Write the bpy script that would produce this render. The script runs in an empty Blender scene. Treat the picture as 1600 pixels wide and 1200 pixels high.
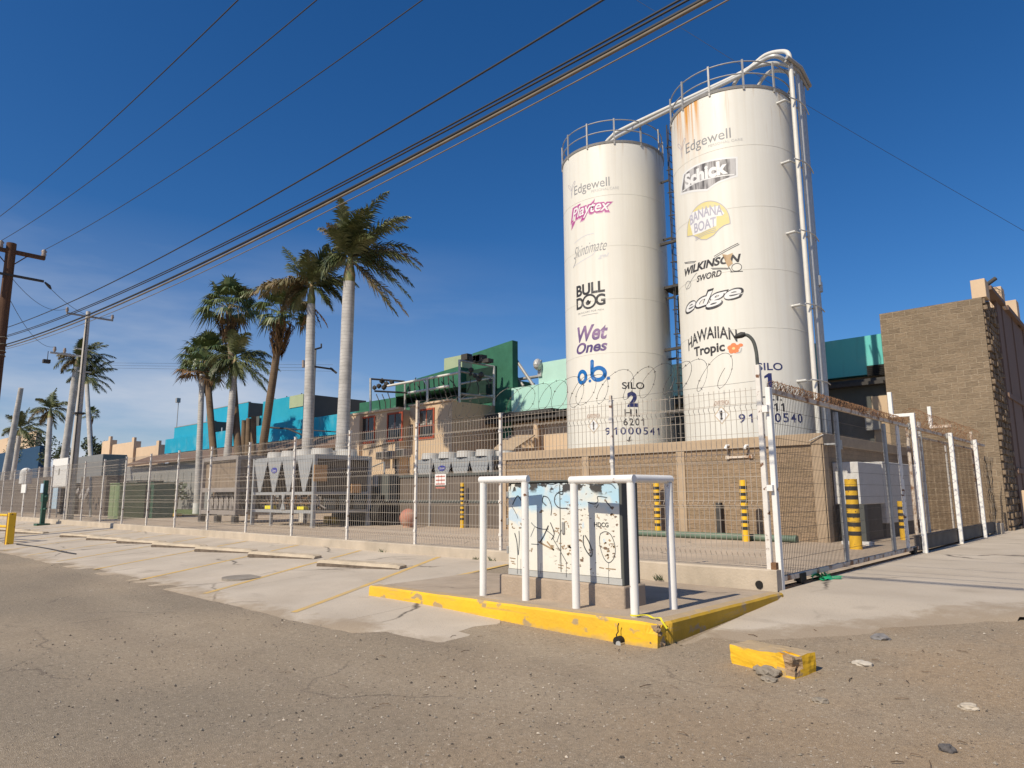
import bpy, bmesh, math, random
from mathutils import Vector, Matrix, noise
R = math.radians
SC = bpy.context.scene
COL = SC.collection
random.seed(7)

# ------------------------------------------------------------------ camera, sky, sun
CAM_RT = Vector((0.73085283, 0.68251321, -0.00546343))
CAM_FW = Vector((-0.67321169, 0.72216487, 0.15894626))
CAM_UP = Vector((0.11242842, -0.11248828, 0.98727212))
CAM_C = Vector((0, 0, 1.25))
FPX = 1073.99381
cd = bpy.data.cameras.new('camera')
cam = bpy.data.objects.new('camera', cd)
COL.objects.link(cam)
m = Matrix.Identity(4)
for i in range(3):
    m[i][0] = CAM_RT[i]; m[i][1] = CAM_UP[i]; m[i][2] = -CAM_FW[i]; m[i][3] = CAM_C[i]
cam.matrix_world = m
cd.sensor_width = 36
cd.lens = 36 * FPX / 1600
cd.clip_start = 0.05
cd.clip_end = 9000
SC.camera = cam

SUN_EL = R(44)
SUN_DIR = Vector((-0.015, -1.0, 0)).normalized() * math.cos(SUN_EL) + Vector((0, 0, math.sin(SUN_EL)))
w = bpy.data.worlds.new('World'); SC.world = w; w.use_nodes = True
nt = w.node_tree; nt.nodes.clear()
sky = nt.nodes.new('ShaderNodeTexSky'); sky.sky_type = 'NISHITA'; sky.sun_disc = False
sky.sun_elevation = SUN_EL; sky.sun_rotation = math.atan2(SUN_DIR.x, SUN_DIR.y)
sky.altitude = 0; sky.air_density = 1.0; sky.dust_density = 0.6; sky.ozone_density = 4.0
hs = nt.nodes.new('ShaderNodeHueSaturation'); hs.inputs['Saturation'].default_value = 1.22; hs.inputs['Value'].default_value = 1.0
tc = nt.nodes.new('ShaderNodeTexCoord')
mp = nt.nodes.new('ShaderNodeMapping'); mp.inputs['Scale'].default_value = (1.2, 1.2, 5.5)
nz = nt.nodes.new('ShaderNodeTexNoise'); nz.inputs['Scale'].default_value = 1.7; nz.inputs['Detail'].default_value = 6; nz.inputs['Roughness'].default_value = 0.55
cr = nt.nodes.new('ShaderNodeMapRange'); cr.inputs[1].default_value = 0.43; cr.inputs[2].default_value = 0.66
sep = nt.nodes.new('ShaderNodeSeparateXYZ')
alt = nt.nodes.new('ShaderNodeMapRange'); alt.inputs[1].default_value = 0.36; alt.inputs[2].default_value = 0.02; alt.inputs[3].default_value = 0.0; alt.inputs[4].default_value = 1.0
# thin cloud lies low in the west (-X)
west = nt.nodes.new('ShaderNodeMapRange'); west.inputs[1].default_value = -0.55; west.inputs[2].default_value = -0.95; west.inputs[3].default_value = 0.0; west.inputs[4].default_value = 1.0
mul = nt.nodes.new('ShaderNodeMath'); mul.operation = 'MULTIPLY'
mul2 = nt.nodes.new('ShaderNodeMath'); mul2.operation = 'MULTIPLY'
nzb = nt.nodes.new('ShaderNodeMath'); nzb.operation = 'MULTIPLY_ADD'; nzb.inputs[1].default_value = 0.95; nzb.inputs[2].default_value = 0.38
mixc = nt.nodes.new('ShaderNodeMix'); mixc.data_type = 'RGBA'
mixc.inputs['B'].default_value = (6.4, 6.9, 7.8, 1)
bg = nt.nodes.new('ShaderNodeBackground'); bg.inputs['Strength'].default_value = 0.093
wo = nt.nodes.new('ShaderNodeOutputWorld')
lk = nt.links.new
tint = nt.nodes.new('ShaderNodeMix'); tint.data_type = 'RGBA'; tint.blend_type = 'MULTIPLY'; tint.inputs['Factor'].default_value = 1.0; tint.inputs['B'].default_value = (0.88, 0.95, 1.10, 1)
lk(sky.outputs[0], tint.inputs['A']); lk(tint.outputs['Result'], hs.inputs['Color'])
lk(tc.outputs['Generated'], mp.inputs[0]); lk(mp.outputs[0], nz.inputs['Vector'])
lk(nz.outputs['Fac'], cr.inputs[0]); lk(cr.outputs[0], nzb.inputs[0])
lk(tc.outputs['Generated'], sep.inputs[0]); lk(sep.outputs['Z'], alt.inputs[0]); lk(sep.outputs['X'], west.inputs[0])
lk(alt.outputs[0], mul.inputs[0]); lk(west.outputs[0], mul.inputs[1])
lk(mul.outputs[0], mul2.inputs[0]); lk(nzb.outputs[0], mul2.inputs[1])
lk(mul2.outputs[0], mixc.inputs['Factor']); lk(hs.outputs[0], mixc.inputs['A'])
lk(mixc.outputs['Result'], bg.inputs['Color']); lk(bg.outputs[0], wo.inputs[0])

sl = bpy.data.lights.new('sun', 'SUN'); sl.energy = 4.85; sl.angle = R(0.5); sl.color = (1.0, 0.90, 0.735)
so = bpy.data.objects.new('sun', sl); COL.objects.link(so)
so.rotation_euler = (-SUN_DIR).to_track_quat('-Z', 'Y').to_euler()
SC.view_settings.view_transform = 'Standard'; SC.view_settings.look = 'None'
SC.view_settings.exposure = 0.0; SC.view_settings.gamma = 1.0

# ------------------------------------------------------------------ helpers
def ray(px, py): return CAM_RT * ((px - 800) / FPX) + CAM_FW - CAM_UP * ((py - 600) / FPX)
def at(px, py, X=None, Y=None, Z=None):
    d = ray(px, py)
    t = X / d.x if X is not None else Y / d.y if Y is not None else (Z - CAM_C.z) / d.z
    return CAM_C + d * t

class B:
    def __init__(s): s.bm = bmesh.new(); s.mi = 0; s.sm = False
    def face(s, co):
        vs = [s.bm.verts.new(c) for c in co]
        f = s.bm.faces.new(vs); f.material_index = s.mi; f.smooth = s.sm
        return f
    def box(s, x0, x1, y0, y1, z0, z1, bev=0, seg=1, mat=None):
        r = bmesh.ops.create_cube(s.bm, size=1)
        vs = r['verts']
        for v in vs:
            v.co = Vector(((x0 + x1) / 2 + v.co.x * (x1 - x0), (y0 + y1) / 2 + v.co.y * (y1 - y0), (z0 + z1) / 2 + v.co.z * (z1 - z0)))
        fs = set(f for v in vs for f in v.link_faces)
        for f in fs: f.material_index = s.mi
        if bev:
            es = list(set(e for v in vs for e in v.link_edges))
            q = bmesh.ops.bevel(s.bm, geom=es, offset=bev, segments=seg, profile=0.5, affect='EDGES')
            for f in q['faces']: f.material_index = s.mi
            vs = list(set(v for f in fs if f.is_valid for v in f.verts) | set(q['verts']))
        if mat is not None:
            for v in vs: v.co = mat @ v.co
        return vs
    def tube(s, pts, r, n=6, cap=True):
        pts = [Vector(p) for p in pts]
        rs = r if isinstance(r, (list, tuple)) else [r] * len(pts)
        rings = []
        up = None
        for i, p in enumerate(pts):
            d = (pts[min(i + 1, len(pts) - 1)] - pts[max(i - 1, 0)])
            if d.length < 1e-9: d = Vector((0, 0, 1))
            d.normalize()
            if up is None:
                a = Vector((0, 0, 1)) if abs(d.z) < 0.9 else Vector((1, 0, 0))
                u = d.cross(a).normalized()
            else:
                u = (up - d * up.dot(d)).normalized()
            up = u
            v = d.cross(u)
            rings.append([s.bm.verts.new(p + (u * math.cos(2 * math.pi * k / n + math.pi / n) + v * math.sin(2 * math.pi * k / n + math.pi / n)) * rs[i]) for k in range(n)])
        for a, b in zip(rings, rings[1:]):
            for k in range(n):
                f = s.bm.faces.new((a[k], a[(k + 1) % n], b[(k + 1) % n], b[k])); f.material_index = s.mi; f.smooth = n > 4
        if cap:
            for ring, rev in ((rings[0], True), (rings[-1], False)):
                co = [v.co.copy() for v in ring]
                if rev: co.reverse()
                s.face(co)
    def cyl(s, x, y, z0, z1, r0, r1=None, n=16, cap=True):
        s.tube([(x, y, z0), (x, y, z1)], [r0, r0 if r1 is None else r1], n, cap)
    def prism(s, poly, h0, h1, axis='Z'):
        def P(a, b, h): return {'Z': (a, b, h), 'Y': (a, h, b), 'X': (h, a, b)}[axis]
        lo = [P(a, b, h0) for a, b in poly]; hi = [P(a, b, h1) for a, b in poly]
        s.face(lo[::-1]); s.face(hi)
        for i in range(len(poly)):
            j = (i + 1) % len(poly)
            s.face((lo[i], lo[j], hi[j], hi[i]))
    def sphere(s, c, r, sub=2, sc=(1, 1, 1), jit=0):
        q = bmesh.ops.create_icosphere(s.bm, subdivisions=sub, radius=1)
        for v in q['verts']:
            k = 1 + (noise.noise(v.co * 1.7 + Vector(c)) * jit if jit else 0)
            v.co = Vector((c[0] + v.co.x * r * sc[0] * k, c[1] + v.co.y * r * sc[1] * k, c[2] + v.co.z * r * sc[2] * k))
        for f in set(f for v in q['verts'] for f in v.link_faces): f.material_index = s.mi; f.smooth = s.sm

def wloc(o):
    v = Vector((0, 0, 0))
    while o: v = v + o.location; o = o.parent
    return v
def obj(name, b, mats, parent=None, recalc=True):
    """link what a builder holds (world coordinates) as one mesh object"""
    bm = b.bm
    if recalc: bmesh.ops.recalc_face_normals(bm, faces=bm.faces)
    me = bpy.data.meshes.new(name)
    if parent is not None: off = wloc(parent)
    else:
        xs = [v.co for v in bm.verts]
        off = Vector(((min(c.x for c in xs) + max(c.x for c in xs)) / 2, (min(c.y for c in xs) + max(c.y for c in xs)) / 2, min(c.z for c in xs)))
    for v in bm.verts: v.co -= off
    bm.to_mesh(me); bm.free()
    for mm in (mats if isinstance(mats, (list, tuple)) else [mats]): me.materials.append(mm)
    o = bpy.data.objects.new(name, me); COL.objects.link(o)
    if parent is not None: o.parent = parent
    else: o.location = off
    return o
def tag(o, label, cat, group=None, kind=None):
    if label: o['label'] = label
    if cat: o['category'] = cat
    if group: o['group'] = group
    if kind: o['kind'] = kind
    return o
def thing(name, label, cat, loc, group=None, rz=0):
    o = bpy.data.objects.new(name, None); COL.objects.link(o); o.location = loc; o.rotation_euler = (0, 0, rz)
    o.empty_display_size = 0.2
    return tag(o, label, cat, group)
def struct(name, b, mats):
    o = obj(name, b, mats); o['kind'] = 'structure'; return o
def dup(root, loc, rz=0.0, label=None, group=None):
    r = root.copy(); COL.objects.link(r); r.location = loc; r.rotation_euler = (0, 0, rz)
    if label: r['label'] = label
    if group: r['group'] = group
    for ch in list(root.children):
        c = ch.copy(); COL.objects.link(c); c.parent = r
        for g in list(ch.children):
            d = g.copy(); COL.objects.link(d); d.parent = c
    return r

# ------------------------------------------------------------------ materials
def mat(name, col, rough=0.8, var=0.12, scale=3.0, bump=0.0, bscale=40.0, metal=0.0, col2=None, thr=None, world=False, stretch=(1, 1, 1), detail=5, extra=None):
    mm = bpy.data.materials.new(name); mm.use_nodes = True
    n = mm.node_tree.nodes; L = mm.node_tree.links.new
    p = n['Principled BSDF']; p.inputs['Roughness'].default_value = rough; p.inputs['Metallic'].default_value = metal
    if rough > 0.6: p.inputs['Specular IOR Level'].default_value = 0.25
    c = n.new('ShaderNodeTexCoord'); g = n.new('ShaderNodeNewGeometry')
    src = g.outputs['Position'] if world else c.outputs['Object']
    mp = n.new('ShaderNodeMapping'); mp.inputs['Scale'].default_value = stretch; L(src, mp.inputs[0])
    t = n.new('ShaderNodeTexNoise'); t.inputs['Scale'].default_value = scale; t.inputs['Detail'].default_value = detail; t.inputs['Roughness'].default_value = 0.6
    L(mp.outputs[0], t.inputs['Vector'])
    r = n.new('ShaderNodeMapRange')
    if thr: r.inputs[1].default_value = thr[0]; r.inputs[2].default_value = thr[1]
    else: r.inputs[1].default_value = 0.28; r.inputs[2].default_value = 0.72
    L(t.outputs['Fac'], r.inputs[0])
    x = n.new('ShaderNodeMix'); x.data_type = 'RGBA'; L(r.outputs[0], x.inputs['Factor'])
    if col2 is None:
        x.inputs['A'].default_value = (*[k * (1 - var) for k in col], 1); x.inputs['B'].default_value = (*[min(1, k * (1 + var)) for k in col], 1)
    else:
        x.inputs['A'].default_value = (*col, 1); x.inputs['B'].default_value = (*col2, 1)
    out = x.outputs['Result']
    if extra: out = extra(mm, n, L, src, out)
    L(out, p.inputs['Base Color'])
    if bump:
        t2 = n.new('ShaderNodeTexNoise'); t2.inputs['Scale'].default_value = bscale; t2.inputs['Detail'].default_value = 4; L(src, t2.inputs['Vector'])
        bb = n.new('ShaderNodeBump'); bb.inputs['Strength'].default_value = bump; bb.inputs['Distance'].default_value = 0.02
        L(t2.outputs['Fac'], bb.inputs['Height']); L(bb.outputs[0], p.inputs['Normal'])
    return mm
def mixin(n, L, fac, a, colr):
    x = n.new('ShaderNodeMix'); x.data_type = 'RGBA'; L(fac, x.inputs['Factor']); L(a, x.inputs['A'])
    if isinstance(colr, tuple): x.inputs['B'].default_value = (*colr, 1)
    else: L(colr, x.inputs['B'])
    return x.outputs['Result']
def nz_mask(n, L, src, scale, lo, hi, stretch=(1, 1, 1), detail=5):
    mp = n.new('ShaderNodeMapping'); mp.inputs['Scale'].default_value = stretch; L(src, mp.inputs[0])
    t = n.new('ShaderNodeTexNoise'); t.inputs['Scale'].default_value = scale; t.inputs['Detail'].default_value = detail; L(mp.outputs[0], t.inputs['Vector'])
    r = n.new('ShaderNodeMapRange'); r.inputs[1].default_value = lo; r.inputs[2].default_value = hi; L(t.outputs['Fac'], r.inputs[0])
    return r.outputs[0]
def mathn(n, L, op, a, b=None):
    x = n.new('ShaderNodeMath'); x.operation = op; x.use_clamp = op in ('MULTIPLY',)
    for i, v in enumerate((a, b)):
        if v is None: continue
        if isinstance(v, (int, float)): x.inputs[i].default_value = v
        else: L(v, x.inputs[i])
    return x.outputs[0]

def brickmat(name, c1, c2, mortar, bw=0.4, bh=0.2, ms=0.008, rough=0.95, bump=0.6, rock=0.5, rot=False):
    mm = bpy.data.materials.new(name); mm.use_nodes = True
    n = mm.node_tree.nodes; L = mm.node_tree.links.new
    p = n['Principled BSDF']; p.inputs['Roughness'].default_value = rough; p.inputs['Specular IOR Level'].default_value = 0.15
    g = n.new('ShaderNodeNewGeometry'); s = n.new('ShaderNodeSeparateXYZ'); L(g.outputs['Position'], s.inputs[0])
    a = mathn(n, L, 'ADD', s.outputs['X'], s.outputs['Y'])
    cx = n.new('ShaderNodeCombineXYZ'); L(a, cx.inputs[0]); L(s.outputs['Z'], cx.inputs[1])
    b = n.new('ShaderNodeTexBrick'); b.inputs['Scale'].default_value = 1; b.inputs['Brick Width'].default_value = bw; b.inputs['Row Height'].default_value = bh
    b.inputs['Mortar Size'].default_value = ms; b.inputs['Mortar Smooth'].default_value = 0.3; b.inputs['Bias'].default_value = -0.2
    b.inputs['Color1'].default_value = (*c1, 1); b.inputs['Color2'].default_value = (*c2, 1); b.inputs['Mortar'].default_value = (*mortar, 1)
    wb = n.new('ShaderNodeTexNoise'); wb.inputs['Scale'].default_value = 5; wb.inputs['Detail'].default_value = 3; L(g.outputs['Position'], wb.inputs['Vector'])
    wa = n.new('ShaderNodeMix'); wa.data_type = 'RGBA'; wa.blend_type = 'ADD'; wa.inputs['Factor'].default_value = 0.045; L(cx.outputs[0], wa.inputs['A']); L(wb.outputs['Color'], wa.inputs['B'])
    L(wa.outputs['Result'], b.inputs['Vector'])
    t = n.new('ShaderNodeTexNoise'); t.inputs['Scale'].default_value = 9; t.inputs['Detail'].default_value = 6; t.inputs['Roughness'].default_value = 0.65
    mp = n.new('ShaderNodeMapping'); mp.inputs['Scale'].default_value = (1, 1, 2.4); L(g.outputs['Position'], mp.inputs[0]); L(mp.outputs[0], t.inputs['Vector'])
    dark = n.new('ShaderNodeMapRange'); dark.inputs[1].default_value = 0.3; dark.inputs[2].default_value = 0.75; dark.inputs[3].default_value = 0.78; dark.inputs[4].default_value = 1.16; L(t.outputs['Fac'], dark.inputs[0])
    mx = n.new('ShaderNodeMix'); mx.data_type = 'RGBA'; mx.blend_type = 'MULTIPLY'; mx.inputs['Factor'].default_value = 1.0
    L(b.outputs['Color'], mx.inputs['A']); L(dark.outputs[0], mx.inputs['B'])
    big = nz_mask(n, L, g.outputs['Position'], 0.7, 0.35, 0.7)
    out = mixin(n, L, mathn(n, L, 'MULTIPLY', big, 0.45), mx.outputs['Result'], tuple(k * 0.72 for k in c1))
    mk = nz_mask(n, L, g.outputs['Position'], 1.7, 0.5, 0.75, detail=8)
    out = mixin(n, L, mathn(n, L, 'MULTIPLY', mk, 0.35), out, tuple(k * 1.25 for k in c1))
    L(out, p.inputs['Base Color'])
    h1 = mathn(n, L, 'MULTIPLY', t.outputs['Fac'], rock)
    h2 = mathn(n, L, 'MULTIPLY', b.outputs['Fac'], 0.35)
    h = mathn(n, L, 'SUBTRACT', h1, h2)
    bb = n.new('ShaderNodeBump'); bb.inputs['Strength'].default_value = bump; bb.inputs['Distance'].default_value = 0.06; L(h, bb.inputs['Height']); L(bb.outputs[0], p.inputs['Normal'])
    return mm

def rusty(base, amt_lo=0.55, amt_hi=0.62, scale=6):
    def f(mm, n, L, src, out):
        k = nz_mask(n, L, src, scale, amt_lo, amt_hi)
        return mixin(n, L, k, out, (0.16, 0.07, 0.03))
    return f
def cracks(sc=0.35, wdt=0.012, colr=(0.1, 0.085, 0.07), amt=1.0, edge=None, joints=None):
    def f(mm, n, L, src, out):
        d = n.new('ShaderNodeTexNoise'); d.inputs['Scale'].default_value = 1.3; d.inputs['Detail'].default_value = 4; L(src, d.inputs['Vector'])
        ad = n.new('ShaderNodeMix'); ad.data_type = 'RGBA'; ad.blend_type = 'ADD'; ad.inputs['Factor'].default_value = 0.55; L(src, ad.inputs['A']); L(d.outputs['Color'], ad.inputs['B'])
        v = n.new('ShaderNodeTexVoronoi'); v.feature = 'DISTANCE_TO_EDGE'; v.inputs['Scale'].default_value = sc; L(ad.outputs['Result'], v.inputs['Vector'])
        r = n.new('ShaderNodeMapRange'); r.inputs[1].default_value = 0.0; r.inputs[2].default_value = wdt; r.inputs[3].default_value = amt; r.inputs[4].default_value = 0; L(v.outputs['Distance'], r.inputs[0])
        k = nz_mask(n, L, src, 0.6, 0.46, 0.58)
        m1 = mathn(n, L, 'MULTIPLY', r.outputs[0], k)
        # drifts of dust, grit and old stains
        st = nz_mask(n, L, src, 0.9, 0.42, 0.72, detail=9)
        out = mixin(n, L, mathn(n, L, 'MULTIPLY', st, 0.30), out, (0.31, 0.245, 0.18))
        dk = nz_mask(n, L, src, 2.3, 0.62, 0.76, stretch=(0.5, 1, 1), detail=9)
        out = mixin(n, L, mathn(n, L, 'MULTIPLY', dk, 0.38), out, (0.20, 0.165, 0.13))
        lt = nz_mask(n, L, src, 0.5, 0.55, 0.8, detail=6)
        out = mixin(n, L, mathn(n, L, 'MULTIPLY', lt, 0.3), out, (0.56, 0.50, 0.41))
        fine = nz_mask(n, L, src, 60, 0.58, 0.70)
        out = mixin(n, L, mathn(n, L, 'MULTIPLY', fine, 0.38), out, (0.2, 0.17, 0.14))
        out = mixin(n, L, m1, out, colr)
        sp = n.new('ShaderNodeSeparateXYZ'); L(src, sp.inputs[0])
        if joints:
            for ax, per, ph in joints:
                q = mathn(n, L, 'ADD', sp.outputs[ax], ph + 600.0); q2 = mathn(n, L, 'DIVIDE', q, per); fr = mathn(n, L, 'FRACT', q2)
                jr = n.new('ShaderNodeMapRange'); jr.inputs[1].default_value = 0.006 / per; jr.inputs[2].default_value = 0.012 / per; jr.inputs[3].default_value = 0.75; jr.inputs[4].default_value = 0; L(fr, jr.inputs[0])
                out = mixin(n, L, jr.outputs[0], out, (0.13, 0.105, 0.085))
        if edge:
            # sand washed over the broken edge of the slab; edge = (nx, ny, c): distance inside the slab
            nx, ny, c, far = edge
            a = mathn(n, L, 'MULTIPLY_ADD', sp.outputs['X'], nx); a.node.inputs[2].default_value = c
            b = mathn(n, L, 'MULTIPLY_ADD', sp.outputs['Y'], ny); L(a, b.node.inputs[2])
            b.node.use_clamp = False
            w1 = n.new('ShaderNodeTexNoise'); w1.inputs['Scale'].default_value = 1.1; w1.inputs['Detail'].default_value = 9; w1.inputs['Roughness'].default_value = 0.68; L(src, w1.inputs['Vector'])
            w2 = n.new('ShaderNodeMapRange'); w2.inputs[1].default_value = 0.25; w2.inputs[2].default_value = 0.75; w2.inputs[3].default_value = -0.5; w2.inputs[4].default_value = 0.6; L(w1.outputs['Fac'], w2.inputs[0])
            dd = mathn(n, L, 'ADD', b, w2.outputs[0])
            er = n.new('ShaderNodeMapRange'); er.inputs[1].default_value = far; er.inputs[2].default_value = 0.12; er.inputs[3].default_value = 0; er.inputs[4].default_value = 1; L(dd, er.inputs[0])
            sand = nz_mask(n, L, src, 90, 0.35, 0.65, detail=3)
            sc_ = mixin(n, L, sand, out, (0.355, 0.275, 0.195)); sc2 = mixin(n, L, mathn(n, L, 'MULTIPLY', sand, 0.5), sc_, (0.27, 0.21, 0.15))
            flat_ = mixin(n, L, mathn(n, L, 'MULTIPLY', er.outputs[0], 1.0), out, (0.315, 0.245, 0.17))
            out = mixin(n, L, mathn(n, L, 'MULTIPLY', er.outputs[0], 0.35), flat_, sc2)
        return out
    return f
def streetx(mm, n, L, src, out):
    # worn grey asphalt showing through blown sand, oil spots, then grit of several sizes
    k = nz_mask(n, L, src, 0.30, 0.40, 0.60, detail=8)
    out = mixin(n, L, k, out, (0.27, 0.22, 0.16))
    s = n.new('ShaderNodeSeparateXYZ'); L(src, s.inputs[0])
    band = nz_mask(n, L, src, 0.55, 0.50, 0.70, stretch=(0.22, 1.5, 1), detail=7)      # tracks drawn out along the road
    out = mixin(n, L, mathn(n, L, 'MULTIPLY', band, 0.45), out, (0.22, 0.175, 0.13))
    band2 = nz_mask(n, L, src, 0.42, 0.52, 0.74, stretch=(0.3, 1.7, 1), detail=8)
    out = mixin(n, L, mathn(n, L, 'MULTIPLY', band2, 0.5), out, (0.42, 0.345, 0.255))
    dv = n.new('ShaderNodeTexNoise'); dv.inputs['Scale'].default_value = 1.1; dv.inputs['Detail'].default_value = 6; L(src, dv.inputs['Vector'])
    av = n.new('ShaderNodeMix'); av.data_type = 'RGBA'; av.blend_type = 'ADD'; av.inputs['Factor'].default_value = 0.9; L(src, av.inputs['A']); L(dv.outputs['Color'], av.inputs['B'])
    cv = n.new('ShaderNodeTexVoronoi'); cv.feature = 'DISTANCE_TO_EDGE'; cv.inputs['Scale'].default_value = 0.42; L(av.outputs['Result'], cv.inputs['Vector'])
    cr_ = n.new('ShaderNodeMapRange'); cr_.inputs[1].default_value = 0.0; cr_.inputs[2].default_value = 0.009; cr_.inputs[3].default_value = 0.65; cr_.inputs[4].default_value = 0; L(cv.outputs['Distance'], cr_.inputs[0])
    out = mixin(n, L, mathn(n, L, 'MULTIPLY', cr_.outputs[0], nz_mask(n, L, src, 0.5, 0.52, 0.6)), out, (0.12, 0.095, 0.075))
    rr = n.new('ShaderNodeMapRange'); rr.inputs[1].default_value = -5.5; rr.inputs[2].default_value = -1.2; L(s.outputs['X'], rr.inputs[0])
    sd = nz_mask(n, L, src, 0.8, 0.34, 0.58, detail=8)
    out = mixin(n, L, mathn(n, L, 'MULTIPLY', mathn(n, L, 'MULTIPLY', rr.outputs[0], sd), 0.85), out, (0.36, 0.26, 0.163))
    ds = nz_mask(n, L, src, 2.1, 0.60, 0.78, detail=9)
    out = mixin(n, L, mathn(n, L, 'MULTIPLY', ds, 0.4), out, (0.19, 0.145, 0.105))
    for sc_, a0, a1, dark, light, am in ((120, 0.78, 0.92, (0.10, 0.085, 0.07), (0.60, 0.52, 0.42), 0.75), (38, 0.93, 0.985, (0.085, 0.07, 0.06), (0.52, 0.45, 0.36), 0.75)):
        v = n.new('ShaderNodeTexVoronoi'); v.inputs['Scale'].default_value = sc_; L(src, v.inputs['Vector'])
        hsv = n.new('ShaderNodeSeparateColor'); L(v.outputs['Color'], hsv.inputs[0])
        near = n.new('ShaderNodeMapRange'); near.inputs[1].default_value = 0.42; near.inputs[2].default_value = 0.30; L(v.outputs['Distance'], near.inputs[0])
        for ch, cc in ((0, dark), (1, light)):
            lo = n.new('ShaderNodeMapRange'); lo.inputs[1].default_value = a0; lo.inputs[2].default_value = a1; L(hsv.outputs[ch], lo.inputs[0])
            out = mixin(n, L, mathn(n, L, 'MULTIPLY', mathn(n, L, 'MULTIPLY', lo.outputs[0], near.outputs[0]), am), out, cc)
    fine = nz_mask(n, L, src, 170, 0.36, 0.66, detail=2)
    med = nz_mask(n, L, src, 26, 0.3, 0.7, detail=5)
    for m_, lo_, hi_ in ((fine, 0.74, 1.24), (med, 0.86, 1.12)):
        x = n.new('ShaderNodeMix'); x.data_type = 'RGBA'; x.blend_type = 'MULTIPLY'; x.inputs['Factor'].default_value = 1
        q = n.new('ShaderNodeMapRange'); q.inputs[3].default_value = lo_; q.inputs[4].default_value = hi_; L(m_, q.inputs[0])
        L(out, x.inputs['A']); L(q.outputs[0], x.inputs['B']); out = x.outputs['Result']
    return out

M = {}
M['street'] = mat('street', (0.35, 0.278, 0.196), 0.95, 0.15, 1.2, bump=0.55, bscale=150, world=True, extra=streetx)
M['soil'] = mat('soil', (0.30, 0.23, 0.16), 0.95, 0.15, 0.2, world=True)
M['lot'] = mat('lot_concrete', (0.50, 0.43, 0.345), 0.9, 0.12, 0.7, bump=0.25, bscale=60, world=True, extra=cracks(0.34, 0.013, edge=(0, 1.0, -4.45, 0.5), joints=(('X', 3.6, 1.2),)))
M['drive'] = mat('drive_concrete', (0.485, 0.415, 0.33), 0.9, 0.10, 0.5, bump=0.22, bscale=50, world=True, extra=cracks(0.22, 0.009, edge=(-0.807, 0.591, -6.62, 0.45), joints=(('Y', 4.5, 0.4),)))
M['yard'] = mat('yard_concrete', (0.46, 0.365, 0.27), 0.92, 0.12, 0.6, bump=0.2, bscale=40, world=True, extra=cracks(0.2, 0.006))
M['island'] = mat('island_concrete', (0.40, 0.32, 0.24), 0.92, 0.16, 2.2, bump=0.35, bscale=60, world=True, extra=cracks(0.8, 0.012))
M['conc'] = mat('concrete', (0.47, 0.395, 0.305), 0.9, 0.18, 2.0, bump=0.3, bscale=30, world=True, stretch=(1, 1, 0.6))
M['plinth'] = mat('plinth_concrete', (0.38, 0.30, 0.225), 0.92, 0.15, 4.0, bump=0.4, bscale=35)
def chipped(mm, n, L, src, out):
    d = nz_mask(n, L, src, 1.6, 0.42, 0.75, detail=9)
    out = mixin(n, L, mathn(n, L, 'MULTIPLY', d, 0.45), out, (0.50, 0.31, 0.06))
    k = nz_mask(n, L, src, 4, 0.59, 0.64, stretch=(1, 1, 1.6), detail=10)
    out = mixin(n, L, mathn(n, L, 'MULTIPLY', k, 0.9), out, (0.36, 0.27, 0.17))
    sc_ = nz_mask(n, L, src, 1.0, 0.60, 0.68, stretch=(1.5, 1.5, 22), detail=6)
    out = mixin(n, L, mathn(n, L, 'MULTIPLY', sc_, 0.5), out, (0.40, 0.28, 0.12))
    s_ = n.new('ShaderNodeSeparateXYZ'); L(src, s_.inputs[0])
    w_ = n.new('ShaderNodeTexNoise'); w_.inputs['Scale'].default_value = 7; w_.inputs['Detail'].default_value = 6; L(src, w_.inputs['Vector'])
    zz = mathn(n, L, 'ADD', s_.outputs['Z'], mathn(n, L, 'MULTIPLY', w_.outputs['Fac'], 0.16))
    r = n.new('ShaderNodeMapRange'); r.inputs[1].default_value = -0.10; r.inputs[2].default_value = -0.17; L(zz, r.inputs[0])
    return mixin(n, L, mathn(n, L, 'MULTIPLY', r.outputs[0], 0.7), out, (0.36, 0.28, 0.18))
M['kerb'] = mat('yellow_kerb_paint', (0.80, 0.47, 0.03), 0.75, 0.09, 3.0, bump=0.3, bscale=25, extra=chipped)
M['kerbshade'] = mat('worn_shaded_kerb_paint', (0.50, 0.30, 0.03), 0.85, 0.15, 3.0, bump=0.2, bscale=25, extra=chipped)  # worn paint, darkened to carry the shade of the side face
M['kerbtop'] = mat('worn_yellow_top', (0.42, 0.315, 0.195), 0.9, 0.2, 5.0, bump=0.4, bscale=45, col2=(0.54, 0.37, 0.15), thr=(0.5, 0.72), detail=9)
M['rubble'] = mat('broken_concrete', (0.33, 0.23, 0.14), 0.95, 0.35, 9.0, bump=0.8, bscale=40)
M['yline'] = mat('faded_yellow_paint', (0.62, 0.40, 0.12), 0.9, 0.2, 3.0, world=True, col2=(0.46, 0.36, 0.22), thr=(0.4, 0.68))
M['stop'] = mat('wheel_stop_concrete', (0.46, 0.38, 0.28), 0.9, 0.22, 5.0, bump=0.5, bscale=30)
M['white'] = mat('white_paint', (0.78, 0.755, 0.71), 0.55, 0.05, 5.0, extra=rusty(0, 0.68, 0.72, 7))
M['post'] = mat('white_post_paint', (0.70, 0.655, 0.59), 0.6, 0.10, 9.0, extra=rusty(0, 0.60, 0.66, 11))
M['wire'] = mat('fence_wire', (0.42, 0.36, 0.29), 0.6, 0.15, 2.0)
M['gatewire'] = mat('gate_wire', (0.16, 0.13, 0.10), 0.7, 0.2, 2.0)
M['rust'] = mat('rust', (0.21, 0.115, 0.06), 0.9, 0.35, 14.0, bump=0.4)
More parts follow.
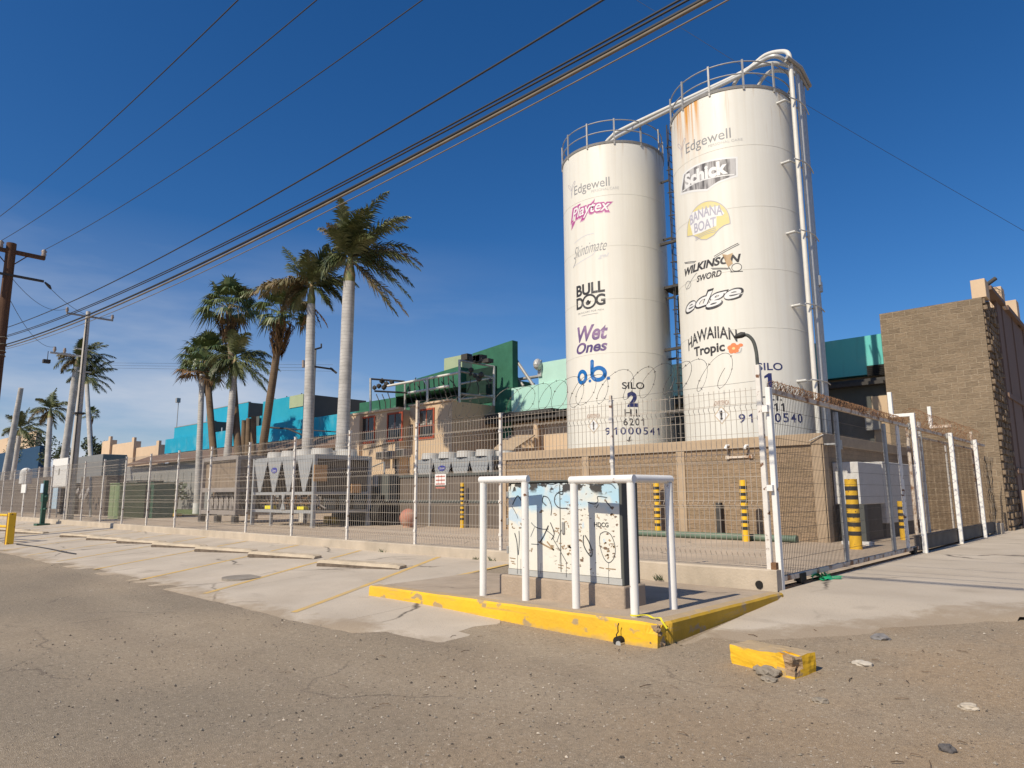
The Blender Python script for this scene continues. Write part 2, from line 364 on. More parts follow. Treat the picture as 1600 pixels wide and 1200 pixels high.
M['rustpaint'] = mat('rusted_white_paint', (0.62, 0.53, 0.43), 0.75, 0.1, 5.0, col2=(0.24, 0.12, 0.055), thr=(0.5, 0.64))
M['razor'] = mat('razor_wire_steel', (0.15, 0.135, 0.12), 0.55, 0.2, 5.0, metal=0.5)
M['steelgrey'] = mat('grey_steel', (0.34, 0.33, 0.31), 0.55, 0.15, 5.0, metal=0.2)
M['dark'] = mat('dark_steel', (0.06, 0.055, 0.05), 0.7, 0.25, 6.0)
M['black'] = mat('black_void', (0.022, 0.020, 0.018), 0.8, 0.2, 3.0)
M['galv'] = mat('galvanised', (0.52, 0.51, 0.48), 0.45, 0.12, 8.0, metal=0.35)
M['pipe'] = mat('cream_pipe', (0.66, 0.635, 0.57), 0.45, 0.06, 5.0)
def siloX(s0, s1, z0, z1):
    def f(mm, n, L, src, out):
        s = n.new('ShaderNodeSeparateXYZ'); L(src, s.inputs[0])
        ny = mathn(n, L, 'MULTIPLY', s.outputs['Y'], -1.0); ny.node.use_clamp = False
        th = mathn(n, L, 'ARCTAN2', s.outputs['X'], ny)
        cx = n.new('ShaderNodeCombineXYZ'); L(th, cx.inputs[0]); L(s.outputs['Z'], cx.inputs[1])
        # faint vertical dirt runs
        d = nz_mask(n, L, cx.outputs[0], 1.0, 0.46, 0.78, stretch=(11, 0.16, 1), detail=8)
        out = mixin(n, L, mathn(n, L, 'MULTIPLY', d, 0.20), out, (0.50, 0.41, 0.28))
        # rust bleeding from the rim
        r = nz_mask(n, L, cx.outputs[0], 1.0, 0.44, 0.70, stretch=(13, 0.22, 1), detail=5)
        zz = n.new('ShaderNodeMapRange'); zz.inputs[1].default_value = z0; zz.inputs[2].default_value = z1; L(s.outputs['Z'], zz.inputs[0])
        w1 = n.new('ShaderNodeMapRange'); w1.inputs[1].default_value = s0 - 0.12; w1.inputs[2].default_value = s0 + 0.05; L(th, w1.inputs[0])
        w2 = n.new('ShaderNodeMapRange'); w2.inputs[1].default_value = s1 + 0.12; w2.inputs[2].default_value = s1 - 0.05; L(th, w2.inputs[0])
        sq = mathn(n, L, 'POWER', zz.outputs[0], 1.6)
        k = mathn(n, L, 'MULTIPLY', mathn(n, L, 'MULTIPLY', r, sq), mathn(n, L, 'MULTIPLY', w1.outputs[0], w2.outputs[0]))
        k = mathn(n, L, 'MULTIPLY', k, 2.6)
        out = mixin(n, L, k, out, (0.66, 0.31, 0.06))
        r2 = nz_mask(n, L, cx.outputs[0], 1.0, 0.58, 0.75, stretch=(9, 0.3, 1), detail=3)
        k2 = mathn(n, L, 'MULTIPLY', mathn(n, L, 'MULTIPLY', r2, sq), 0.9)
        return mixin(n, L, k2, out, (0.45, 0.28, 0.12))
    return f
M['silo'] = mat('silo_enamel', (0.745, 0.715, 0.63), 0.42, 0.025, 0.6, extra=siloX(-0.62, -0.12, 11.6, 14.47))
M['silo2'] = mat('silo_enamel_two', (0.75, 0.715, 0.625), 0.42, 0.025, 0.6, extra=siloX(-1.4, -0.9, 13.8, 14.82))
M['block'] = brickmat('split_face_block', (0.285, 0.217, 0.148), (0.205, 0.157, 0.108), (0.42, 0.335, 0.24), 0.4, 0.2, 0.011, bump=0.8, rock=0.8)
M['blockwall'] = brickmat('slump_block', (0.35, 0.25, 0.16), (0.29, 0.21, 0.13), (0.25, 0.185, 0.125), 0.4, 0.13, 0.008, bump=0.7, rock=0.85)
M['cap'] = mat('wall_coping', (0.42, 0.315, 0.21), 0.9, 0.12, 3.0, bump=0.25)
M['tan'] = mat('tan_stucco', (0.56, 0.415, 0.27), 0.9, 0.05, 1.0, bump=0.15)
M['tan2'] = mat('pale_tan_stucco', (0.62, 0.46, 0.31), 0.9, 0.06, 0.8, bump=0.1)
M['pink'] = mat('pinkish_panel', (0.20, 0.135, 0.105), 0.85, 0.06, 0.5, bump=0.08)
M['stone'] = mat('rough_stone_veneer', (0.21, 0.155, 0.105), 0.95, 0.45, 6.0, bump=2.0, bscale=9)
def tealgrad(mm, n, L, src, out):
    s = n.new('ShaderNodeSeparateXYZ'); L(src, s.inputs[0])
    r1 = n.new('ShaderNodeMapRange'); r1.inputs[1].default_value = -43; r1.inputs[2].default_value = -41; L(s.outputs['X'], r1.inputs[0])
    out = mixin(n, L, r1.outputs[0], out, (0.035, 0.14, 0.085))
    r2 = n.new('ShaderNodeMapRange'); r2.inputs[1].default_value = -26.9; r2.inputs[2].default_value = -26.3; L(s.outputs['X'], r2.inputs[0])
    out = mixin(n, L, r2.outputs[0], out, (0.40, 0.64, 0.54))
    r3 = n.new('ShaderNodeMapRange'); r3.inputs[1].default_value = -16; r3.inputs[2].default_value = -12; L(s.outputs['X'], r3.inputs[0])
    out = mixin(n, L, r3.outputs[0], out, (0.13, 0.52, 0.48))
    fad = nz_mask(n, L, src, 0.9, 0.5, 0.72)
    q = mathn(n, L, 'FRACT', mathn(n, L, 'DIVIDE', mathn(n, L, 'ADD', s.outputs['X'], 600.0), 2.44))
    jr = n.new('ShaderNodeMapRange'); jr.inputs[1].default_value = 0.008; jr.inputs[2].default_value = 0.02; jr.inputs[3].default_value = 0.5; jr.inputs[4].default_value = 0; L(q, jr.inputs[0])
    out = mixin(n, L, jr.outputs[0], out, (0.03, 0.09, 0.10))
    run = nz_mask(n, L, src, 1.0, 0.55, 0.8, stretch=(5, 5, 0.4), detail=6)
    out = mixin(n, L, mathn(n, L, 'MULTIPLY', run, 0.35), out, (0.10, 0.17, 0.17))
    return mixin(n, L, mathn(n, L, 'MULTIPLY', fad, 0.18), out, (0.42, 0.60, 0.52))
M['teal'] = mat('painted_fascia', (0.012, 0.31, 0.46), 0.7, 0.05, 1.0, world=True, extra=tealgrad)
M['mint'] = mat('mint_paint', (0.43, 0.65, 0.55), 0.75, 0.07, 1.2)
M['blue'] = mat('sky_blue_paint', (0.012, 0.30, 0.44), 0.75, 0.12, 0.9, detail=8, col2=(0.03, 0.34, 0.46))
M['green'] = mat('green_paint', (0.035, 0.135, 0.083), 0.75, 0.2, 1.6, detail=8)
M['shadegreen'] = mat('shaded_green', (0.012, 0.032, 0.024), 0.9, 0.3, 3.0)  # near-black green: deep shade of the roof recess put into the colour
M['palegreen'] = mat('pale_green_paint', (0.36, 0.42, 0.27), 0.8, 0.1, 0.6)
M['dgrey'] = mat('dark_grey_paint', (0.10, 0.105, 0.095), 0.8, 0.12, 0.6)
M['brownroof'] = mat('brown_roof', (0.17, 0.105, 0.075), 0.85, 0.2, 0.8, stretch=(0.3, 6, 1))
def corr(name, col, freq=8.0, axis='X', var=0.08):
    def f(mm, n, L, src, out):
        p = n['Principled BSDF']
        s = n.new('ShaderNodeSeparateXYZ'); L(src, s.inputs[0])
        q = mathn(n, L, 'MULTIPLY', s.outputs[axis], freq * 2 * math.pi); q.node.use_clamp = False
        sn = mathn(n, L, 'SINE', q)
        b = n.new('ShaderNodeBump'); b.inputs['Strength'].default_value = 0.8; b.inputs['Distance'].default_value = 0.03; L(sn, b.inputs['Height']); L(b.outputs[0], p.inputs['Normal'])
        return out
    return mat(name, col, 0.6, var, 0.6, world=True, extra=f)
M['corrgrey'] = corr('grey_corrugated', (0.27, 0.265, 0.25), 3)
M['brownscreen'] = corr('brown_screen', (0.155, 0.122, 0.095), 5)
M['bollard'] = None
M['yellow'] = mat('yellow_paint', (0.80, 0.47, 0.02), 0.6, 0.06, 8.0, extra=rusty(0, 0.66, 0.7, 14))
M['blackpaint'] = mat('black_paint', (0.03, 0.028, 0.025), 0.6, 0.3, 8.0)
M['coil'] = mat('coil_fins', (0.12, 0.095, 0.07), 0.7, 0.3, 1.4, stretch=(8, 8, 0.4))
M['acgrey'] = mat('grey_machine_paint', (0.33, 0.335, 0.33), 0.55, 0.06, 2.0)
M['acwarm'] = mat('dusty_machine_paint', (0.30, 0.265, 0.235), 0.6, 0.12, 2.0)
M['fan'] = mat('fan_shroud', (0.50, 0.48, 0.44), 0.6, 0.08, 3.0)
M['logo_blue'] = mat('badge_blue', (0.05, 0.055, 0.30), 0.5, 0.05)
M['paper'] = mat('sign_white', (0.72, 0.70, 0.66), 0.7, 0.05, 3.0)
M['signred'] = mat('sign_red', (0.50, 0.18, 0.14), 0.7, 0.1)
M['cardboard'] = mat('cardboard_brown', (0.52, 0.30, 0.14), 0.85, 0.15, 5.0)
M['redtank'] = mat('faded_red_steel', (0.42, 0.17, 0.12), 0.8, 0.1, 2.0, col2=(0.46, 0.30, 0.21), thr=(0.4, 0.65))
M['redframe'] = mat('red_window_frame', (0.36, 0.075, 0.035), 0.7, 0.1)
M['glass'] = mat('dark_window_glass', (0.035, 0.032, 0.03), 0.12, 0.2)
M['curtain'] = mat('stored_goods', (0.35, 0.32, 0.27), 0.8, 0.6, 5.0, detail=2)
M['gcab'] = mat('olive_cabinet', (0.20, 0.26, 0.13), 0.6, 0.1, 2.0)
M['dgreen'] = mat('dark_green_paint', (0.03, 0.09, 0.06), 0.6, 0.2, 3.0)
M['lightblue'] = mat('pale_blue_panel', (0.42, 0.55, 0.64), 0.6, 0.1, 2.0)
M['gpipe'] = mat('green_pipe', (0.12, 0.17, 0.12), 0.6, 0.15, 4.0)
M['wood'] = mat('creosoted_wood', (0.105, 0.055, 0.033), 0.9, 0.4, 3.0, bump=0.5, bscale=20, stretch=(6, 6, 0.4))
M['cpole'] = mat('pole_concrete', (0.50, 0.46, 0.405), 0.85, 0.08, 3.0)
M['ceramic'] = mat('insulator', (0.32, 0.26, 0.22), 0.3, 0.2, 20)
M['cable'] = mat('black_cable', (0.025, 0.024, 0.024), 0.6, 0.1)
M['cabletan'] = mat('weathered_cable', (0.19, 0.16, 0.125), 0.7, 0.2)
M['trunkw'] = None
M['grass'] = mat('lawn', (0.12, 0.16, 0.05), 0.9, 0.35, 3.0, world=True)
M['greyslab'] = mat('grey_shed_panel', (0.22, 0.22, 0.215), 0.7, 0.06, 1.0)
M['stonegrey'] = mat('pebble_grey', (0.27, 0.23, 0.18), 0.9, 0.3, 8.0, bump=0.4)
M['bag'] = mat('green_plastic', (0.02, 0.30, 0.13), 0.35, 0.3, 6.0)
M['ribbon'] = mat('yellow_ribbon', (0.80, 0.68, 0.03), 0.5, 0.1)

def trunkmat(name, c, ring, sc):
    def f(mm, n, L, src, out):
        s = n.new('ShaderNodeSeparateXYZ'); L(src, s.inputs[0])
        d = n.new('ShaderNodeTexNoise'); d.inputs['Scale'].default_value = 2; L(src, d.inputs['Vector'])
        zz = mathn(n, L, 'ADD', s.outputs['Z'], mathn(n, L, 'MULTIPLY', d.outputs['Fac'], 0.18))
        q = mathn(n, L, 'MULTIPLY', zz, sc); q.node.use_clamp = False
        fr = mathn(n, L, 'FRACT', q)
        r = n.new('ShaderNodeMapRange'); r.inputs[1].default_value = 0.0; r.inputs[2].default_value = 0.25; r.inputs[3].default_value = 1; r.inputs[4].default_value = 0; L(fr, r.inputs[0])
        return mixin(n, L, mathn(n, L, 'MULTIPLY', r.outputs[0], 0.55), out, ring)
    return mat(name, c, 0.9, 0.24, 2.0, bump=0.3, bscale=15, extra=f)
M['trunkw'] = trunkmat('royal_palm_trunk', (0.47, 0.445, 0.41), (0.22, 0.20, 0.18), 6.0)
M['trunkb'] = trunkmat('fan_palm_trunk', (0.18, 0.125, 0.08), (0.075, 0.05, 0.033), 9.0)
M['shaft'] = mat('crownshaft', (0.20, 0.22, 0.08), 0.6, 0.3, 3.0, col2=(0.36, 0.25, 0.12), thr=(0.45, 0.6))
M['frond'] = mat('palm_frond', (0.055, 0.078, 0.027), 0.4, 0.4, 1.1, col2=(0.20, 0.205, 0.085), thr=(0.35, 0.7))
M['frondfan'] = mat('fan_frond', (0.045, 0.082, 0.026), 0.4, 0.4, 1.3, col2=(0.17, 0.19, 0.065), thr=(0.35, 0.7))
M['frondtan'] = mat('bleached_frond', (0.24, 0.18, 0.10), 0.7, 0.3, 1.5, col2=(0.13, 0.12, 0.055), thr=(0.4, 0.65))
M['dead'] = mat('dead_frond', (0.20, 0.115, 0.05), 0.9, 0.4, 2.5, col2=(0.10, 0.06, 0.03), thr=(0.4, 0.65))
M['leaf'] = mat('bush_leaf', (0.03, 0.05, 0.018), 0.6, 0.5, 0.8, col2=(0.07, 0.09, 0.03), thr=(0.35, 0.7))
for k in ('ink', 'navy', 'greyink', 'magenta', 'lettersilver', 'silver', 'sun', 'purple', 'obblue', 'orange', 'warnred', 'faint', 'white2', 'tanpeel', 'skyart', 'darkink', 'mauve', 'palelav'):
    c, r = {'ink': ((0.035, 0.032, 0.032), .5), 'navy': ((0.02, 0.026, 0.115), .5), 'greyink': ((0.25, 0.25, 0.25), .5), 'magenta': ((0.42, 0.06, 0.24), .5), 'lettersilver': ((0.74, 0.73, 0.70), .5),
            'silver': ((0.30, 0.28, 0.27), .45), 'sun': ((0.70, 0.60, 0.25), .5), 'purple': ((0.16, 0.09, 0.26), .5), 'obblue': ((0.004, 0.135, 0.42), .4), 'orange': ((0.80, 0.22, 0.07), .5),
            'warnred': ((0.42, 0.28, 0.2), .6), 'faint': ((0.50, 0.49, 0.46), .5), 'white2': ((0.76, 0.75, 0.72), .45), 'tanpeel': ((0.52, 0.37, 0.22), .7), 'skyart': ((0.36, 0.55, 0.68), .6), 'darkink': ((0.02, 0.02, 0.022), .6),
            'mauve': ((0.42, 0.40, 0.46), .5), 'palelav': ((0.60, 0.60, 0.63), .5)}[k]
    M[k] = mat(k, c, r, 0.10, 3.2, col2=tuple(a * 0.72 + 0.70 * 0.28 for a in c), thr=(0.52, 0.80), detail=9)
M['silver'] = mat('silver_badge', (0.50, 0.48, 0.46), 0.4, 0.2, 2.2, col2=(0.10, 0.09, 0.085), thr=(0.42, 0.58), stretch=(2.2, 2.2, 0.3))
M['purple'] = mat('purple_letters', (0.085, 0.055, 0.17), 0.5, 0.2, 1.6, col2=(0.27, 0.17, 0.29), thr=(0.4, 0.6))
M['sign_tan'] = mat('sign_border_tan', (0.60, 0.48, 0.33), 0.6, 0.1)

# ------------------------------------------------------------------ terrain
def sst(a, b, x):
    t = max(0, min(1, (x - a) / (b - a))); return t * t * (3 - 2 * t)
def g(x, y):
    lot = -0.26 + 0.32 * max(0, min(1, (y - 4.0) / 5.2))
    drv = -0.26 + 0.24 * max(0, min(1, (y - 5.6) / 4.4))
    t = sst(-8.6, -3.4, x)
    h = lot * (1 - t) + drv * t
    if y < 3.6: h = -0.26
    return h + 0.012 * noise.noise(Vector((x * 0.5, y * 0.5, 0)))
def sheet(poly, off, step, hf=g, dip=0.0):
    b = B(); b.face([(x, y, 0) for x, y in poly])
    xs = [p[0] for p in poly]; ys = [p[1] for p in poly]
    for ax, lo, hi in ((0, min(xs), max(xs)), (1, min(ys), max(ys))):
        t = math.floor(lo / step) * step + step
        while t < hi:
            no = (1, 0, 0) if ax == 0 else (0, 1, 0)
            co = (t, 0, 0) if ax == 0 else (0, t, 0)
            bmesh.ops.bisect_plane(b.bm, geom=b.bm.verts[:] + b.bm.edges[:] + b.bm.faces[:], plane_co=co, plane_no=no)
            t += step
    for v in b.bm.verts: v.co.z = hf(v.co.x, v.co.y) + off
    if dip:
        for v in b.bm.verts:
            if v.is_boundary and not (v.co.x < -3.58 and v.co.y > 5.85): v.co.z -= dip      # the broken slab edge sinks into the dirt
    for f in b.bm.faces:
        f.smooth = True
    return b
def flat(x0, x1, y0, y1, z):
    b = B(); b.face([(x0, y0, z), (x1, y0, z), (x1, y1, z), (x0, y1, z)]); return b

b = flat(-3000, 3000, -3000, 3000, -0.55)
struct('ground', b, M['soil'])
struct('street', sheet([(-140, -14), (60, -14), (60, 12), (-3.0, 12), (-3.0, 9.6), (-140, 9.25)], 0.0, 0.8), M['street'])
def jag(pts, amp=0.07, step=0.07):
    out = []
    for (a, bb) in zip(pts, pts[1:]):
        a = Vector(a); bb = Vector(bb); n = max(1, int((bb - a).length / step))
        d = (bb - a).normalized(); nr = Vector((-d.y, d.x))
        for i in range(n):
            p = a.lerp(bb, i / n)
            k = noise.noise(Vector((p.x * 1.1, p.y * 1.1, 3))) * amp * 1.2 + noise.noise(Vector((p.x * 5, p.y * 5, 9))) * amp * 0.7 + noise.noise(Vector((p.x * 14, p.y * 14, 5))) * amp * 0.5
            out.append(tuple(p + nr * k))
    out.append(pts[-1]); return out
edge = jag([(-70, 4.25), (-23.2, 4.5), (-13.6, 4.57), (-10.7, 4.5), (-8.2, 4.38), (-6.9, 4.48), (-5.4, 4.8), (-5.55, 5.4), (-5.8, 5.99)], 0.09)
struct('parking_lot', sheet(edge + [(-8.3, 6.05), (-8.4, 9.2), (-70, 9.2)], 0.008, 0.35, g, 0.025), M['lot'])
dedge = jag([(-3.62, 6.25), (-3.3, 6.6), (-2.98, 6.86), (-2.54, 7.33), (-2.1, 7.84), (-1.66, 8.43), (-1.2, 9.13), (0.3, 11.6)], 0.08)
def gd(x, y): return g(x, y) if y < 9 else max(g(x, y), -0.02) * (1 - sst(9, 12, y)) + 0.0 * sst(9, 12, y)
struct('driveway', sheet(dedge + [(3.0, 16), (3.5, 70), (-3.86, 70), (-3.86, 9.3), (-3.72, 9.0)], 0.008, 0.4, gd, 0.025), M['drive'])
struct('roadside_dirt', sheet([(-3.0, 11.9), (60, 11.9), (60, 75), (3.2, 75), (2.7, 16), (0.2, 11.9)], -0.005, 3.0, lambda x, y: -0.03), M['street'])
struct('yard', flat(-140, -3.95, 9.35, 70, 0.0), M['yard'])
# painted parking bays and the bay line beside the island
def strip(p, q, wd, off):
    p = Vector(p); q = Vector(q); d = (q - p).normalized(); nr = Vector((-d.y, d.x)) * wd / 2
    return sheet([tuple(p + nr), tuple(p - nr), tuple(q - nr), tuple(q + nr)], off, 0.7)
pl = B()
for k in range(12):
    x = -10.4 - 2.62 * k
    s = strip((x, 9.05), (x + 2.2, 4.72), 0.10, 0.011)
    me = bpy.data.meshes.new('tmp'); s.bm.to_mesh(me); s.bm.free(); pl.bm.from_mesh(me); bpy.data.meshes.remove(me)
s = strip((-8.42, 8.9), (-8.34, 6.1), 0.10, 0.011)
me = bpy.data.meshes.new('tmp'); s.bm.to_mesh(me); s.bm.free(); pl.bm.from_mesh(me); bpy.data.meshes.remove(me)
struct('bay_marking', pl, M['yline'])
# lawn strip with kerb inside the yard
struct('lawn', flat(-68, -46, 18.2, 26, 0.10), M['grass'])
b = B(); b.box(-68, -45.8, 17.95, 18.2, -0.05, 0.18); struct('lawn_kerb', b, M['kerb'])

# ------------------------------------------------------------------ kerb island
isl = thing('concrete_island', 'raised concrete island with yellow painted kerb, broken at its near corner', 'traffic island', (-6.0, 7.5, 0))
b = B()
b.prism([(-8.22, 6.10), (-3.87, 6.20), (-3.83, 9.0), (-8.4, 9.0)], -0.35, -0.004)
obj('paving_slab', b, M['island'], isl)
def kerbrun(p, q, inward, n, chip=None):
    """a cast kerb from p to q: painted front face, worn top, with uneven edges"""
    p = Vector((*p, 0)); q = Vector((*q, 0)); d = (q - p).normalized(); iw = Vector((*inward, 0))
    b = B(); prev = None
    for i in range(n + 1):
        c = p.lerp(q, i / n)
        j1 = noise.noise(c * 2.3) * 0.010; j2 = noise.noise(c * 4.1 + Vector((5, 1, 2))) * 0.012
        cut = 0
        if chip: cut = chip(i / n)
        pr = [c + Vector((0, 0, -0.42)) + iw * (0.0), c + iw * (0.002 + j1 * 0.5 + cut * 0.3) + Vector((0, 0, -0.10)), c + iw * (0.006 + j1 * 0.8 + cut) + Vector((0, 0, -0.022 - cut * 0.3)), c + iw * (0.032 + j1 + cut) + Vector((0, 0, 0.0 + j2 * 0.5 - cut * 0.25)), c + iw * 0.17 + Vector((0, 0, 0.002)), c + iw * 0.17 + Vector((0, 0, -0.42))]
        vs = [b.bm.verts.new(x) for x in pr]
        if prev:
            for k in range(5):
                f = b.bm.faces.new((prev[k], prev[k + 1], vs[k + 1], vs[k])); f.material_index = 1 if k >= 3 else 0
                f.smooth = False
        else: b.bm.faces.new(vs)
        prev = vs
    b.bm.faces.new(prev[::-1])
    return b
ch1 = lambda t: max(0, (t - 0.975) / 0.025) * 0.085
ch2 = lambda t: max(0, (0.03 - t) / 0.03) * 0.085
obj('kerb_stone', kerbrun((-8.30, 5.93), (-3.74, 6.04), (0.02, 1), 150, ch1), [M['kerb'], M['kerbtop']], isl)
obj('kerb_stone', kerbrun((-3.71, 6.215), (-3.66, 8.97), (-1, 0), 90, ch2), [M['kerbshade'], M['kerbtop']], isl)  # side run takes the shade-darkened paint
b = B()
for k in range(26):
    c = (-3.79 + random.uniform(-0.05, 0.06), 6.13 + random.uniform(-0.06, 0.07), random.uniform(-0.27, -0.03))
    b.sphere(c, random.uniform(0.022, 0.05), 1, (1, 1, 0.8), 0.6)
b.box(-3.86, -3.745, 6.075, 6.21, -0.4, -0.025)
obj('broken_corner', b, M['rubble'], isl)
b = B(); hc = at(966, 1003, Y=5.985); b.tube([(hc.x, 5.962, -0.205), (hc.x, 6.1, -0.205)], 0.048, 12); obj('drain_hole', b, M['black'], isl)
b = B(); b.tube([(hc.x + 0.02, 5.955, -0.225), (hc.x + 0.02, 6.05, -0.225)], 0.030, 10); obj('drain_pipe', b, M['galv'], isl)
b = B()
cp = [(hc.x - 0.015 + 0.02 * noise.noise(Vector((k * 1.7, 0, 0))) + 0.03 * (k / 6), 5.983, -0.17 + 0.028 * k) for k in range(6)]
b.tube(cp, 0.006, 4); obj('kerb_crack', b, M['black'], isl)

# loose kerb piece on the dirt
lk_ = thing('kerb_block', 'loose chunk of yellow painted kerb lying on the dirt', 'kerb block', (-2.6, 6.03, -0.26), rz=0)
def rough_block(x0, x1, y0, y1, z0, z1, jit, seed):
    b = B()
    r = bmesh.ops.create_cube(b.bm, size=1)
    bmesh.ops.subdivide_edges(b.bm, edges=b.bm.edges[:], cuts=7, use_grid_fill=True)
    for v in b.bm.verts:
        v.co = Vector((x0 + (v.co.x + 0.5) * (x1 - x0), y0 + (v.co.y + 0.5) * (y1 - y0), z0 + (v.co.z + 0.5) * (z1 - z0)))
        q = Vector((seed, seed * 2, 0))
        nv = noise.noise_vector(v.co * 5 + q) * jit + noise.noise_vector(v.co * 17 + q) * jit * 0.5
        v.co += nv
    return b
b = rough_block(-0.31, 0.31, -0.15, 0.15, 0, 0.205, 0.016, 3)
for v in b.bm.verts:
    if v.co.x > 0.2 and v.co.y < -0.05 and v.co.z > 0.1: v.co += Vector((-0.05, 0.05, -0.02)) * (0.6 + noise.noise(v.co * 20))
rm = Matrix.Rotation(R(-13), 4, 'Z')
for v in b.bm.verts: v.co = rm @ v.co + Vector((-2.62, 6.08, -0.275))
b.bm.normal_update()
for f in b.bm.faces:
    f.material_index = 1 if f.normal.z > 0.6 else 0
    c = f.calc_center_median()
    if (c - Vector((-2.33, 5.88, -0.12))).length < 0.11: f.material_index = 2
obj('kerb_body', b, [M['kerb'], M['kerbtop'], M['rubble']], lk_, False)

# ------------------------------------------------------------------ graffiti cabinet
cab = thing('electrical_cabinet', 'graffiti covered white and blue metal utility cabinet on a concrete plinth', 'utility cabinet', (-5.4, 6.82, 0))
b = B(); b.box(-6.40, -4.47, 6.60, 7.04, -0.03, 0.235, 0.02, 2); obj('plinth', b, M['plinth'], cab)
b = B(); b.box(-6.27, -4.50, 6.644, 6.98, 0.235, 1.40, 0.008); obj('cabinet_body', b, M['dgrey'], cab)
def art(mm, n, L, src, out):
    s = n.new('ShaderNodeSeparateXYZ'); L(src, s.inputs[0])
    d = n.new('ShaderNodeTexNoise'); d.inputs['Scale'].default_value = 3.5; d.inputs['Detail'].default_value = 5; L(src, d.inputs['Vector'])
    zz = mathn(n, L, 'ADD', s.outputs['Z'], mathn(n, L, 'MULTIPLY', d.outputs['Fac'], 0.30))
    r = n.new('ShaderNodeMapRange'); r.inputs[1].default_value = 1.20; r.inputs[2].default_value = 1.28; L(zz, r.inputs[0])
    k = nz_mask(n, L, src, 3.0, 0.40, 0.55)
    out = mixin(n, L, mathn(n, L, 'MULTIPLY', r.outputs[0], k), out, (0.40, 0.60, 0.72))
    b1 = nz_mask(n, L, src, 2.6, 0.62, 0.66)
    out = mixin(n, L, mathn(n, L, 'MULTIPLY', b1, 0.7), out, (0.40, 0.56, 0.70))
    gs_ = nz_mask(n, L, src, 1.8, 0.48, 0.66, detail=8)
    out = mixin(n, L, mathn(n, L, 'MULTIPLY', gs_, 0.35), out, (0.52, 0.58, 0.60))
    top = n.new('ShaderNodeMapRange'); top.inputs[1].default_value = 1.42; top.inputs[2].default_value = 1.45; L(zz, top.inputs[0])
    pk = nz_mask(n, L, src, 13, 0.63, 0.66, stretch=(1, 1, 2.0))
    x = n.new('ShaderNodeMapRange'); x.inputs[1].default_value = -0.25; x.inputs[2].default_value = 0.15; L(s.outputs['X'], x.inputs[0])
    out = mixin(n, L, mathn(n, L, 'MULTIPLY', pk, x.outputs[0]), out, (0.17, 0.11, 0.07))
    return mixin(n, L, mathn(n, L, 'MULTIPLY', top.outputs[0], nz_mask(n, L, src, 9, 0.48, 0.52)), out, (0.06, 0.055, 0.05))
M['art'] = mat('mural_paint', (0.72, 0.69, 0.60), 0.6, 0.05, 4.0, extra=art)
M['greyskirt'] = mat('grey_skirt', (0.42, 0.42, 0.40), 0.6, 0.1, 3)
b = B(); b.box(-6.26, -4.53, 6.634, 6.645, 0.315, 1.385, 0.003); obj('mural_panel', b, M['art'], cab)
b = B(); b.box(-6.27, -4.52, 6.637, 6.645, 0.240, 0.312); obj('skirt_panel', b, M['greyskirt'], cab)
b = B(); b.box(-6.30, -4.47, 6.62, 7.0, 1.40, 1.425, 0.006); obj('cabinet_roof', b, M['dgrey'], cab)
b = B(); b.box(-5.395, -5.387, 6.628, 6.636, 0.33, 1.37); obj('door_seam', b, M['dgrey'], cab)
for z in (0.5, 0.86, 1.2):
    b = B(); b.box(-6.285, -6.255, 6.618, 6.645, z, z + 0.09, 0.004); obj('hinge', b, M['steelgrey'], cab)
b = B(); b.box(-5.36, -5.32, 6.612, 6.634, 0.78, 0.92, 0.006); obj('lock_handle', b, M['steelgrey'], cab)
def cabxy(px, py): return at(px, py, Y=6.632)
def ribbon(b, pts, wd, y=6.6325):
    for p, q in zip(pts, pts[1:]):
        d = Vector((q[0] - p[0], 0, q[1] - p[1]))
        if d.length < 1e-6: continue
        d.normalize(); nr = Vector((-d.z, 0, d.x)) * wd / 2; e = d * wd * 0.3
        P = Vector((p[0], y, p[1])) - e; Q = Vector((q[0], y, q[1])) + e
        b.face([P - nr, Q - nr, Q + nr, P + nr])
def smooth(pts, n=6):
    out = []
    for i in range(len(pts) - 1):
        p0 = pts[max(i - 1, 0)]; p1 = pts[i]; p2 = pts[i + 1]; p3 = pts[min(i + 2, len(pts) - 1)]
        for k in range(n):
            t = k / n
            out.append(tuple(0.5 * ((2 * b_) + (-a + c) * t + (2 * a - 5 * b_ + 4 * c - d) * t * t + (-a + 3 * b_ - 3 * c + d) * t ** 3) for a, b_, c, d in zip(p0, p1, p2, p3)))
    out.append(pts[-1]); return out
Z7 = lambda pts: [(lambda v: (v.x, v.z))(cabxy(770 + x / 6, 730 + y / 6)) for x, y in pts]
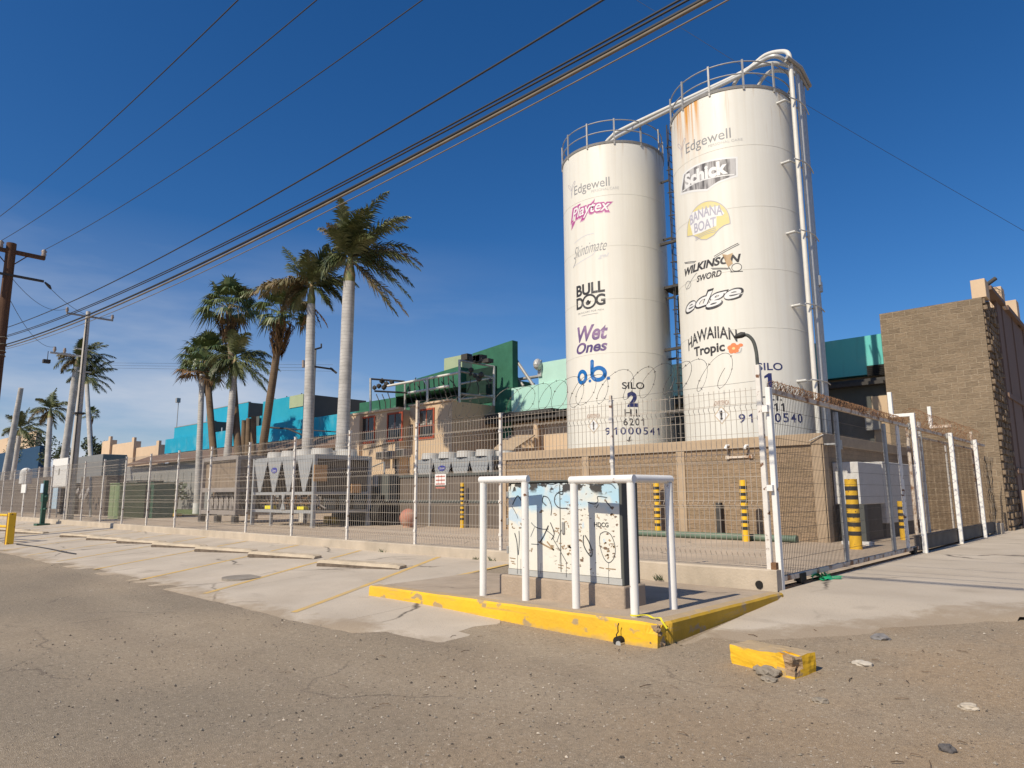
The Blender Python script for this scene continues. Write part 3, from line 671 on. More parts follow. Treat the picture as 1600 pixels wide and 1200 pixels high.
strokes = [([(700, 385), (620, 380), (580, 330), (585, 270), (620, 235), (655, 230), (650, 255), (610, 240)], .018), ([(185, 350), (230, 270), (265, 310)], .022), ([(180, 370), (215, 430), (235, 480)], .012),
           ([(475, 270), (520, 290), (550, 370), (545, 450)], .016), ([(475, 270), (465, 320), (500, 360)], .02), ([(205, 620), (225, 700), (235, 820)], .022), ([(245, 600), (248, 680), (240, 820)], .018), ([(360, 520), (400, 560), (460, 580), (520, 580)], .014),
           ([(440, 710), (480, 640), (520, 550)], .026), ([(500, 590), (560, 640), (570, 680), (640, 800), (690, 890)], .013), ([(540, 520), (575, 620), (550, 680)], .018), ([(355, 650), (390, 565)], .012), ([(600, 700), (625, 630), (660, 560)], .012),
           ([(850, 640), (850, 720), (880, 790), (920, 835), (930, 790), (900, 700), (865, 640)], .02), ([(1000, 650), (1005, 740), (1040, 850), (1090, 895), (1140, 840), (1145, 740), (1110, 640), (1060, 605), (1010, 625), (1000, 680)], .012),
           ([(1085, 900), (1085, 1090)], .007), ([(690, 890), (688, 1030)], .008), ([(232, 820), (230, 1000)], .008), ([(262, 860), (262, 1000)], .006), ([(630, 800), (628, 900)], .006), ([(880, 155), (960, 165), (1010, 175), (1040, 155), (1110, 160), (1150, 200)], .014),
           ([(420, 155), (470, 180)], .02), ([(500, 155), (560, 160), (600, 150)], .016), ([(720, 150), (740, 160)], .02), ([(890, 330), (950, 345), (985, 320), (985, 275), (1070, 285)], .014), ([(1060, 320), (1110, 380)], .018), ([(970, 380), (990, 350)], .014),
           ([(155, 180), (170, 160), (160, 220)], .016), ([(300, 600), (280, 570), (255, 570)], .012), ([(360, 720), (430, 725)], .012), ([(420, 400), (420, 1000)], .004), ([(450, 900), (448, 1000)], .005)]
b = B()
for pts, wd in strokes: ribbon(b, smooth(Z7(pts), 6), wd * 0.7)
obj('graffiti_lines', b, mat('faded_spray', (0.05, 0.055, 0.065), 0.7, 0.2, 3.0, col2=(0.22, 0.24, 0.26), thr=(0.45, 0.7)), cab)
b = B()
for (x, y) in [(360, 775), (1060, 690), (1100, 700), (720, 720), (700, 760), (1080, 810), (1075, 840), (720, 800), (660, 730), (820, 580), (990, 460), (1115, 440), (600, 580), (700, 530), (190, 550), (262, 548), (450, 400), (590, 435), (620, 590), (1120, 730), (540, 740), (640, 690)]:
    c = Z7([(x, y)])[0]
    for k in range(3):
        a = random.uniform(0, 3); d = random.uniform(.015, .045)
        ox = random.uniform(-.02, .02); oz = random.uniform(-.03, .03)
        ribbon(b, [(c[0] + ox, c[1] + oz), (c[0] + ox + d * math.cos(a), c[1] + oz - d * 0.5 * math.sin(a))], random.uniform(.008, .022), 6.6328)
obj('chipped_paint', b, M['rubble'], cab)
b = B()
for k in range(2): ribbon(b, Z7([(430 + 80 * k, 700), (570, 775)]), .02, 6.6323)
for x0, x1, y in ((615, 660, 915), (615, 650, 940), (690, 720, 940), (1000, 1040, 940), (1060, 1150, 950), (160, 210, 850), (170, 200, 880), (180, 210, 900)):
    ribbon(b, Z7([(x0, y), (x1, y + 8)]), .012, 6.6323)
obj('graffiti_smudge', b, M['rubble'], cab)

# text helper
def text_bm(body, shear=0.0, bold=0.0, res=5, spacing=1.0):
    cu = bpy.data.curves.new('lettering', 'FONT'); cu.body = body; cu.shear = shear; cu.offset = bold; cu.resolution_u = res; cu.space_character = spacing
    cu.fill_mode = 'FRONT'
    o = bpy.data.objects.new('lettering', cu); COL.objects.link(o)
    bpy.context.view_layer.update()
    dg = bpy.context.evaluated_depsgraph_get()
    me = bpy.data.meshes.new_from_object(o.evaluated_get(dg))
    bm = bmesh.new(); bm.from_mesh(me)
    bpy.data.objects.remove(o); bpy.data.curves.remove(cu); bpy.data.meshes.remove(me)
    return bm
def fit(bm, x0, x1, z0, z1, pad=0.0):
    xs = [v.co.x for v in bm.verts]; ys = [v.co.y for v in bm.verts]
    a, b_, c, d = min(xs) + pad, max(xs) - pad, min(ys) + pad, max(ys) - pad
    for v in bm.verts:
        v.co = Vector((x0 + (v.co.x - a) / (b_ - a) * (x1 - x0), z0 + (v.co.y - c) / (d - c) * (z1 - z0), 0))
    return bm
def flat_text(body, p0, p1, h, place, parent, material, name='lettering', **kw):
    """text between two points of a plane; place(x, z) gives the world point"""
    bm = fit(text_bm(body, **kw), p0[0], p1[0], p0[1], p0[1] + h)
    b = B(); b.bm.free(); b.bm = bm
    for v in bm.verts: v.co = Vector(place(v.co.x, v.co.y))
    return obj(name, b, material, parent)
p = Z7([(950, 560)])[0]; q = Z7([(1085, 560)])[0]
flat_text('HDCG', p, q, 0.055, lambda x, z: (x, 6.6315, z), cab, M['ink'], bold=0.02)

# ------------------------------------------------------------------ white guard frames
def corner_pipe(b, pts, r, n=14):
    b.tube(pts, r, n)
ga = thing('guard_frame', 'left white two-legged pipe guard frame before the cabinet', 'guard rail', (-6.06, 6.35, 0))
r_ = 0.045
for x, y in ((-6.41, 6.32), (-5.73, 6.37)):
    b = B(); b.cyl(x, y, -0.03, 1.40, r_, n=18); obj('leg', b, M['white'], ga)
b = B(); b.tube([(-6.46, 6.316, 1.44), (-5.68, 6.374, 1.44)], r_, 18); obj('top_bar', b, M['white'], ga)
gb = thing('guard_frame', 'right white three-legged pipe guard frame turning round the cabinet corner', 'guard rail', (-4.4, 6.5, 0))
for x, y in ((-4.92, 6.31), (-4.13, 6.28), (-4.08, 6.97)):
    b = B(); b.cyl(x, y, -0.03, 1.37, r_, n=18); obj('leg', b, M['white'], gb)
b = B(); b.tube([(-4.97, 6.312, 1.41), (-4.085, 6.278, 1.41)], r_, 18); obj('top_bar', b, M['white'], gb)
b = B(); b.tube([(-4.128, 6.325, 1.412), (-4.077, 7.015, 1.412)], r_, 18); obj('top_bar', b, M['white'], gb)
# ribbon
b = B()
for k in range(14):
    a = k / 14 * 2 * math.pi; a2 = (k + 1) / 14 * 2 * math.pi
    P = lambda t, z: (-4.13 + 0.05 * math.cos(t), 6.28 + 0.05 * math.sin(t), z)
    b.face([P(a, 0.005), P(a2, 0.005), P(a2, 0.022), P(a, 0.022)])
rib = smooth([(-4.09, 6.24, 0.018), (-3.98, 6.27, 0.03), (-3.90, 6.26, 0.012), (-3.80, 6.22, 0.03), (-3.74, 6.16, 0.012), (-3.68, 6.15, -0.05)], 6)
for p, q in zip(rib, rib[1:]):
    p = Vector(p); q = Vector(q); nr = Vector((0.1, 1, 0.25)).normalized() * 0.014
    b.face([p - nr, q - nr, q + nr, p + nr])
tag(obj('plastic_ribbon', b, M['ribbon']), 'yellow plastic ribbon tied round a white guard leg and trailing over the kerb', 'ribbon')

# ------------------------------------------------------------------ front fence
FY = 9.25
PX = [-6.41, -8.91, -11.37] + [-13.84 - 2.484 * k for k in range(27)]
b = B()
for i in range(70):
    x1 = -3.80 - i * 1.2; x0 = x1 - 1.2
    j = lambda x, s: noise.noise(Vector((x * 0.9, s, 0))) * 0.012
    co = [(x, y, z) for x in (x0, x1) for (y, z) in ((FY - 0.13 + j(x, 1), -0.35), (FY - 0.12 + j(x, 2), 0.235 + j(x, 3)), (FY - 0.10 + j(x, 2), 0.25 + j(x, 4)), (FY + 0.12, 0.25 + j(x, 5)), (FY + 0.13, -0.35))]
    A, Bc = co[:5], co[5:]
    for k in range(4): b.face([A[k], A[k + 1], Bc[k + 1], Bc[k]])
b.face([(-3.80, FY - 0.13, -0.35), (-3.80, FY + 0.13, -0.35), (-3.80, FY + 0.12, 0.25), (-3.80, FY - 0.12, 0.25)])
bmesh.ops.remove_doubles(b.bm, verts=b.bm.verts, dist=0.0005)
tag(obj('footing_kerb', b, M['conc']), 'low stained concrete footing wall under the white mesh fence', 'low wall')
b = B(); hp = at(1186, 917, Y=FY - 0.14); b.tube([(hp.x, FY - 0.145, hp.z + 0.03), (hp.x, FY, hp.z + 0.03)], 0.05, 12)
obj('drain_hole', b, M['black'], [o for o in COL.objects if o.name == 'footing_kerb'][0])
fence = thing('mesh_fence', 'long white welded-mesh fence on a low concrete footing along the parking bays', 'fence', (-30, FY, 0.25))
def panel(width, top=2.72, bot=0.28, hs=0.2, vs=0.078, r=0.0039):
    b = B()
    folds = (0.45, 1.1, 1.75, 2.45)
    def yo(z):
        o = 0
        for f in folds: o = max(o, 0.035 * max(0, 1 - abs(z - f) / 0.05))
        return -o
    zs = sorted(set([bot, top] + [f + d for f in folds for d in (-0.05, 0, 0.05)]))
    n = int(width / vs)
    for i in range(n + 1):
        x = -width / 2 + i * width / n
        for z0, z1 in zip(zs, zs[1:]):
            b.tube([(x, yo(z0), z0), (x, yo(z1), z1)], r, 4, False)
    for z in [bot + hs * k for k in range(int((top - bot) / hs) + 1)] + [f + d for f in folds for d in (-0.05, 0.05)]:
        b.tube([(-width / 2, yo(z) - 0.004, z), (width / 2, yo(z) - 0.004, z)], r, 4, False)
    return b
b = panel(2.40)
pm = obj('mesh_panel', b, M['wire'], fence, False)
for v in pm.data.vertices: v.co += fence.location      # local shape, placed below
xs_all = [-3.93] + PX
for i, (x1, x0) in enumerate(zip(xs_all, xs_all[1:])):
    o = pm if i == 0 else pm.copy()
    if i: COL.objects.link(o); o.parent = fence
    o.location = Vector(((x0 + x1) / 2, FY, 0)) - fence.location
    o.scale.x = (abs(x1 - x0) - 0.07) / 2.40
b = B(); b.box(-0.028, 0.028, -0.028, 0.028, 0.2, 2.75, 0.006); b.box(-0.034, 0.034, -0.034, 0.034, 2.75, 2.765)
for z in (0.5, 1.1, 1.75, 2.4): b.box(-0.033, 0.033, -0.036, 0.02, z, z + 0.05)
ps = obj('fence_post', b, M['post'], fence, False)
for v in ps.data.vertices: v.co += fence.location
for i, x in enumerate(PX):
    o = ps if i == 0 else ps.copy()
    if i: COL.objects.link(o); o.parent = fence
    o.location = Vector((x, FY - 0.01, 0)) - fence.location
b = B(); b.box(-11.40, -11.34, FY - 0.03, FY + 0.03, 2.766, 3.24); obj('post_extension', b, M['rustpaint'], fence)
b = B(); b.box(-6.43, -6.39, FY - 0.03, FY + 0.01, 2.766, 2.84); obj('post_extension', b, M['rustpaint'], fence)

# razor wire over the near fence panels
def coil(b, p0, p1, rad, pitch, wr=0.0035, seg=22, barb=True, jx=0.35, axis=None, zsq=1.0, seed=1):
    rnd = random.Random(seed)
    p0 = Vector(p0); p1 = Vector(p1); d = (p1 - p0); Ln = d.length; d.normalize()
    side = d.cross(Vector((0, 0, 1))).normalized(); up = Vector((0, 0, 1))
    n = int(Ln / pitch); pts = []
    ph = [rnd.uniform(-jx, jx) * pitch for _ in range(n + 2)]
    rr = [rad * rnd.uniform(0.9, 1.1) for _ in range(n + 2)]
    for i in range(n * seg + 1):
        t = i / seg; k = int(t); f = t - k
        along = t * pitch + ph[k] * (1 - f) + ph[k + 1] * f
        r_ = rr[k] * (1 - f) + rr[k + 1] * f
        a = 2 * math.pi * t
        pts.append(p0 + d * (along + 0.42 * pitch * math.sin(a)) + side * r_ * math.cos(a) + up * r_ * math.sin(a) * zsq)
    b.tube(pts, wr, 4, False)
    if barb:
        for i in range(1, len(pts) - 1, 3):
            t = (pts[i + 1] - pts[i - 1]).normalized(); s_ = t.cross(Vector((rnd.uniform(-1, 1), rnd.uniform(-1, 1), rnd.uniform(-1, 1)))).normalized()
            for q in (1, -1):
                b.face([pts[i] - t * 0.012, pts[i] + t * 0.012, pts[i] + t * 0.02 + s_ * 0.022 * q])
b = B(); coil(b, (-11.3, FY, 3.0), (-8.95, FY, 2.96), 0.23, 0.30, seed=3); coil(b, (-8.9, FY, 2.97), (-3.95, FY, 3.0), 0.245, 0.36, seed=5, jx=0.45)
b.tube([(-11.3, FY, 2.76), (-8.9, FY, 2.77), (-3.98, FY, 2.80)], 0.003, 4)
tag(obj('razor_wire', b, M['razor'], None, False), 'coils of barbed razor wire looping along the fence top before the silos', 'razor wire')

# lamp on the corner post
lp = thing('lamp_post', 'thin white corner post bent into a gooseneck lamp beside the gate', 'lamp post', (-3.93, FY, 0.2))
b = B(); b.box(-3.965, -3.895, FY - 0.035, FY + 0.035, 0.0, 3.02, 0.006); obj('pole', b, M['post'], lp)
b = B(); b.tube(smooth([(-3.93, FY, 3.0), (-3.935, FY, 3.2), (-3.96, FY - 0.02, 3.36), (-4.02, FY - 0.05, 3.45), (-4.08, FY - 0.07, 3.46)], 5), 0.024, 8); obj('gooseneck', b, M['dgrey'], lp)
b = B(); b.tube([(-4.05, FY - 0.06, 3.47), (-4.10, FY - 0.08, 3.465), (-4.16, FY - 0.1, 3.45), (-4.2, FY - 0.11, 3.44)], [0.03, 0.045, 0.035, 0.012], 8); obj('lamp_head', b, M['blackpaint'], lp)
b = B(); b.box(-3.93, -3.82, FY - 0.03, FY + 0.03, 2.35, 2.45); b.box(-3.93, -3.82, FY - 0.03, FY + 0.03, 1.28, 1.36); obj('bracket', b, M['white'], lp)
b = B(); b.box(-3.90, -3.83, FY - 0.05, FY + 0.05, 0.22, 0.34); obj('base_plate', b, M['rust'], lp)

# ------------------------------------------------------------------ sliding gate
GX = -3.83
gate = thing('sliding_gate', 'long rusty white sliding mesh gate topped with barbed spikes', 'gate', (GX, 16, 0))
b = B(); b.box(GX - 0.035, GX + 0.035, 9.28, 9.37, -0.02, 2.70, 0.006); obj('gate_stile', b, M['white'], gate)
for y, mt, zt in ((12.01, 'steelgrey', 2.58), (14.73, 'steelgrey', 2.58), (15.7, 'post', 2.62)):
    b = B(); b.box(GX - 0.03, GX + 0.03, y - 0.04, y + 0.04, 0.16, zt, 0.005); obj('gate_stile', b, M[mt], gate)
b = B(); b.box(GX - 0.03, GX + 0.03, 9.37, 25.3, 2.62, 2.69, 0.005); obj('top_rail', b, M['rustpaint'], gate)
b = B(); b.box(GX - 0.03, GX + 0.03, 9.37, 16.4, 0.09, 0.16, 0.005); obj('bottom_rail', b, M['rustpaint'], gate)
b = B(); b.box(GX - 0.05, GX + 0.05, 16.4, 25.3, 0.06, 0.34, 0.005); b.box(GX - 0.08, GX + 0.08, 16.4, 25.3, 0.34, 0.36); obj('track_beam', b, mat('grimy_beam', (0.105, 0.092, 0.08), 0.7, 0.3, 3.0), gate)
def gmesh(y0, y1, z0, z1, vs=0.06, hs=0.2, r=0.0032):
    b = B(); n = int((y1 - y0) / vs)
    for i in range(n + 1):
        y = y0 + i * (y1 - y0) / n; b.tube([(GX, y, z0), (GX, y, z1)], r, 4, False)
    k = int((z1 - z0) / hs)
    for i in range(k + 1):
        z = z0 + i * (z1 - z0) / k; b.tube([(GX + 0.005, y0, z), (GX + 0.005, y1, z)], r, 4, False)
    return b
for y0, y1 in ((9.37, 11.97), (12.05, 14.69), (14.77, 16.4)): obj('gate_mesh', gmesh(y0, y1, 0.16, 2.62), M['gatewire'], gate)
obj('gate_mesh', gmesh(16.5, 25.2, 0.36, 2.62, 0.12, 0.35, 0.003), M['rust'], gate)
for y in (10.0, 16.05):
    w_ = B(); w_.tube([(GX - 0.03, y, 0.055), (GX + 0.03, y, 0.055)], 0.07, 16); w_.box(GX - 0.05, GX + 0.05, y - 0.1, y + 0.1, 0.04, 0.15)
    obj('wheel', w_, M['black'], gate)
b = B(); rnd = random.Random(4)
coil(b, (GX, 9.4, 2.74), (GX, 16.5, 2.74), 0.07, 0.085, 0.004, 10, True, 0.4, seed=8)
for i in range(260):
    y = 9.4 + i * 7.0 / 260; s_ = rnd.uniform(-0.05, 0.05)
    b.face([(GX + s_, y - 0.012, 2.69), (GX + s_, y + 0.012, 2.69), (GX + s_ * 1.5 + rnd.uniform(-.03, .03), y + rnd.uniform(-.04, .04), 2.80 + rnd.uniform(0, .06))])
obj('barbed_strip', b, M['rust'], gate, False)
b = B(); coil(b, (GX + 0.02, 16.6, 2.86), (GX + 0.02, 24.0, 2.86), 0.19, 0.22, 0.004, 16, True, 0.5, seed=11)
coil(b, (GX - 0.12, 16.6, 2.80), (GX - 0.12, 24.0, 2.80), 0.15, 0.26, 0.004, 14, True, 0.5, seed=12)
obj('barbed_coil', b, M['rust'], gate, False)
gd_label = {16.55: 'tall white cranked gate guide post, nearest of three on the kerbside', 20.1: 'rust flecked middle guide post of the sliding gate', 23.25: 'farthest guide post of the sliding gate, by the block building'}
for y, lab in gd_label.items():
    t = thing('guide_post', lab, 'post', (GX + 0.11, y, -0.05), 'guide posts of the sliding gate')
    b = B(); b.box(GX + 0.065, GX + 0.155, y - 0.045, y + 0.045, -0.06, 2.86 if y < 17 else 2.72, 0.006); obj('upright', b, M['white'], t)
    if y < 22:
        b = B(); b.box(GX - 0.25, GX + 0.155, y - 0.04, y + 0.04, 2.861, 2.93, 0.005); obj('crank_arm', b, M['white'] if y < 17 else M['rustpaint'], t)
        b = B(); b.box(GX - 0.33, GX - 0.25, y - 0.04, y + 0.04, 2.861, 3.42, 0.005); obj('crank_tip', b, M['white'], t)
    b = B(); b.box(GX + 0.02, GX + 0.064, y - 0.08, y + 0.08, 2.58, 2.72); obj('roller', b, M['steelgrey'], t)
BX = -4.02
bf = thing('back_fence', 'flaking white inner fence behind the far half of the gate', 'fence', (BX, 20.5, 0))
for y, mt, zt in ((17.3, 'rustpaint', 2.7), (18.4, 'galv', 2.9), (21.9, 'rustpaint', 2.7), (24.6, 'rustpaint', 3.05)):
    b = B(); b.tube([(BX, y, 0), (BX, y, zt)], 0.04, 8); obj('fence_post', b, M[mt], bf)
b = B(); b.box(BX - 0.02, BX + 0.02, 17.3, 24.6, 2.5, 2.55); b.box(BX - 0.02, BX + 0.02, 17.3, 24.6, 0.2, 0.25); obj('fence_rail', b, M['rustpaint'], bf)
b = B()
for i in range(70): b.tube([(BX + 0.03, 17.35 + i * 0.104, 0.25), (BX + 0.03, 17.35 + i * 0.104, 2.5)], 0.003, 4, False)
for i in range(10): b.tube([(BX + 0.03, 17.35, 0.3 + i * 0.24), (BX + 0.03, 24.6, 0.3 + i * 0.24)], 0.003, 4, False)
obj('mesh_panel', b, M['rust'], bf, False)
# chain link curtain by the block building and concrete footing
b = B(); b.box(-4.12, -3.62, 25.3, 25.75, -0.1, 0.32, 0.01); tag(obj('concrete_stub', b, M['conc']), 'small concrete footing stub where the gate track meets the block building', 'concrete block')
b = B()
for i in range(14):
    y = 25.3 + i * 0.1
    b.tube([(GX - 0.05 + 0.1 * noise.noise(Vector((y * 3, z * 2.0, 1))), y + 0.06 * (1 if int(z / 0.12) % 2 else -1), z) for z in [0.3 + 0.12 * k for k in range(18)]], 0.005, 4, False)
tag(obj('chain_mesh', b, M['dark'], None, False), 'sagging dark chain-link curtain between gate end and block building', 'chain mesh')
# gate rail in the ground
b = B(); b.box(GX - 0.03, GX + 0.03, 9.4, 25.3, -0.03, 0.012); tag(obj('gate_track', b, M['rust']), 'rusty steel ground track under the sliding gate', 'rail')
# green rubbish
b = B(); c0 = at(1290, 905, Z=0.0)
rnd = random.Random(3)
for k in range(26):
    a = Vector((c0.x + rnd.gauss(0, .1), c0.y + rnd.gauss(0, .14), -0.005 + abs(rnd.gauss(0, .035))))
    v1 = Vector((rnd.gauss(0, .07), rnd.gauss(0, .09), rnd.gauss(0, .02))); v2 = Vector((rnd.gauss(0, .07), rnd.gauss(0, .09), rnd.gauss(0.02, .03)))
    b.face([a, a + v1, a + v1 + v2, a + v2])
tag(obj('plastic_litter', b, M['bag'], None, False), 'crumpled green plastic litter on the driveway by the gate track', 'litter')

# ------------------------------------------------------------------ silos
RS = 2.08
def zs(z): return 1.25 + (z - 1.25) * RS / 1.95
def on_cyl(c, rad, s, z): a = s / 1.95; return (c[0] + rad * math.sin(a), c[1] - rad * math.cos(a), zs(z))   # s, z measured for a 1.95 m shell
class Decal:
    """flat artwork in (s along the shell, z) laid on a cylinder shell"""
    def __init__(self, c): self.c = c; self.bm = bmesh.new(); self.mats = []; self.lay = 0
    def _add(self, bm, material, lay):
        if material not in self.mats: self.mats.append(material)
        mi = self.mats.index(material)
        xs = [v.co.x for v in bm.verts]; t = math.floor(min(xs) / 0.08) * 0.08 + 0.08
        while t < max(xs):
            bmesh.ops.bisect_plane(bm, geom=bm.verts[:] + bm.edges[:] + bm.faces[:], plane_co=(t, 0, 0), plane_no=(1, 0, 0)); t += 0.08
        for v in bm.verts: v.co = Vector(on_cyl(self.c, RS + 0.004 + 0.002 * lay, v.co.x, v.co.y))
        for f in bm.faces: f.material_index = mi; f.smooth = True
        me = bpy.data.meshes.new('tmp'); bm.to_mesh(me); bm.free(); self.bm.from_mesh(me); bpy.data.meshes.remove(me)
    def text(self, body, s0, s1, z0, z1, material, lay=0, warp=None, pad=0.0, **kw):
        bm = fit(text_bm(body, **kw), s0, s1, z0, z1)
        if warp:
            for v in bm.verts: v.co = Vector((*warp(v.co.x, v.co.y), 0))
        self._add(bm, material, lay); return self
    def digits(self, body, s0, s1, z0, z1, material, lay=0, bold=0.012, narrow=0.13):
        w_ = (s1 - s0) / len(body); h = z1 - z0
        for i, ch in enumerate(body):
            a = s0 + i * w_ + w_ * narrow; c = s0 + (i + 1) * w_ - w_ * narrow
            if ch == '1':
                x = c - (c - a) * 0.22; k = min(0.17 * h, 0.40 * (c - a)) * (1.0 + bold * 12)
                self.poly([(x, z0), (x, z1), (x - k * 0.75, z1), (x - k - 0.22 * h, z1 - 0.20 * h), (x - k - 0.22 * h, z1 - 0.34 * h), (x - k, z1 - 0.26 * h), (x - k, z0)], material, lay)
            else: self.text(ch, a, c, z0, z1, material, lay, bold=bold)
        return self
    def poly(self, pts, material, lay=0):
        bm = bmesh.new(); f = bm.faces.new([bm.verts.new((x, y, 0)) for x, y in pts]); f.normal_update(); bmesh.ops.triangulate(bm, faces=[f]); self._add(bm, material, lay); return self
    def line(self, pts, wd, material, lay=0, sm=True):
        if sm: pts = smooth(pts, 6)
        bm = bmesh.new()
        for p, q in zip(pts, pts[1:]):
            d = Vector((q[0] - p[0], q[1] - p[1], 0))
            if d.length < 1e-6: continue
            d.normalize(); nr = Vector((-d.y, d.x, 0)) * wd / 2; e = d * wd * 0.3; P = Vector((*p, 0)) - e; Q = Vector((*q, 0)) + e
            bm.faces.new([bm.verts.new(v) for v in (P - nr, Q - nr, Q + nr, P + nr)])
        self._add(bm, material, lay); return self
    def done(self, parent, name='logo', label=None):
        b = B(); b.bm.free(); b.bm = self.bm
        o = obj(name, b, self.mats, parent, False)
        if label: o['label'] = label
        return o
def ell(cx, cz, rx, rz, n=24, a0=0, a1=2 * math.pi): return [(cx + rx * math.cos(a0 + (a1 - a0) * k / n), cz + rz * math.sin(a0 + (a1 - a0) * k / n)) for k in range(n + (0 if a1 - a0 >= 6.28 else 1))]

def silo(c, top, seams, material, label, ladder_phi):
    t = thing('silo', label, 'silo', (c[0], c[1], 0))
    seams = sorted(zs(z) for z in seams); top = zs(top)
    b = B(); n = 96
    for z0, z1 in zip([0.0] + seams, seams + [top]):
        r0 = []; r1 = []
        for k in range(n):
            a = 2 * math.pi * k / n
            r0.append(b.bm.verts.new((c[0] + RS * math.sin(a), c[1] - RS * math.cos(a), z0))); r1.append(b.bm.verts.new((c[0] + RS * math.sin(a), c[1] - RS * math.cos(a), z1)))
        for k in range(n):
            f = b.bm.faces.new((r0[k], r0[(k + 1) % n], r1[(k + 1) % n], r1[k])); f.smooth = True
    obj('shell', b, material, t)
    b = B()
    for z in seams:
        for k in range(n):
            a0, a1 = 2 * math.pi * k / n, 2 * math.pi * (k + 1) / n
            P = lambda a, r, zz: (c[0] + r * math.sin(a), c[1] - r * math.cos(a), zz)
            for (ra, za), (rb, zb) in (((RS + 0.001, z - 0.012), (RS + 0.006, z)), ((RS + 0.006, z), (RS + 0.001, z + 0.012))):
                b.face([P(a0, ra, za), P(a1, ra, za), P(a1, rb, zb), P(a0, rb, zb)])
    obj('weld_seam', b, M['steam'], t)
    b = B()
    for k in range(n):
        a0, a1 = 2 * math.pi * k / n, 2 * math.pi * (k + 1) / n
        P = lambda a, r, zz: (c[0] + r * math.sin(a), c[1] - r * math.cos(a), zz)
        b.face([P(a0, RS + 0.02, top - 0.05), P(a1, RS + 0.02, top - 0.05), P(a1, RS + 0.05, top + 0.03), P(a0, RS + 0.05, top + 0.03)])
        b.face([P(a0, RS + 0.05, top + 0.03), P(a1, RS + 0.05, top + 0.03), P(a1, RS - 0.05, top + 0.05), P(a0, RS - 0.05, top + 0.05)])
        b.bm.faces.new([b.bm.verts.new(v) for v in (P(a0, RS - 0.05, top + 0.05), P(a1, RS - 0.05, top + 0.05), (c[0], c[1], top + 0.35))])
    obj('roof', b, M['steelgrey'], t)
    for hgt, nm in ((0.92, 'hand_rail'), (0.48, 'mid_rail')):
        b = B(); b.tube([(c[0] + (RS - 0.02) * math.sin(a), c[1] - (RS - 0.02) * math.cos(a), top + hgt) for a in [2 * math.pi * k / 64 for k in range(65)]], 0.022, 8, False); obj(nm, b, M['steelgrey'], t)
    for k in range(12):
        a = 2 * math.pi * k / 12 + 0.12
        b = B(); px_, py_ = c[0] + (RS + 0.01) * math.sin(a), c[1] - (RS + 0.01) * math.cos(a)
        rot = Matrix.Translation((px_, py_, 0)) @ Matrix.Rotation(a, 4, 'Z')
        b.box(-0.03, 0.03, -0.03, 0.015, top - 0.12, top + 0.96, mat=rot); obj('rail_post', b, M['steelgrey'], t)
    return t
M['steam'] = mat('weld_line', (0.66, 0.63, 0.545), 0.6, 0.1)
C1 = (-9.813, 22.10); C2 = (-15.307, 22.667)
s1 = silo(C1, 13.65, [11.72, 9.75, 7.79, 6.01, 4.0], M['silo'], 'taller looking right white silo numbered 1, rust-streaked at the top', 1.6)
s2 = silo(C2, 13.97, [11.93, 10.01, 8.05, 6.12, 4.1], M['silo2'], 'left white silo numbered 2 with pink and blue brand signs', 1.6)

# --- artwork, silo 1
def emblem(d, s, z, sc, mt):
    for sg in (-1, 1):
        d.line([(s, z - 0.28 * sc), (s + sg * 0.04 * sc, z), (s + sg * 0.2 * sc, z + 0.2 * sc), (s + sg * 0.17 * sc, z + 0.26 * sc), (s + sg * 0.05 * sc, z + 0.14 * sc), (s, z - 0.02 * sc)], 0.016, mt)
d = Decal(C1); d.text('Edgewell', -0.757, 0.80, 11.90, 12.34, M['greyink']); d.text('PERSONAL CARE', 0.10, 1.13, 11.87, 11.95, M['faint']); emblem(d, -0.98, 12.28, 1.1, M['mauve'])
d.done(s1)
d = Decal(C1)
out = smooth([(-0.96, 11.42), (-0.45, 11.47), (0.143, 11.45), (0.96, 11.36)], 6) + [(0.93, 10.72), (0.35, 10.62), (-0.01, 10.47), (-0.5, 10.62), (-1.19, 10.79)]
d.poly(out, M['white2'], 0)
inn = smooth([(-0.90, 11.37), (-0.4, 11.41), (0.143, 11.39), (0.90, 11.31)], 6) + [(0.88, 10.77), (0.35, 10.68), (-0.01, 10.54), (-0.5, 10.69), (-1.10, 10.84)]
d.poly(inn, M['silver'], 1)
d.text('Schick', -0.88, 0.66, 10.86, 11.33, M['white2'], 2, bold=0.045)
d.line([(-1.02, 10.86), (-0.4, 10.88), (0.3, 10.84), (0.82, 10.8)], 0.035, M['white2'], 2)
d.done(s1)
d = Decal(C1)
arc = ell(-0.13, 9.36, 0.76, 0.79, 22, 0.0, math.pi)
disc = arc + [(-0.90, 9.28), (-0.62, 9.22), (-0.45, 9.1), (-0.3, 8.98), (-0.12, 8.93), (0.12, 9.0), (0.3, 9.16), (0.45, 9.24), (0.63, 9.27)]
d.poly(disc, M['sun'], 0); d.line(disc + [disc[0]], 0.02, M['mauve'], 1, False)
d.poly([(-0.74, 9.66), (-0.66, 9.98), (0.30, 9.90), (0.48, 9.62), (0.42, 9.56), (-0.1, 9.62), (0.24, 9.58), (0.22, 9.28), (-0.3, 9.2), (-0.62, 9.22)], M['white2'], 1)
d.text('BANANA', -0.72, 0.44, 9.62, 9.95, M['mauve'], 2, bold=0.02, warp=lambda x, z: (x, z + 0.10 * math.sin((x + 0.72) / 1.16 * math.pi) - 0.05))
d.text('BOAT', -0.55, 0.22, 9.26, 9.58, M['mauve'], 2, bold=0.02)
for k in range(3): d.line([(-0.52, 9.12 - 0.05 * k), (-0.15, 9.2 - 0.05 * k), (0.2, 9.22 - 0.06 * k)], 0.014, M['mauve'], 2)
d.done(s1)
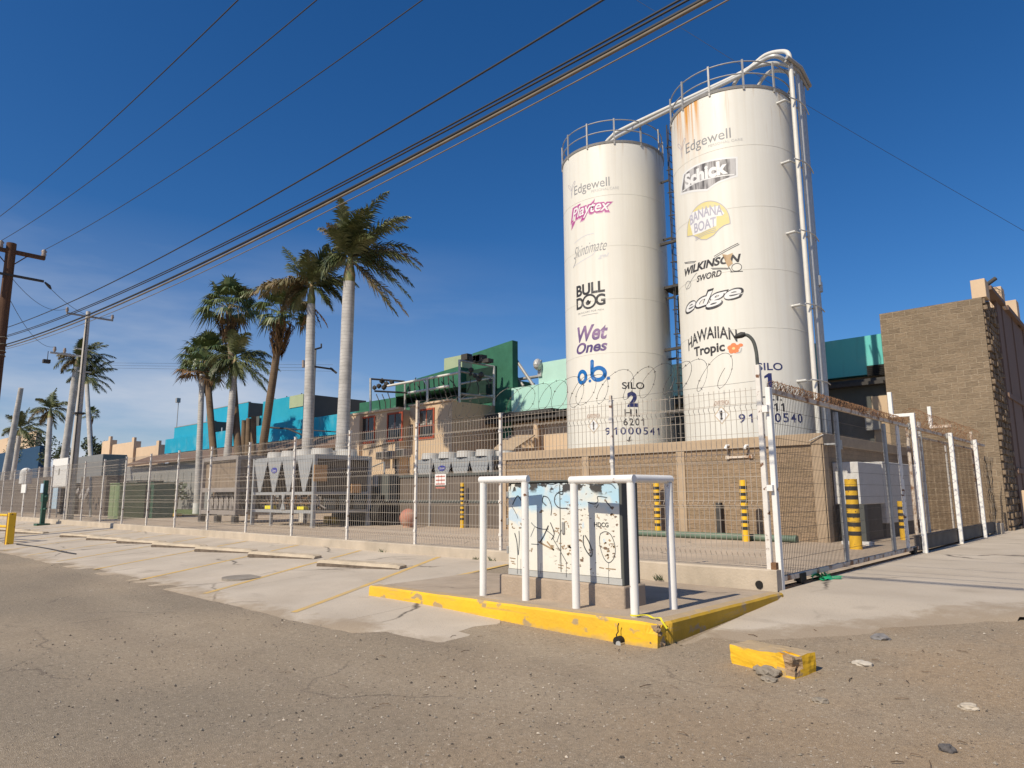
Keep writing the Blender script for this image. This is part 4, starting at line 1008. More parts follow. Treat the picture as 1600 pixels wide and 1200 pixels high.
d = Decal(C1); d.text('WILKINSON', -1.15, 0.88, 8.03, 8.29, M['ink'], shear=0.25, bold=0.04, warp=lambda x, z: (x, z))
d.text('SWORD', -0.56, 0.30, 7.68, 7.88, M['ink'], shear=0.25, bold=0.03)
for a, b_ in (((-1.12, 8.50), (-0.55, 8.36)), ((-1.10, 8.46), (-0.6, 8.33)), ((0.1, 8.34), (0.82, 8.62)), ((0.12, 8.29), (0.85, 8.58)), ((-0.02, 7.99), (0.55, 7.88)), ((0.02, 7.95), (0.5, 7.86))): d.line([a, b_], 0.016, M['ink'], 1, False)
d.line(ell(0.74, 7.88, 0.14, 0.12) + [(0.88, 7.88)], 0.016, M['ink'], 1); d.line([(0.56, 7.76), (0.9, 7.74)], 0.02, M['ink'], 1, False); d.line([(0.5, 7.95), (0.6, 7.75)], 0.02, M['ink'], 1, False)
d.line(ell(-0.98, 7.72, 0.15, 0.12) + [(-0.83, 7.72)], 0.014, M['greyink'], 1); d.line([(-1.1, 7.6), (-0.75, 7.85), (-0.55, 7.98)], 0.016, M['greyink'], 1)
d.poly([(0.34, 8.36), (0.5, 8.3), (0.66, 8.34), (0.58, 8.16), (0.64, 8.02), (0.5, 7.92), (0.44, 8.06), (0.40, 8.2)], M['tanpeel'], 2)
d.done(s1)
d = Decal(C1)
wp = lambda x, z: (x, z + 0.06 * (x / 1.0))
d.text('edge', -1.22, 0.90, 6.72, 7.36, M['ink'], 0, shear=0.3, bold=0.05, warp=wp)
d.text('edge', -1.15, 0.83, 6.80, 7.29, M['white2'], 1, shear=0.3, bold=0.022, warp=wp)
d.done(s1)
d = Decal(C1)
d.text('HAWAIIAN', -1.13, 0.64, 5.67, 6.04, M['ink'], 0, bold=0.02, warp=lambda x, z: (x, z + 0.22 * (1 - ((x + 0.24) / 0.9) ** 2) - 0.06))
d.text('Tropic', -0.83, 0.27, 5.30, 5.68, M['ink'], 0, bold=0.03)
for k in range(5):
    a = k * 2 * math.pi / 5 + 0.3
    d.poly(ell(0.52 + 0.10 * math.cos(a), 5.44 + 0.09 * math.sin(a), 0.085, 0.075, 12), M['orange'], 1)
d.poly(ell(0.52, 5.44, 0.045, 0.04, 10), M['sun'], 2); d.poly(ell(0.72, 5.52, 0.07, 0.05, 10), M['orange'], 1)
d.line([(0.6, 5.30), (0.70, 5.32), (0.74, 5.42)], 0.03, M['faint'], 1)
d.done(s1)
d = Decal(C1); d.text('SILO', 1.13, 1.88, 4.745, 4.965, M['navy'], bold=0.015); d.digits('1', 1.25, 1.61, 4.22, 4.66, M['navy'], bold=0.05, narrow=0.0)
d.text('H.I.', 1.185, 1.79, 3.865, 4.07, M['ink'], bold=0.01); d.digits('2511', 1.10, 1.90, 3.555, 3.79, M['ink']); d.digits('91000540', 0.515, 2.50, 3.245, 3.505, M['navy'])
d.done(s1, 'lettering')
def warn(c, sA, sB, zA, sC, zC, parent):
    d = Decal(c); d.text('ADVERTENCIA', sA, sB, zA, zA + 0.14, M['warnred'], bold=0.02)
    d.poly([(sC, zC - 0.27), (sC + 0.24, zC), (sC, zC + 0.27), (sC - 0.24, zC)], M['sign_tan'], 0)
    d.poly([(sC, zC - 0.23), (sC + 0.20, zC), (sC, zC + 0.23), (sC - 0.20, zC)], M['white2'], 1)
    d.text('!', sC - 0.035, sC + 0.035, zC - 0.14, zC + 0.14, M['ink'], 2, bold=0.05); d.done(parent, 'warning_sign')
warn(C1, -0.178, 0.313, 3.80, 0.06, 3.51, s1)
# --- artwork, silo 2
d = Decal(C2); d.text('Edgewell', -0.452, 1.04, 12.16, 12.62, M['greyink']); d.text('PERSONAL CARE', 0.35, 1.37, 12.12, 12.22, M['faint']); emblem(d, -0.62, 12.54, 1.1, M['mauve']); d.done(s2)
d = Decal(C2)
M['pinkhalo'] = mat('pink_halo', (0.60, 0.34, 0.47), 0.5, 0.1, 4.0)
wq = lambda x, z: (x, z + 0.05 * math.sin((x + 0.6) * 1.9))
d.text('Playtex', -0.74, 1.16, 11.09, 11.84, M['pinkhalo'], 0, shear=0.3, bold=0.105, warp=wq)
d.text('Playtex', -0.69, 1.12, 11.13, 11.80, M['magenta'], 1, shear=0.3, bold=0.075, warp=wq)
d.poly([(-0.66, 11.28), (-0.42, 11.26), (-0.50, 11.14), (-0.68, 10.98)], M['magenta'], 0)
d.text('Playtex', -0.60, 1.04, 11.20, 11.74, M['white2'], 2, shear=0.3, bold=0.012, warp=wq); d.done(s2)
d = Decal(C2); d.text('Skintimate', -0.55, 0.88, 9.84, 10.26, M['greyink'], shear=0.55, bold=-0.008, warp=lambda x, z: (x, z + 0.03 * math.sin(x * 3)))
d.line([(-0.5, 10.42), (0.0, 10.55), (0.4, 10.56)], 0.02, M['palelav'], 0); d.line([(-0.6, 9.55), (-0.2, 9.62), (0.3, 9.75), (0.45, 9.9)], 0.02, M['palelav'], 0); d.line([(-0.6, 9.5), (-0.45, 9.72), (-0.5, 9.85)], 0.025, M['greyink'], 0)
d.text('gel', 0.55, 0.95, 9.55, 9.75, M['palelav'], shear=0.4); d.done(s2)
d = Decal(C2); d.text('BULL', -0.448, 0.765, 8.32, 8.75, M['ink'], bold=0.035); d.text('D', -0.46, -0.11, 7.85, 8.28, M['ink'], bold=0.035); d.text('G', 0.40, 0.775, 7.85, 8.28, M['ink'], bold=0.035)
ring = ell(0.14, 8.06, 0.27, 0.24, 28)
d.line(ring + [ring[0]], 0.07, M['ink'], 1, False)
d.poly([(0.0, 8.03), (0.08, 8.12), (0.14, 8.11), (0.16, 8.06), (0.22, 8.08), (0.2, 7.98), (0.1, 7.93), (0.02, 7.96)], M['ink'], 1)
d.text('SKINCARE FOR MEN', -0.38, 0.70, 7.66, 7.72, M['greyink'], spacing=1.2); d.line([(-0.2, 7.58), (0.5, 7.58)], 0.012, M['greyink'], 0, False); d.done(s2)
d = Decal(C2); d.text('Wet', -0.44, 0.83, 6.62, 7.20, M['purple'], shear=0.25, bold=0.03, warp=lambda x, z: (x, z)); d.text('Ones', -0.51, 0.80, 6.20, 6.60, M['purple'], shear=0.25, bold=0.03); d.done(s2)
d = Decal(C2)
def ringp(cx, cz, rx, rz, w_): 
    p = ell(cx, cz, rx, rz, 32); d.line(p + [p[0], p[1]], w_, M['obblue'], 1, False)
ringp(-0.245, 5.36, 0.175, 0.20, 0.13); ringp(0.44, 5.40, 0.24, 0.21, 0.14)
d.line([(0.20, 5.40), (0.20, 5.60), (0.21, 5.84)], 0.14, M['obblue'], 1, False)
d.poly(ell(0.10, 5.18, 0.055, 0.055, 14), M['obblue'], 1); d.poly(ell(0.80, 5.22, 0.06, 0.06, 14), M['obblue'], 1); d.poly(ell(0.21, 5.87, 0.068, 0.06, 14), M['obblue'], 1)
d.done(s2)
d = Decal(C2); d.text('SILO', 1.257, 2.05, 4.82, 5.06, M['ink'], bold=0.015); d.text('2', 1.42, 1.79, 4.195, 4.72, M['navy'], bold=0.05); d.text('H.I.', 1.315, 1.85, 3.865, 4.125, M['ink'], bold=0.01)
d.digits('6201', 1.24, 2.05, 3.56, 3.805, M['ink']); d.digits('91000541', 0.60, 2.69, 3.25, 3.50, M['navy'])
d.poly([(1.33, 3.07), (1.43, 3.0), (1.56, 3.07), (1.46, 3.06), (1.5, 3.2), (1.44, 3.16), (1.42, 3.06)], M['ink'], 0)
d.done(s2, 'lettering')
warn(C2, -0.068, 0.471, 3.87, 0.21, 3.59, s2)

# ladder and cage between the silos
b = B(); lx, ly = C2[0] + 2.40, C2[1] + 0.59
for q in (-0.2, 0.2): b.tube([(lx, ly + q, 0), (lx, ly + q, 15.9)], 0.03, 6)
for k in range(52): b.tube([(lx, ly - 0.2, 0.3 + 0.3 * k), (lx, ly + 0.2, 0.3 + 0.3 * k)], 0.014, 5)
for k in range(14):
    z = 2.5 + 0.95 * k
    b.tube([(lx + 0.36 * math.sin(a), ly + 0.36 * math.cos(a), z) for a in [math.pi * (j / 8) for j in range(9)]], 0.025, 5)
for j in range(1, 8): b.tube([(lx + 0.36 * math.sin(math.pi * j / 8), ly + 0.36 * math.cos(math.pi * j / 8), zz) for zz in (2.5, 15.6)], 0.016, 5)
for k in range(6): b.box(C2[0] + 1.9, lx, ly - 0.24, ly - 0.19, 1.5 + 2.4 * k, 1.58 + 2.4 * k)
obj('caged_ladder', b, M['dark'], s2)
for y0, y1, z0, z1, nm in ((22.9, 24.0, 9.1, 9.2, 'catwalk'), (22.7, 22.8, 4.2, 4.3, 'cross_tie'), (22.7, 22.8, 6.6, 6.7, 'cross_tie'), (22.7, 22.8, 10.8, 10.9, 'cross_tie'), (24.1, 24.6, 7.6, 9.09, 'platform_guard')):
    b = B(); b.box(C2[0] + 1.95, C1[0] - 1.95, y0, y1, z0, z1); obj(nm, b, M['dark'], s2)

# fill pipes
fp = thing('fill_pipes', 'bundle of cream fill pipes climbing the right silo and crossing to the left one', 'pipes', (C1[0] + 2.2, C1[1], 0))
def pol(phi, r, z): a = R(phi); r = r * RS / 1.95; return Vector((C1[0] + r * math.sin(a), C1[1] - r * math.cos(a), zs(z)))
runs = [(79, 0.075), (89, 0.07), (96, 0.07), (103, 0.07)]
for i, (phi, rr) in enumerate(runs):
    p0 = pol(phi, 2.28, 0.1); p1 = pol(phi, 2.28, 14.3)
    pts = [p0, p0.lerp(p1, 0.5), p1]
    if i == 0:   # big arch, then over to silo 2
        end = Vector((C2[0] - 0.1, C2[1] - 0.6, zs(14.3))); yy = C1[1] - 0.35
        pts += smooth([p1, p1 + Vector((-0.04, 0.01, 0.55)), Vector((p1.x - 0.35, yy + 0.05, zs(15.12))), Vector((p1.x - 0.9, yy + 0.1, zs(15.25))), Vector((p1.x - 1.5, yy + 0.1, zs(15.05))), Vector((p1.x - 2.2, yy + 0.1, zs(14.98)))], 8)[1:]
        pts += smooth([Vector((p1.x - 2.2, yy + 0.1, zs(14.98))), Vector((end.x + 1.3, end.y, zs(14.98))), Vector((end.x + 0.5, end.y, zs(14.85))), Vector((end.x + 0.1, end.y, zs(14.55))), end - Vector((0, 0, 0.4))], 8)[1:]
    elif i == 1:
        end = Vector((C2[0] + 0.15, C2[1] - 0.9, zs(14.2))); yy = C1[1] - 0.75
        pts += smooth([p1, p1 + Vector((-0.05, 0, 0.2)), Vector((p1.x - 0.35, yy, zs(14.72))), Vector((p1.x - 0.9, yy, zs(14.8))), Vector((p1.x - 1.6, yy, zs(14.62)))], 8)[1:]
        pts += smooth([Vector((p1.x - 1.6, yy, zs(14.62))), Vector((end.x + 1.3, end.y, zs(14.62))), Vector((end.x + 0.5, end.y, zs(14.5))), Vector((end.x + 0.1, end.y, zs(14.25))), end - Vector((0, 0, 0.5))], 8)[1:]
    elif i == 2:
        e = Vector((C1[0] + 0.2, C1[1] - 0.5, zs(13.7)))
        pts += smooth([p1, p1 + Vector((-0.1, 0, 0.35)), Vector((p1.x - 0.7, C1[1] - 0.1, zs(14.95))), Vector((e.x + 0.7, e.y, zs(14.85))), Vector((e.x + 0.2, e.y, zs(14.5))), e], 8)[1:]
    else:
        e = Vector((C1[0] + 0.5, C1[1] + 0.2, zs(13.7)))
        pts += smooth([p1, p1 + Vector((-0.1, 0, 0.3)), Vector((p1.x - 0.7, C1[1] + 0.1, zs(14.8))), Vector((e.x + 0.6, e.y, zs(14.7))), e], 8)[1:]
    b = B(); b.tube(pts, rr, 12); obj('pipe', b, M['pipe'] if i == 0 else M['galv'], fp)
for k, z in enumerate((13.2, 11.2, 8.95, 6.7, 4.45, 2.2)):
    b = B()
    q0 = pol(70, 1.94, z); q1 = pol(74, 2.30, z)
    b.tube([q0, pol(72, 2.20, z)], 0.05, 6)
    b.tube([pol(72, 2.36, z), pol(82, 2.40, z), pol(92, 2.40, z), pol(106, 2.40, z)], 0.022, 6); b.tube([pol(72, 2.2, z), pol(82, 2.18, z), pol(92, 2.18, z), pol(106, 2.18, z)], 0.022, 6)
    obj('pipe_bracket', b, M['galv'], fp)
b = B(); b.tube([pol(72, 2.36, 14.55), pol(88, 2.42, 14.42), pol(108, 2.5, 14.2)], 0.07, 6); b.tube([pol(72, 2.30, 14.45), pol(88, 2.36, 14.32), pol(108, 2.44, 14.1)], 0.045, 6); obj('pipe_saddle', b, M['steelgrey'], fp)
b = B(); b.tube([pol(98, 2.3, 7.45), pol(98, 2.3, 7.75)], 0.12, 12); b.tube([pol(103, 2.3, 7.3), pol(103, 2.3, 7.6)], 0.12, 12); obj('pipe_coupling', b, M['galv'], fp)

# ------------------------------------------------------------------ silo enclosure wall
ew = thing('block_wall', 'tan block enclosure wall round the foot of the silos', 'wall', (-12, 18.7, 0))
WY = 18.6
b = B(); b.box(-17.9, -6.42, WY + 0.03, WY + 0.2, -0.1, 2.50); b.box(-6.62, -6.36, WY + 0.21, 27.8, -0.1, 2.50); obj('block_panel', b, M['blockwall'], ew)
b = B(); b.box(-17.95, -6.28, WY - 0.03, WY + 0.24, 2.505, 2.80, 0.01); b.box(-6.56, -6.28, WY + 0.245, 27.8, 2.505, 2.80, 0.01); obj('coping_beam', b, M['cap'], ew)
for x in (-17.8, -14.0, -10.45, -6.46):
    b = B(); b.box(x - 0.14, x + 0.14, WY - 0.01, WY + 0.025, -0.1, 2.5); obj('pillar', b, M['cap'], ew)
b = B(); b.box(-6.345, -6.29, WY - 0.01, WY + 0.30, -0.1, 2.5); obj('pillar', b, M['cap'], ew)
b = B(); b.box(-6.30, -5.95, WY + 0.02, WY + 0.3, 2.48, 2.52); b.box(-5.98, -5.9, WY + 0.06, WY + 0.26, 2.36, 2.6, 0.01); b.tube([(-6.25, WY - 0.05, 2.75), (-6.6, WY - 0.1, 2.6)], 0.015, 6)
tag(obj('floodlight_bracket', b, M['galv']), 'small bracket lamp on the corner of the block enclosure wall', 'floodlight')
for px in (1138, 1168):
    c = at(px, 696, Y=WY - 0.06); b = B(); b.tube([(c.x, WY - 0.03, c.z), (c.x - 0.02, WY - 0.12, c.z), (c.x - 0.05, WY - 0.16, c.z - 0.1)], [0.03, 0.035, 0.05], 8)
    tag(obj('wall_lamp', b, M['white']), 'small white spot lamp on the block wall coping, %s one under the right silo' % ('left' if px < 1150 else 'right'), 'wall lamp', 'spot lamps on the block wall')
c = at(1155, 714, Y=WY - 0.02); b = B(); b.box(c.x - 0.36, c.x + 0.33, WY - 0.02, WY + 0.02, c.z - 0.03, c.z + 0.03); b.box(c.x - 0.40, c.x - 0.30, WY - 0.04, WY + 0.02, c.z - 0.05, c.z + 0.05); b.box(c.x + 0.29, c.x + 0.39, WY - 0.04, WY + 0.02, c.z - 0.05, c.z + 0.05)
tag(obj('wall_plate', b, M['rustpaint']), 'rusty narrow plate bolted to the block wall below the right silo', 'plate')
# pipe on ground
b = B(); b.tube([(-12.6, 18.06, 0.09), (-7.0, 18.06, 0.09)], 0.09, 14); b.tube([(-7.0, 18.06, 0.09), (-6.93, 18.06, 0.09)], 0.1, 14)
tag(obj('ground_pipe', b, M['gpipe']), 'long green pipe lying along the foot of the block wall', 'pipe')
# striped bollards
def bollard(loc, h, label, nb=7, r=0.095):
    t = thing('striped_bollard', label, 'bollard', loc, 'yellow and black bollards in the yard')
    b = B(); b.cyl(loc[0], loc[1], loc[2] - 0.02, h, r, n=20); obj('post_body', b, M['yellow'], t)
    st = (h - 0.36) / nb
    for k in range(nb):
        z = 0.30 + k * st; b = B(); b.cyl(loc[0], loc[1], z, z + st * 0.47, r + 0.003, n=20); obj('black_band', b, M['blackpaint'], t)
    return t
bollard((-8.144, 17.75, 0), 1.60, 'yellow and black bollard before the block wall, just left of the gate post', 7)
bollard((-11.112, 18.29, 0), 1.62, 'yellow and black bollard behind the right guard frame', 7)
bollard((-19.757, 18.35, 0), 1.72, 'slim yellow and black bollard before the brown screen wall', 8, 0.075)
bollard((-5.159, 16.846, 0), 1.56, 'thick yellow and black bollard seen through the gate mesh', 6, 0.13)
bollard((-5.178, 20.9, 0), 1.02, 'shortest yellow and black bollard, in shade beside the white cabinets', 4, 0.085)
b = B(); b.box(-9.30, -9.15, WY - 0.18, WY - 0.05, 0.0, 1.0); tag(obj('pull_post', b, M['dark']), 'short dark steel post leaning by the block wall right of a bollard', 'post')
# cabinets in shade beside enclosure
for k, (y0, y1, zb, zt, lab) in enumerate(((19.3, 21.4, 0.95, 2.05, 'near white sheet metal cabinet box beside the enclosure wall'), (21.5, 25.2, 0.4, 2.12, 'long white sheet metal cabinet box farther along the enclosure wall'))):
    t = thing('equipment_cabinet', lab, 'cabinet', (-6.0, (y0 + y1) / 2, 0))
    b = B(); b.box(-6.34, -5.70, y0, y1, zb, zt, 0.015); obj('cabinet_body', b, M['lightcab'] if 'lightcab' in M else M['paper'], t)
    b = B(); b.box(-6.33, -5.78, y0 + 0.1, y1 - 0.1, -0.02, zb); obj('cabinet_stand', b, M['dark'], t)
b = B(); b.box(-6.15, -5.55, 19.0, 19.28, -0.02, 0.95, 0.01); tag(obj('equipment_box', b, M['dgrey']), 'dark steel box standing below the white cabinets', 'box')
b = B(); b.tube([(-4.6, 24.0, 0), (-4.6, 24.0, 2.75)], 0.03, 6); tag(obj('conduit_pole', b, M['post']), 'thin pale conduit pole behind the gate mesh', 'pole')
b = B(); b.box(-5.9, -5.2, 18.2, 18.35, 0.0, 0.08); tag(obj('white_block', b, M['paper']), 'small white block lying on the yard behind the gate', 'block')

# ------------------------------------------------------------------ split-face block building (right)
bb_ = thing('block_building', 'tall tan split-face block building at the right, its side wall in shade', 'building', (-3.7, 30, 0))
b = B(); b.box(-6.93, -3.74, 27.47, 60, -0.2, 7.80); obj('block_front', b, M['block'], bb_)
b = B(); rnd = random.Random(9)
for i in range(34):
    for j in range(9):
        z0 = -0.1 + i * 0.232; y0 = 27.50 + j * 0.27
        b.box(-3.74, -3.71 + rnd.uniform(0.0, 0.05) + (0.05 if rnd.random() < 0.25 else 0), y0 + rnd.uniform(0, .05), y0 + 0.25 - rnd.uniform(0, .05), z0 + rnd.uniform(.01, .05), z0 + 0.215 - rnd.uniform(0, .03), 0.015)
obj('stone_pilaster', b, M['stone'], bb_)
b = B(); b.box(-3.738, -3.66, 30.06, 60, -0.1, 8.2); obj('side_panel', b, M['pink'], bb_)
b = B()
for z in (1.9, 4.6): b.box(-3.659, -3.60, 30.06, 60, z, z + 0.18)
for y in (31.0, 33.5, 36.5, 40): b.box(-3.659, -3.62, y, y + 0.09, -0.1, 8.2)
obj('panel_batten', b, M['pink'], bb_)
for y0, y1, z0, z1 in ((27.50, 28.2, 7.80, 8.45), (31.2, 31.9, 8.2, 9.0), (35.2, 35.9, 8.2, 9.3)):
    b = B(); b.box(-4.02, -3.60, y0, y1, z0, z1, 0.01); obj('parapet_block', b, M['tan2'], bb_)
b = B(); b.box(-3.85, -3.52, 28.2, 31.2, 8.2, 8.34); b.box(-3.85, -3.52, 31.9, 60, 8.2, 8.38); obj('parapet_coping', b, M['pink'], bb_)
b = B(); b.tube([(-3.7, 28.3, 8.38), (-3.4, 28.45, 8.62)], 0.07, 10); b.tube([(-3.75, 28.35, 8.2), (-3.68, 28.35, 8.45)], 0.03, 6)
tag(obj('security_camera', b, M['dark']), 'dark bullet camera on the parapet of the block building', 'camera')
b = B(); coil(b, (-3.75, 30.0, 8.55), (-3.75, 31.6, 8.75), 0.2, 0.25, 0.006, 14, True, 0.3, seed=21); tag(obj('barbed_wire_coil', b, M['dark'], None, False), 'tangle of barbed wire at the parapet step of the block building', 'barbed wire')
b = B(); b.box(-3.55, -3.35, 29.6, 29.8, -0.1, 1.3, 0.02); tag(obj('kerb_bollard', b, M['tan2']), 'pale square bollard standing at the right edge by the shaded wall', 'bollard')

# ------------------------------------------------------------------ main factory building with coloured fascia
mb = thing('factory_building', 'long low factory with fascia painted blue, green and mint behind the yard', 'building', (-40, 30, 0))
b = B(); b.box(-76, -6.94, 28.0, 28.5, 5.68, 7.17); obj('fascia', b, M['teal'], mb)
b = B(); b.box(-76, -6.94, 28.5, 58, -0.1, 5.9); obj('wall', b, M['tan'], mb)
b = B(); b.box(-40, -6.94, 27.5, 28.49, 5.25, 5.45); b.box(-40, -6.94, 27.2, 27.49, 5.18, 5.30); b.box(-40, -22.5, 27.1, 28.49, 5.48, 5.66); obj('eaves_gutter', b, M['dark'], mb)
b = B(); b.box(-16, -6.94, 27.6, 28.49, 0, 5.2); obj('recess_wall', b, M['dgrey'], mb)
c0 = at(1362, 622, Y=27.55); c1 = at(1390, 690, Y=27.55); b = B(); b.box(c0.x, -6.94, 27.5, 27.58, c1.z - 1.4, c0.z + 0.05); obj('lit_wall_panel', b, M['tan'], mb)
c0 = at(1364, 655, Y=27.4); b = B(); b.box(c0.x - 0.25, c0.x + 0.25, 27.3, 27.48, c0.z - 0.4, c0.z + 0.3); obj('meter_box', b, M['steelgrey'], mb)
c0 = at(1374, 577, Y=27.98); b = B(); b.box(c0.x - 0.42, c0.x + 0.38, 27.94, 27.99, c0.z - 0.22, c0.z + 0.18); 
for k in range(5): b.box(c0.x - 0.38, c0.x + 0.34, 27.92, 27.94, c0.z - 0.18 + k * 0.07, c0.z - 0.14 + k * 0.07)
obj('fascia_vent', b, M['black'], mb)
for x in (-22.6, -19.5):
    c = at(838 if x < -21 else 905, 660, Y=27.6); b = B(); b.tube([(c.x, 27.6, 0), (c.x, 27.6, 5.18)], 0.16, 14); obj('column', b, M['tan2'], mb)
b = B(); b.box(at(845, 566, Y=28.3).x, -17.5, 28.1, 28.4, 7.172, 8.36); obj('parapet_panel', b, M['mint'], mb)
c = at(842, 570, Y=28); b = B(); b.sphere((c.x, 27.9, c.z), 0.28, 2, (0.8, 1, 1.2)); b.box(c.x - 0.1, c.x + 0.15, 28.0, 28.1, 7.6, 8.5); obj('horn_speaker', b, M['galv'], mb)
# sloped slab canopy near the silo
p = [at(785, 690, Y=24.5), at(800, 701, Y=23.5), at(834, 681, Y=26.5), at(830, 678, Y=27.5)]
aw = thing('slab_canopy', 'tilted pale slab canopy between the office and the left silo', 'canopy', (-22, 26, 0))
q0 = at(772, 700, Y=24.8); q1 = at(803, 701, Y=24.8); q2 = at(836, 679, Y=27.3); q3 = at(795, 680, Y=27.3)
b = B(); b.prism([(0, 0), (1, 0), (1, 1), (0, 1)], 0, 1); bm = b.bm
for v in bm.verts:
    x, y, z = v.co; t = q0.lerp(q1, x).lerp(q3.lerp(q2, x), y); v.co = t - Vector((0, 0, 0.08 * (1 - z)))
obj('canopy_slab', b, M['cap'], aw)
for q in (q0, q1):
    b = B(); b.tube([(q.x, q.y + 0.1, -0.05), (q.x, q.y + 0.1, q.z - 0.05)], 0.05, 8); obj('canopy_leg', b, M['dark'], aw)
b = B(); b.box(-26, -18.5, 28.0, 28.49, -0.05, 5.15); obj('pale_wall_panel', b, M['tan2'], mb)
# blue roof monitors
for (x0, x1, y0, y1, z0, z1, m1, lab) in ((-75.4, -66, 28.6, 31, 7.2, 8.4, 'blue', 'lower stepped blue roof box at the left end of the factory'), (-73.6, -64.2, 31.1, 38, 7.1, 10.3, 'blue', 'taller blue roof box at the left end of the factory')):
    t = thing('roof_box', lab, 'roof box', ((x0 + x1) / 2, (y0 + y1) / 2, z0))
    b = B(); b.box(x0, x1, y0, y1, z0 - 0.3, z1, 0.02); obj('box_wall', b, M[m1], t)
    b = B(); b.box(x1 + 0.002, x1 + 0.05, y0 + 0.05, y1, z0, z1 - 0.02); obj('grey_end_panel', b, M['dgrey'], t)
t = thing('roof_box', 'blue roof penthouse behind the leaning fan palm, its right side grey', 'roof box', (-54, 30, 7.2))
b = B(); b.box(-56.2, -49.5, 28.55, 34.5, 7.0, 9.35, 0.02); obj('box_wall', b, M['blue'], t)
b = B(); b.box(-51.6, -49.45, 28.50, 28.54, 8.35, 9.34); obj('faded_patch', b, M['palegreen'], t)
b = B(); b.box(-49.49, -49.42, 28.6, 34.5, 7.2, 9.34); obj('grey_end_panel', b, M['dgrey'], t)
b = B()
for x in (-55, -53, -50.6): b.tube([(x, 29, 9.3), (x, 29, 9.55)], 0.05, 6)
obj('vent_stub', b, M['dark'], t)
t = thing('roof_box', 'low blue roof box left of the leaning fan palm', 'roof box', (-60, 30, 7.2))
b = B(); b.box(-60.8, -56.4, 28.6, 33, 7.0, 8.15, 0.02); obj('box_wall', b, M['blue'], t)
b = B(); b.box(-57.0, -56.45, 28.40, 28.45, 5.9, 8.1); b.box(-58.5, -57.2, 28.4, 28.46, 7.3, 8.0); obj('dark_hatch', b, M['dgrey'], t)
for x0, x1, y, z in ((-75.42, -65.98, 28.58, 8.4), (-73.62, -64.18, 31.08, 10.3)):
    b = B(); b.box(x0, x1, y, y + 0.3, z + 0.001, z + 0.07); tag(obj('parapet_cap', b, M['steelgrey']), 'thin metal cap along the %s blue roof box at the left end' % ('lower' if z < 9 else 'taller'), 'roof cap')
b = B()
for k in range(5): x = -70 + k * 5.3; b.tube([(x, 28.9, 7.1), (x, 28.9, 7.55 + 0.15 * (k % 3))], 0.07, 8)
obj('roof_vent', b, M['galv'], mb)
# lamp on far roof
b = B(); b.tube([(-78.5, 30, 0), (-78.5, 30, 11.6)], 0.04, 6); b.box(-78.6, -78.2, 29.7, 30.1, 11.5, 12.0); tag(obj('mast_light', b, M['steelgrey']), 'thin distant mast with a floodlight above the blue roof', 'mast')
# green cooling structure
gs = thing('green_roof_plant', 'dark green roof plant enclosure with sloping top behind the office', 'roof plant', (-32, 29, 7))
xa = at(618, 600, Y=27.3).x; xb = at(716, 590, Y=27.3).x; za = at(655, 614, Y=27.3).z; zl = at(620, 601, Y=27.3).z; zr = at(714, 573, Y=27.3).z
b = B(); b.prism([(xa, za), (xb, za), (xb, zr), (xa, zl)], 27.3, 29.6, 'Y'); obj('shading_overhang', b, M['green'], gs)  # top band brought forward, an overhang added to shade the recess
b = B(); b.prism([(xa, 6.0), (xa + 0.06, 6.0), (xa + 0.06, za - 0.002), (xa, za - 0.002)], 27.35, 29.6, 'Y'); b.box(xa, xb, 28.62, 28.7, 6.0, za - 0.003); obj('recess_shade', b, M['shadegreen'], gs)  # recess walls in a green already darkened for shade
xc = at(722, 600, Y=28.02).x; xd = at(776, 600, Y=28.02).x
b = B(); b.box(xc, xd, 27.96, 28.02, at(740, 632, Y=28).z, at(740, 578, Y=28).z); obj('dark_shade_panel', b, M['shadegreen'], gs)  # dark sheet standing in for the shaded rack interior
b = B(); b.box(-42, -27.0, 28.75, 31, 6.6, 7.9); obj('green_wall', b, M['green'], gs)
b = B(); b.prism([(-29.4, 7.0), (-26.1, 7.0), (-26.1, 9.95), (-29.4, 9.65)], 28.05, 28.5, 'Y'); obj('green_panel', b, M['green'], gs)
b = B(); b.box(-26.9, -26.15, 27.95, 28.04, 3.9, 7.2); obj('green_panel', b, M['green'], gs)
b = B(); b.box(at(694, 560, Y=29.7).x, at(722, 560, Y=29.7).x, 29.7, 31, 8.0, at(700, 559, Y=29.7).z); obj('pale_green_box', b, M['palegreen'], gs)
b = B(); p0 = at(800, 553, Y=28.6); p1 = at(834, 603, Y=28.6); b.tube([p0, p1], 0.1, 6); q0 = at(800, 580, Y=28.8); q1 = at(818, 603, Y=28.8); b.tube([q0, q1], 0.08, 6); q0 = at(802, 594, Y=29); q1 = at(842, 588, Y=29); b.tube([q0, q1], 0.09, 6)
obj('brace', b, M['steelgrey'], gs)
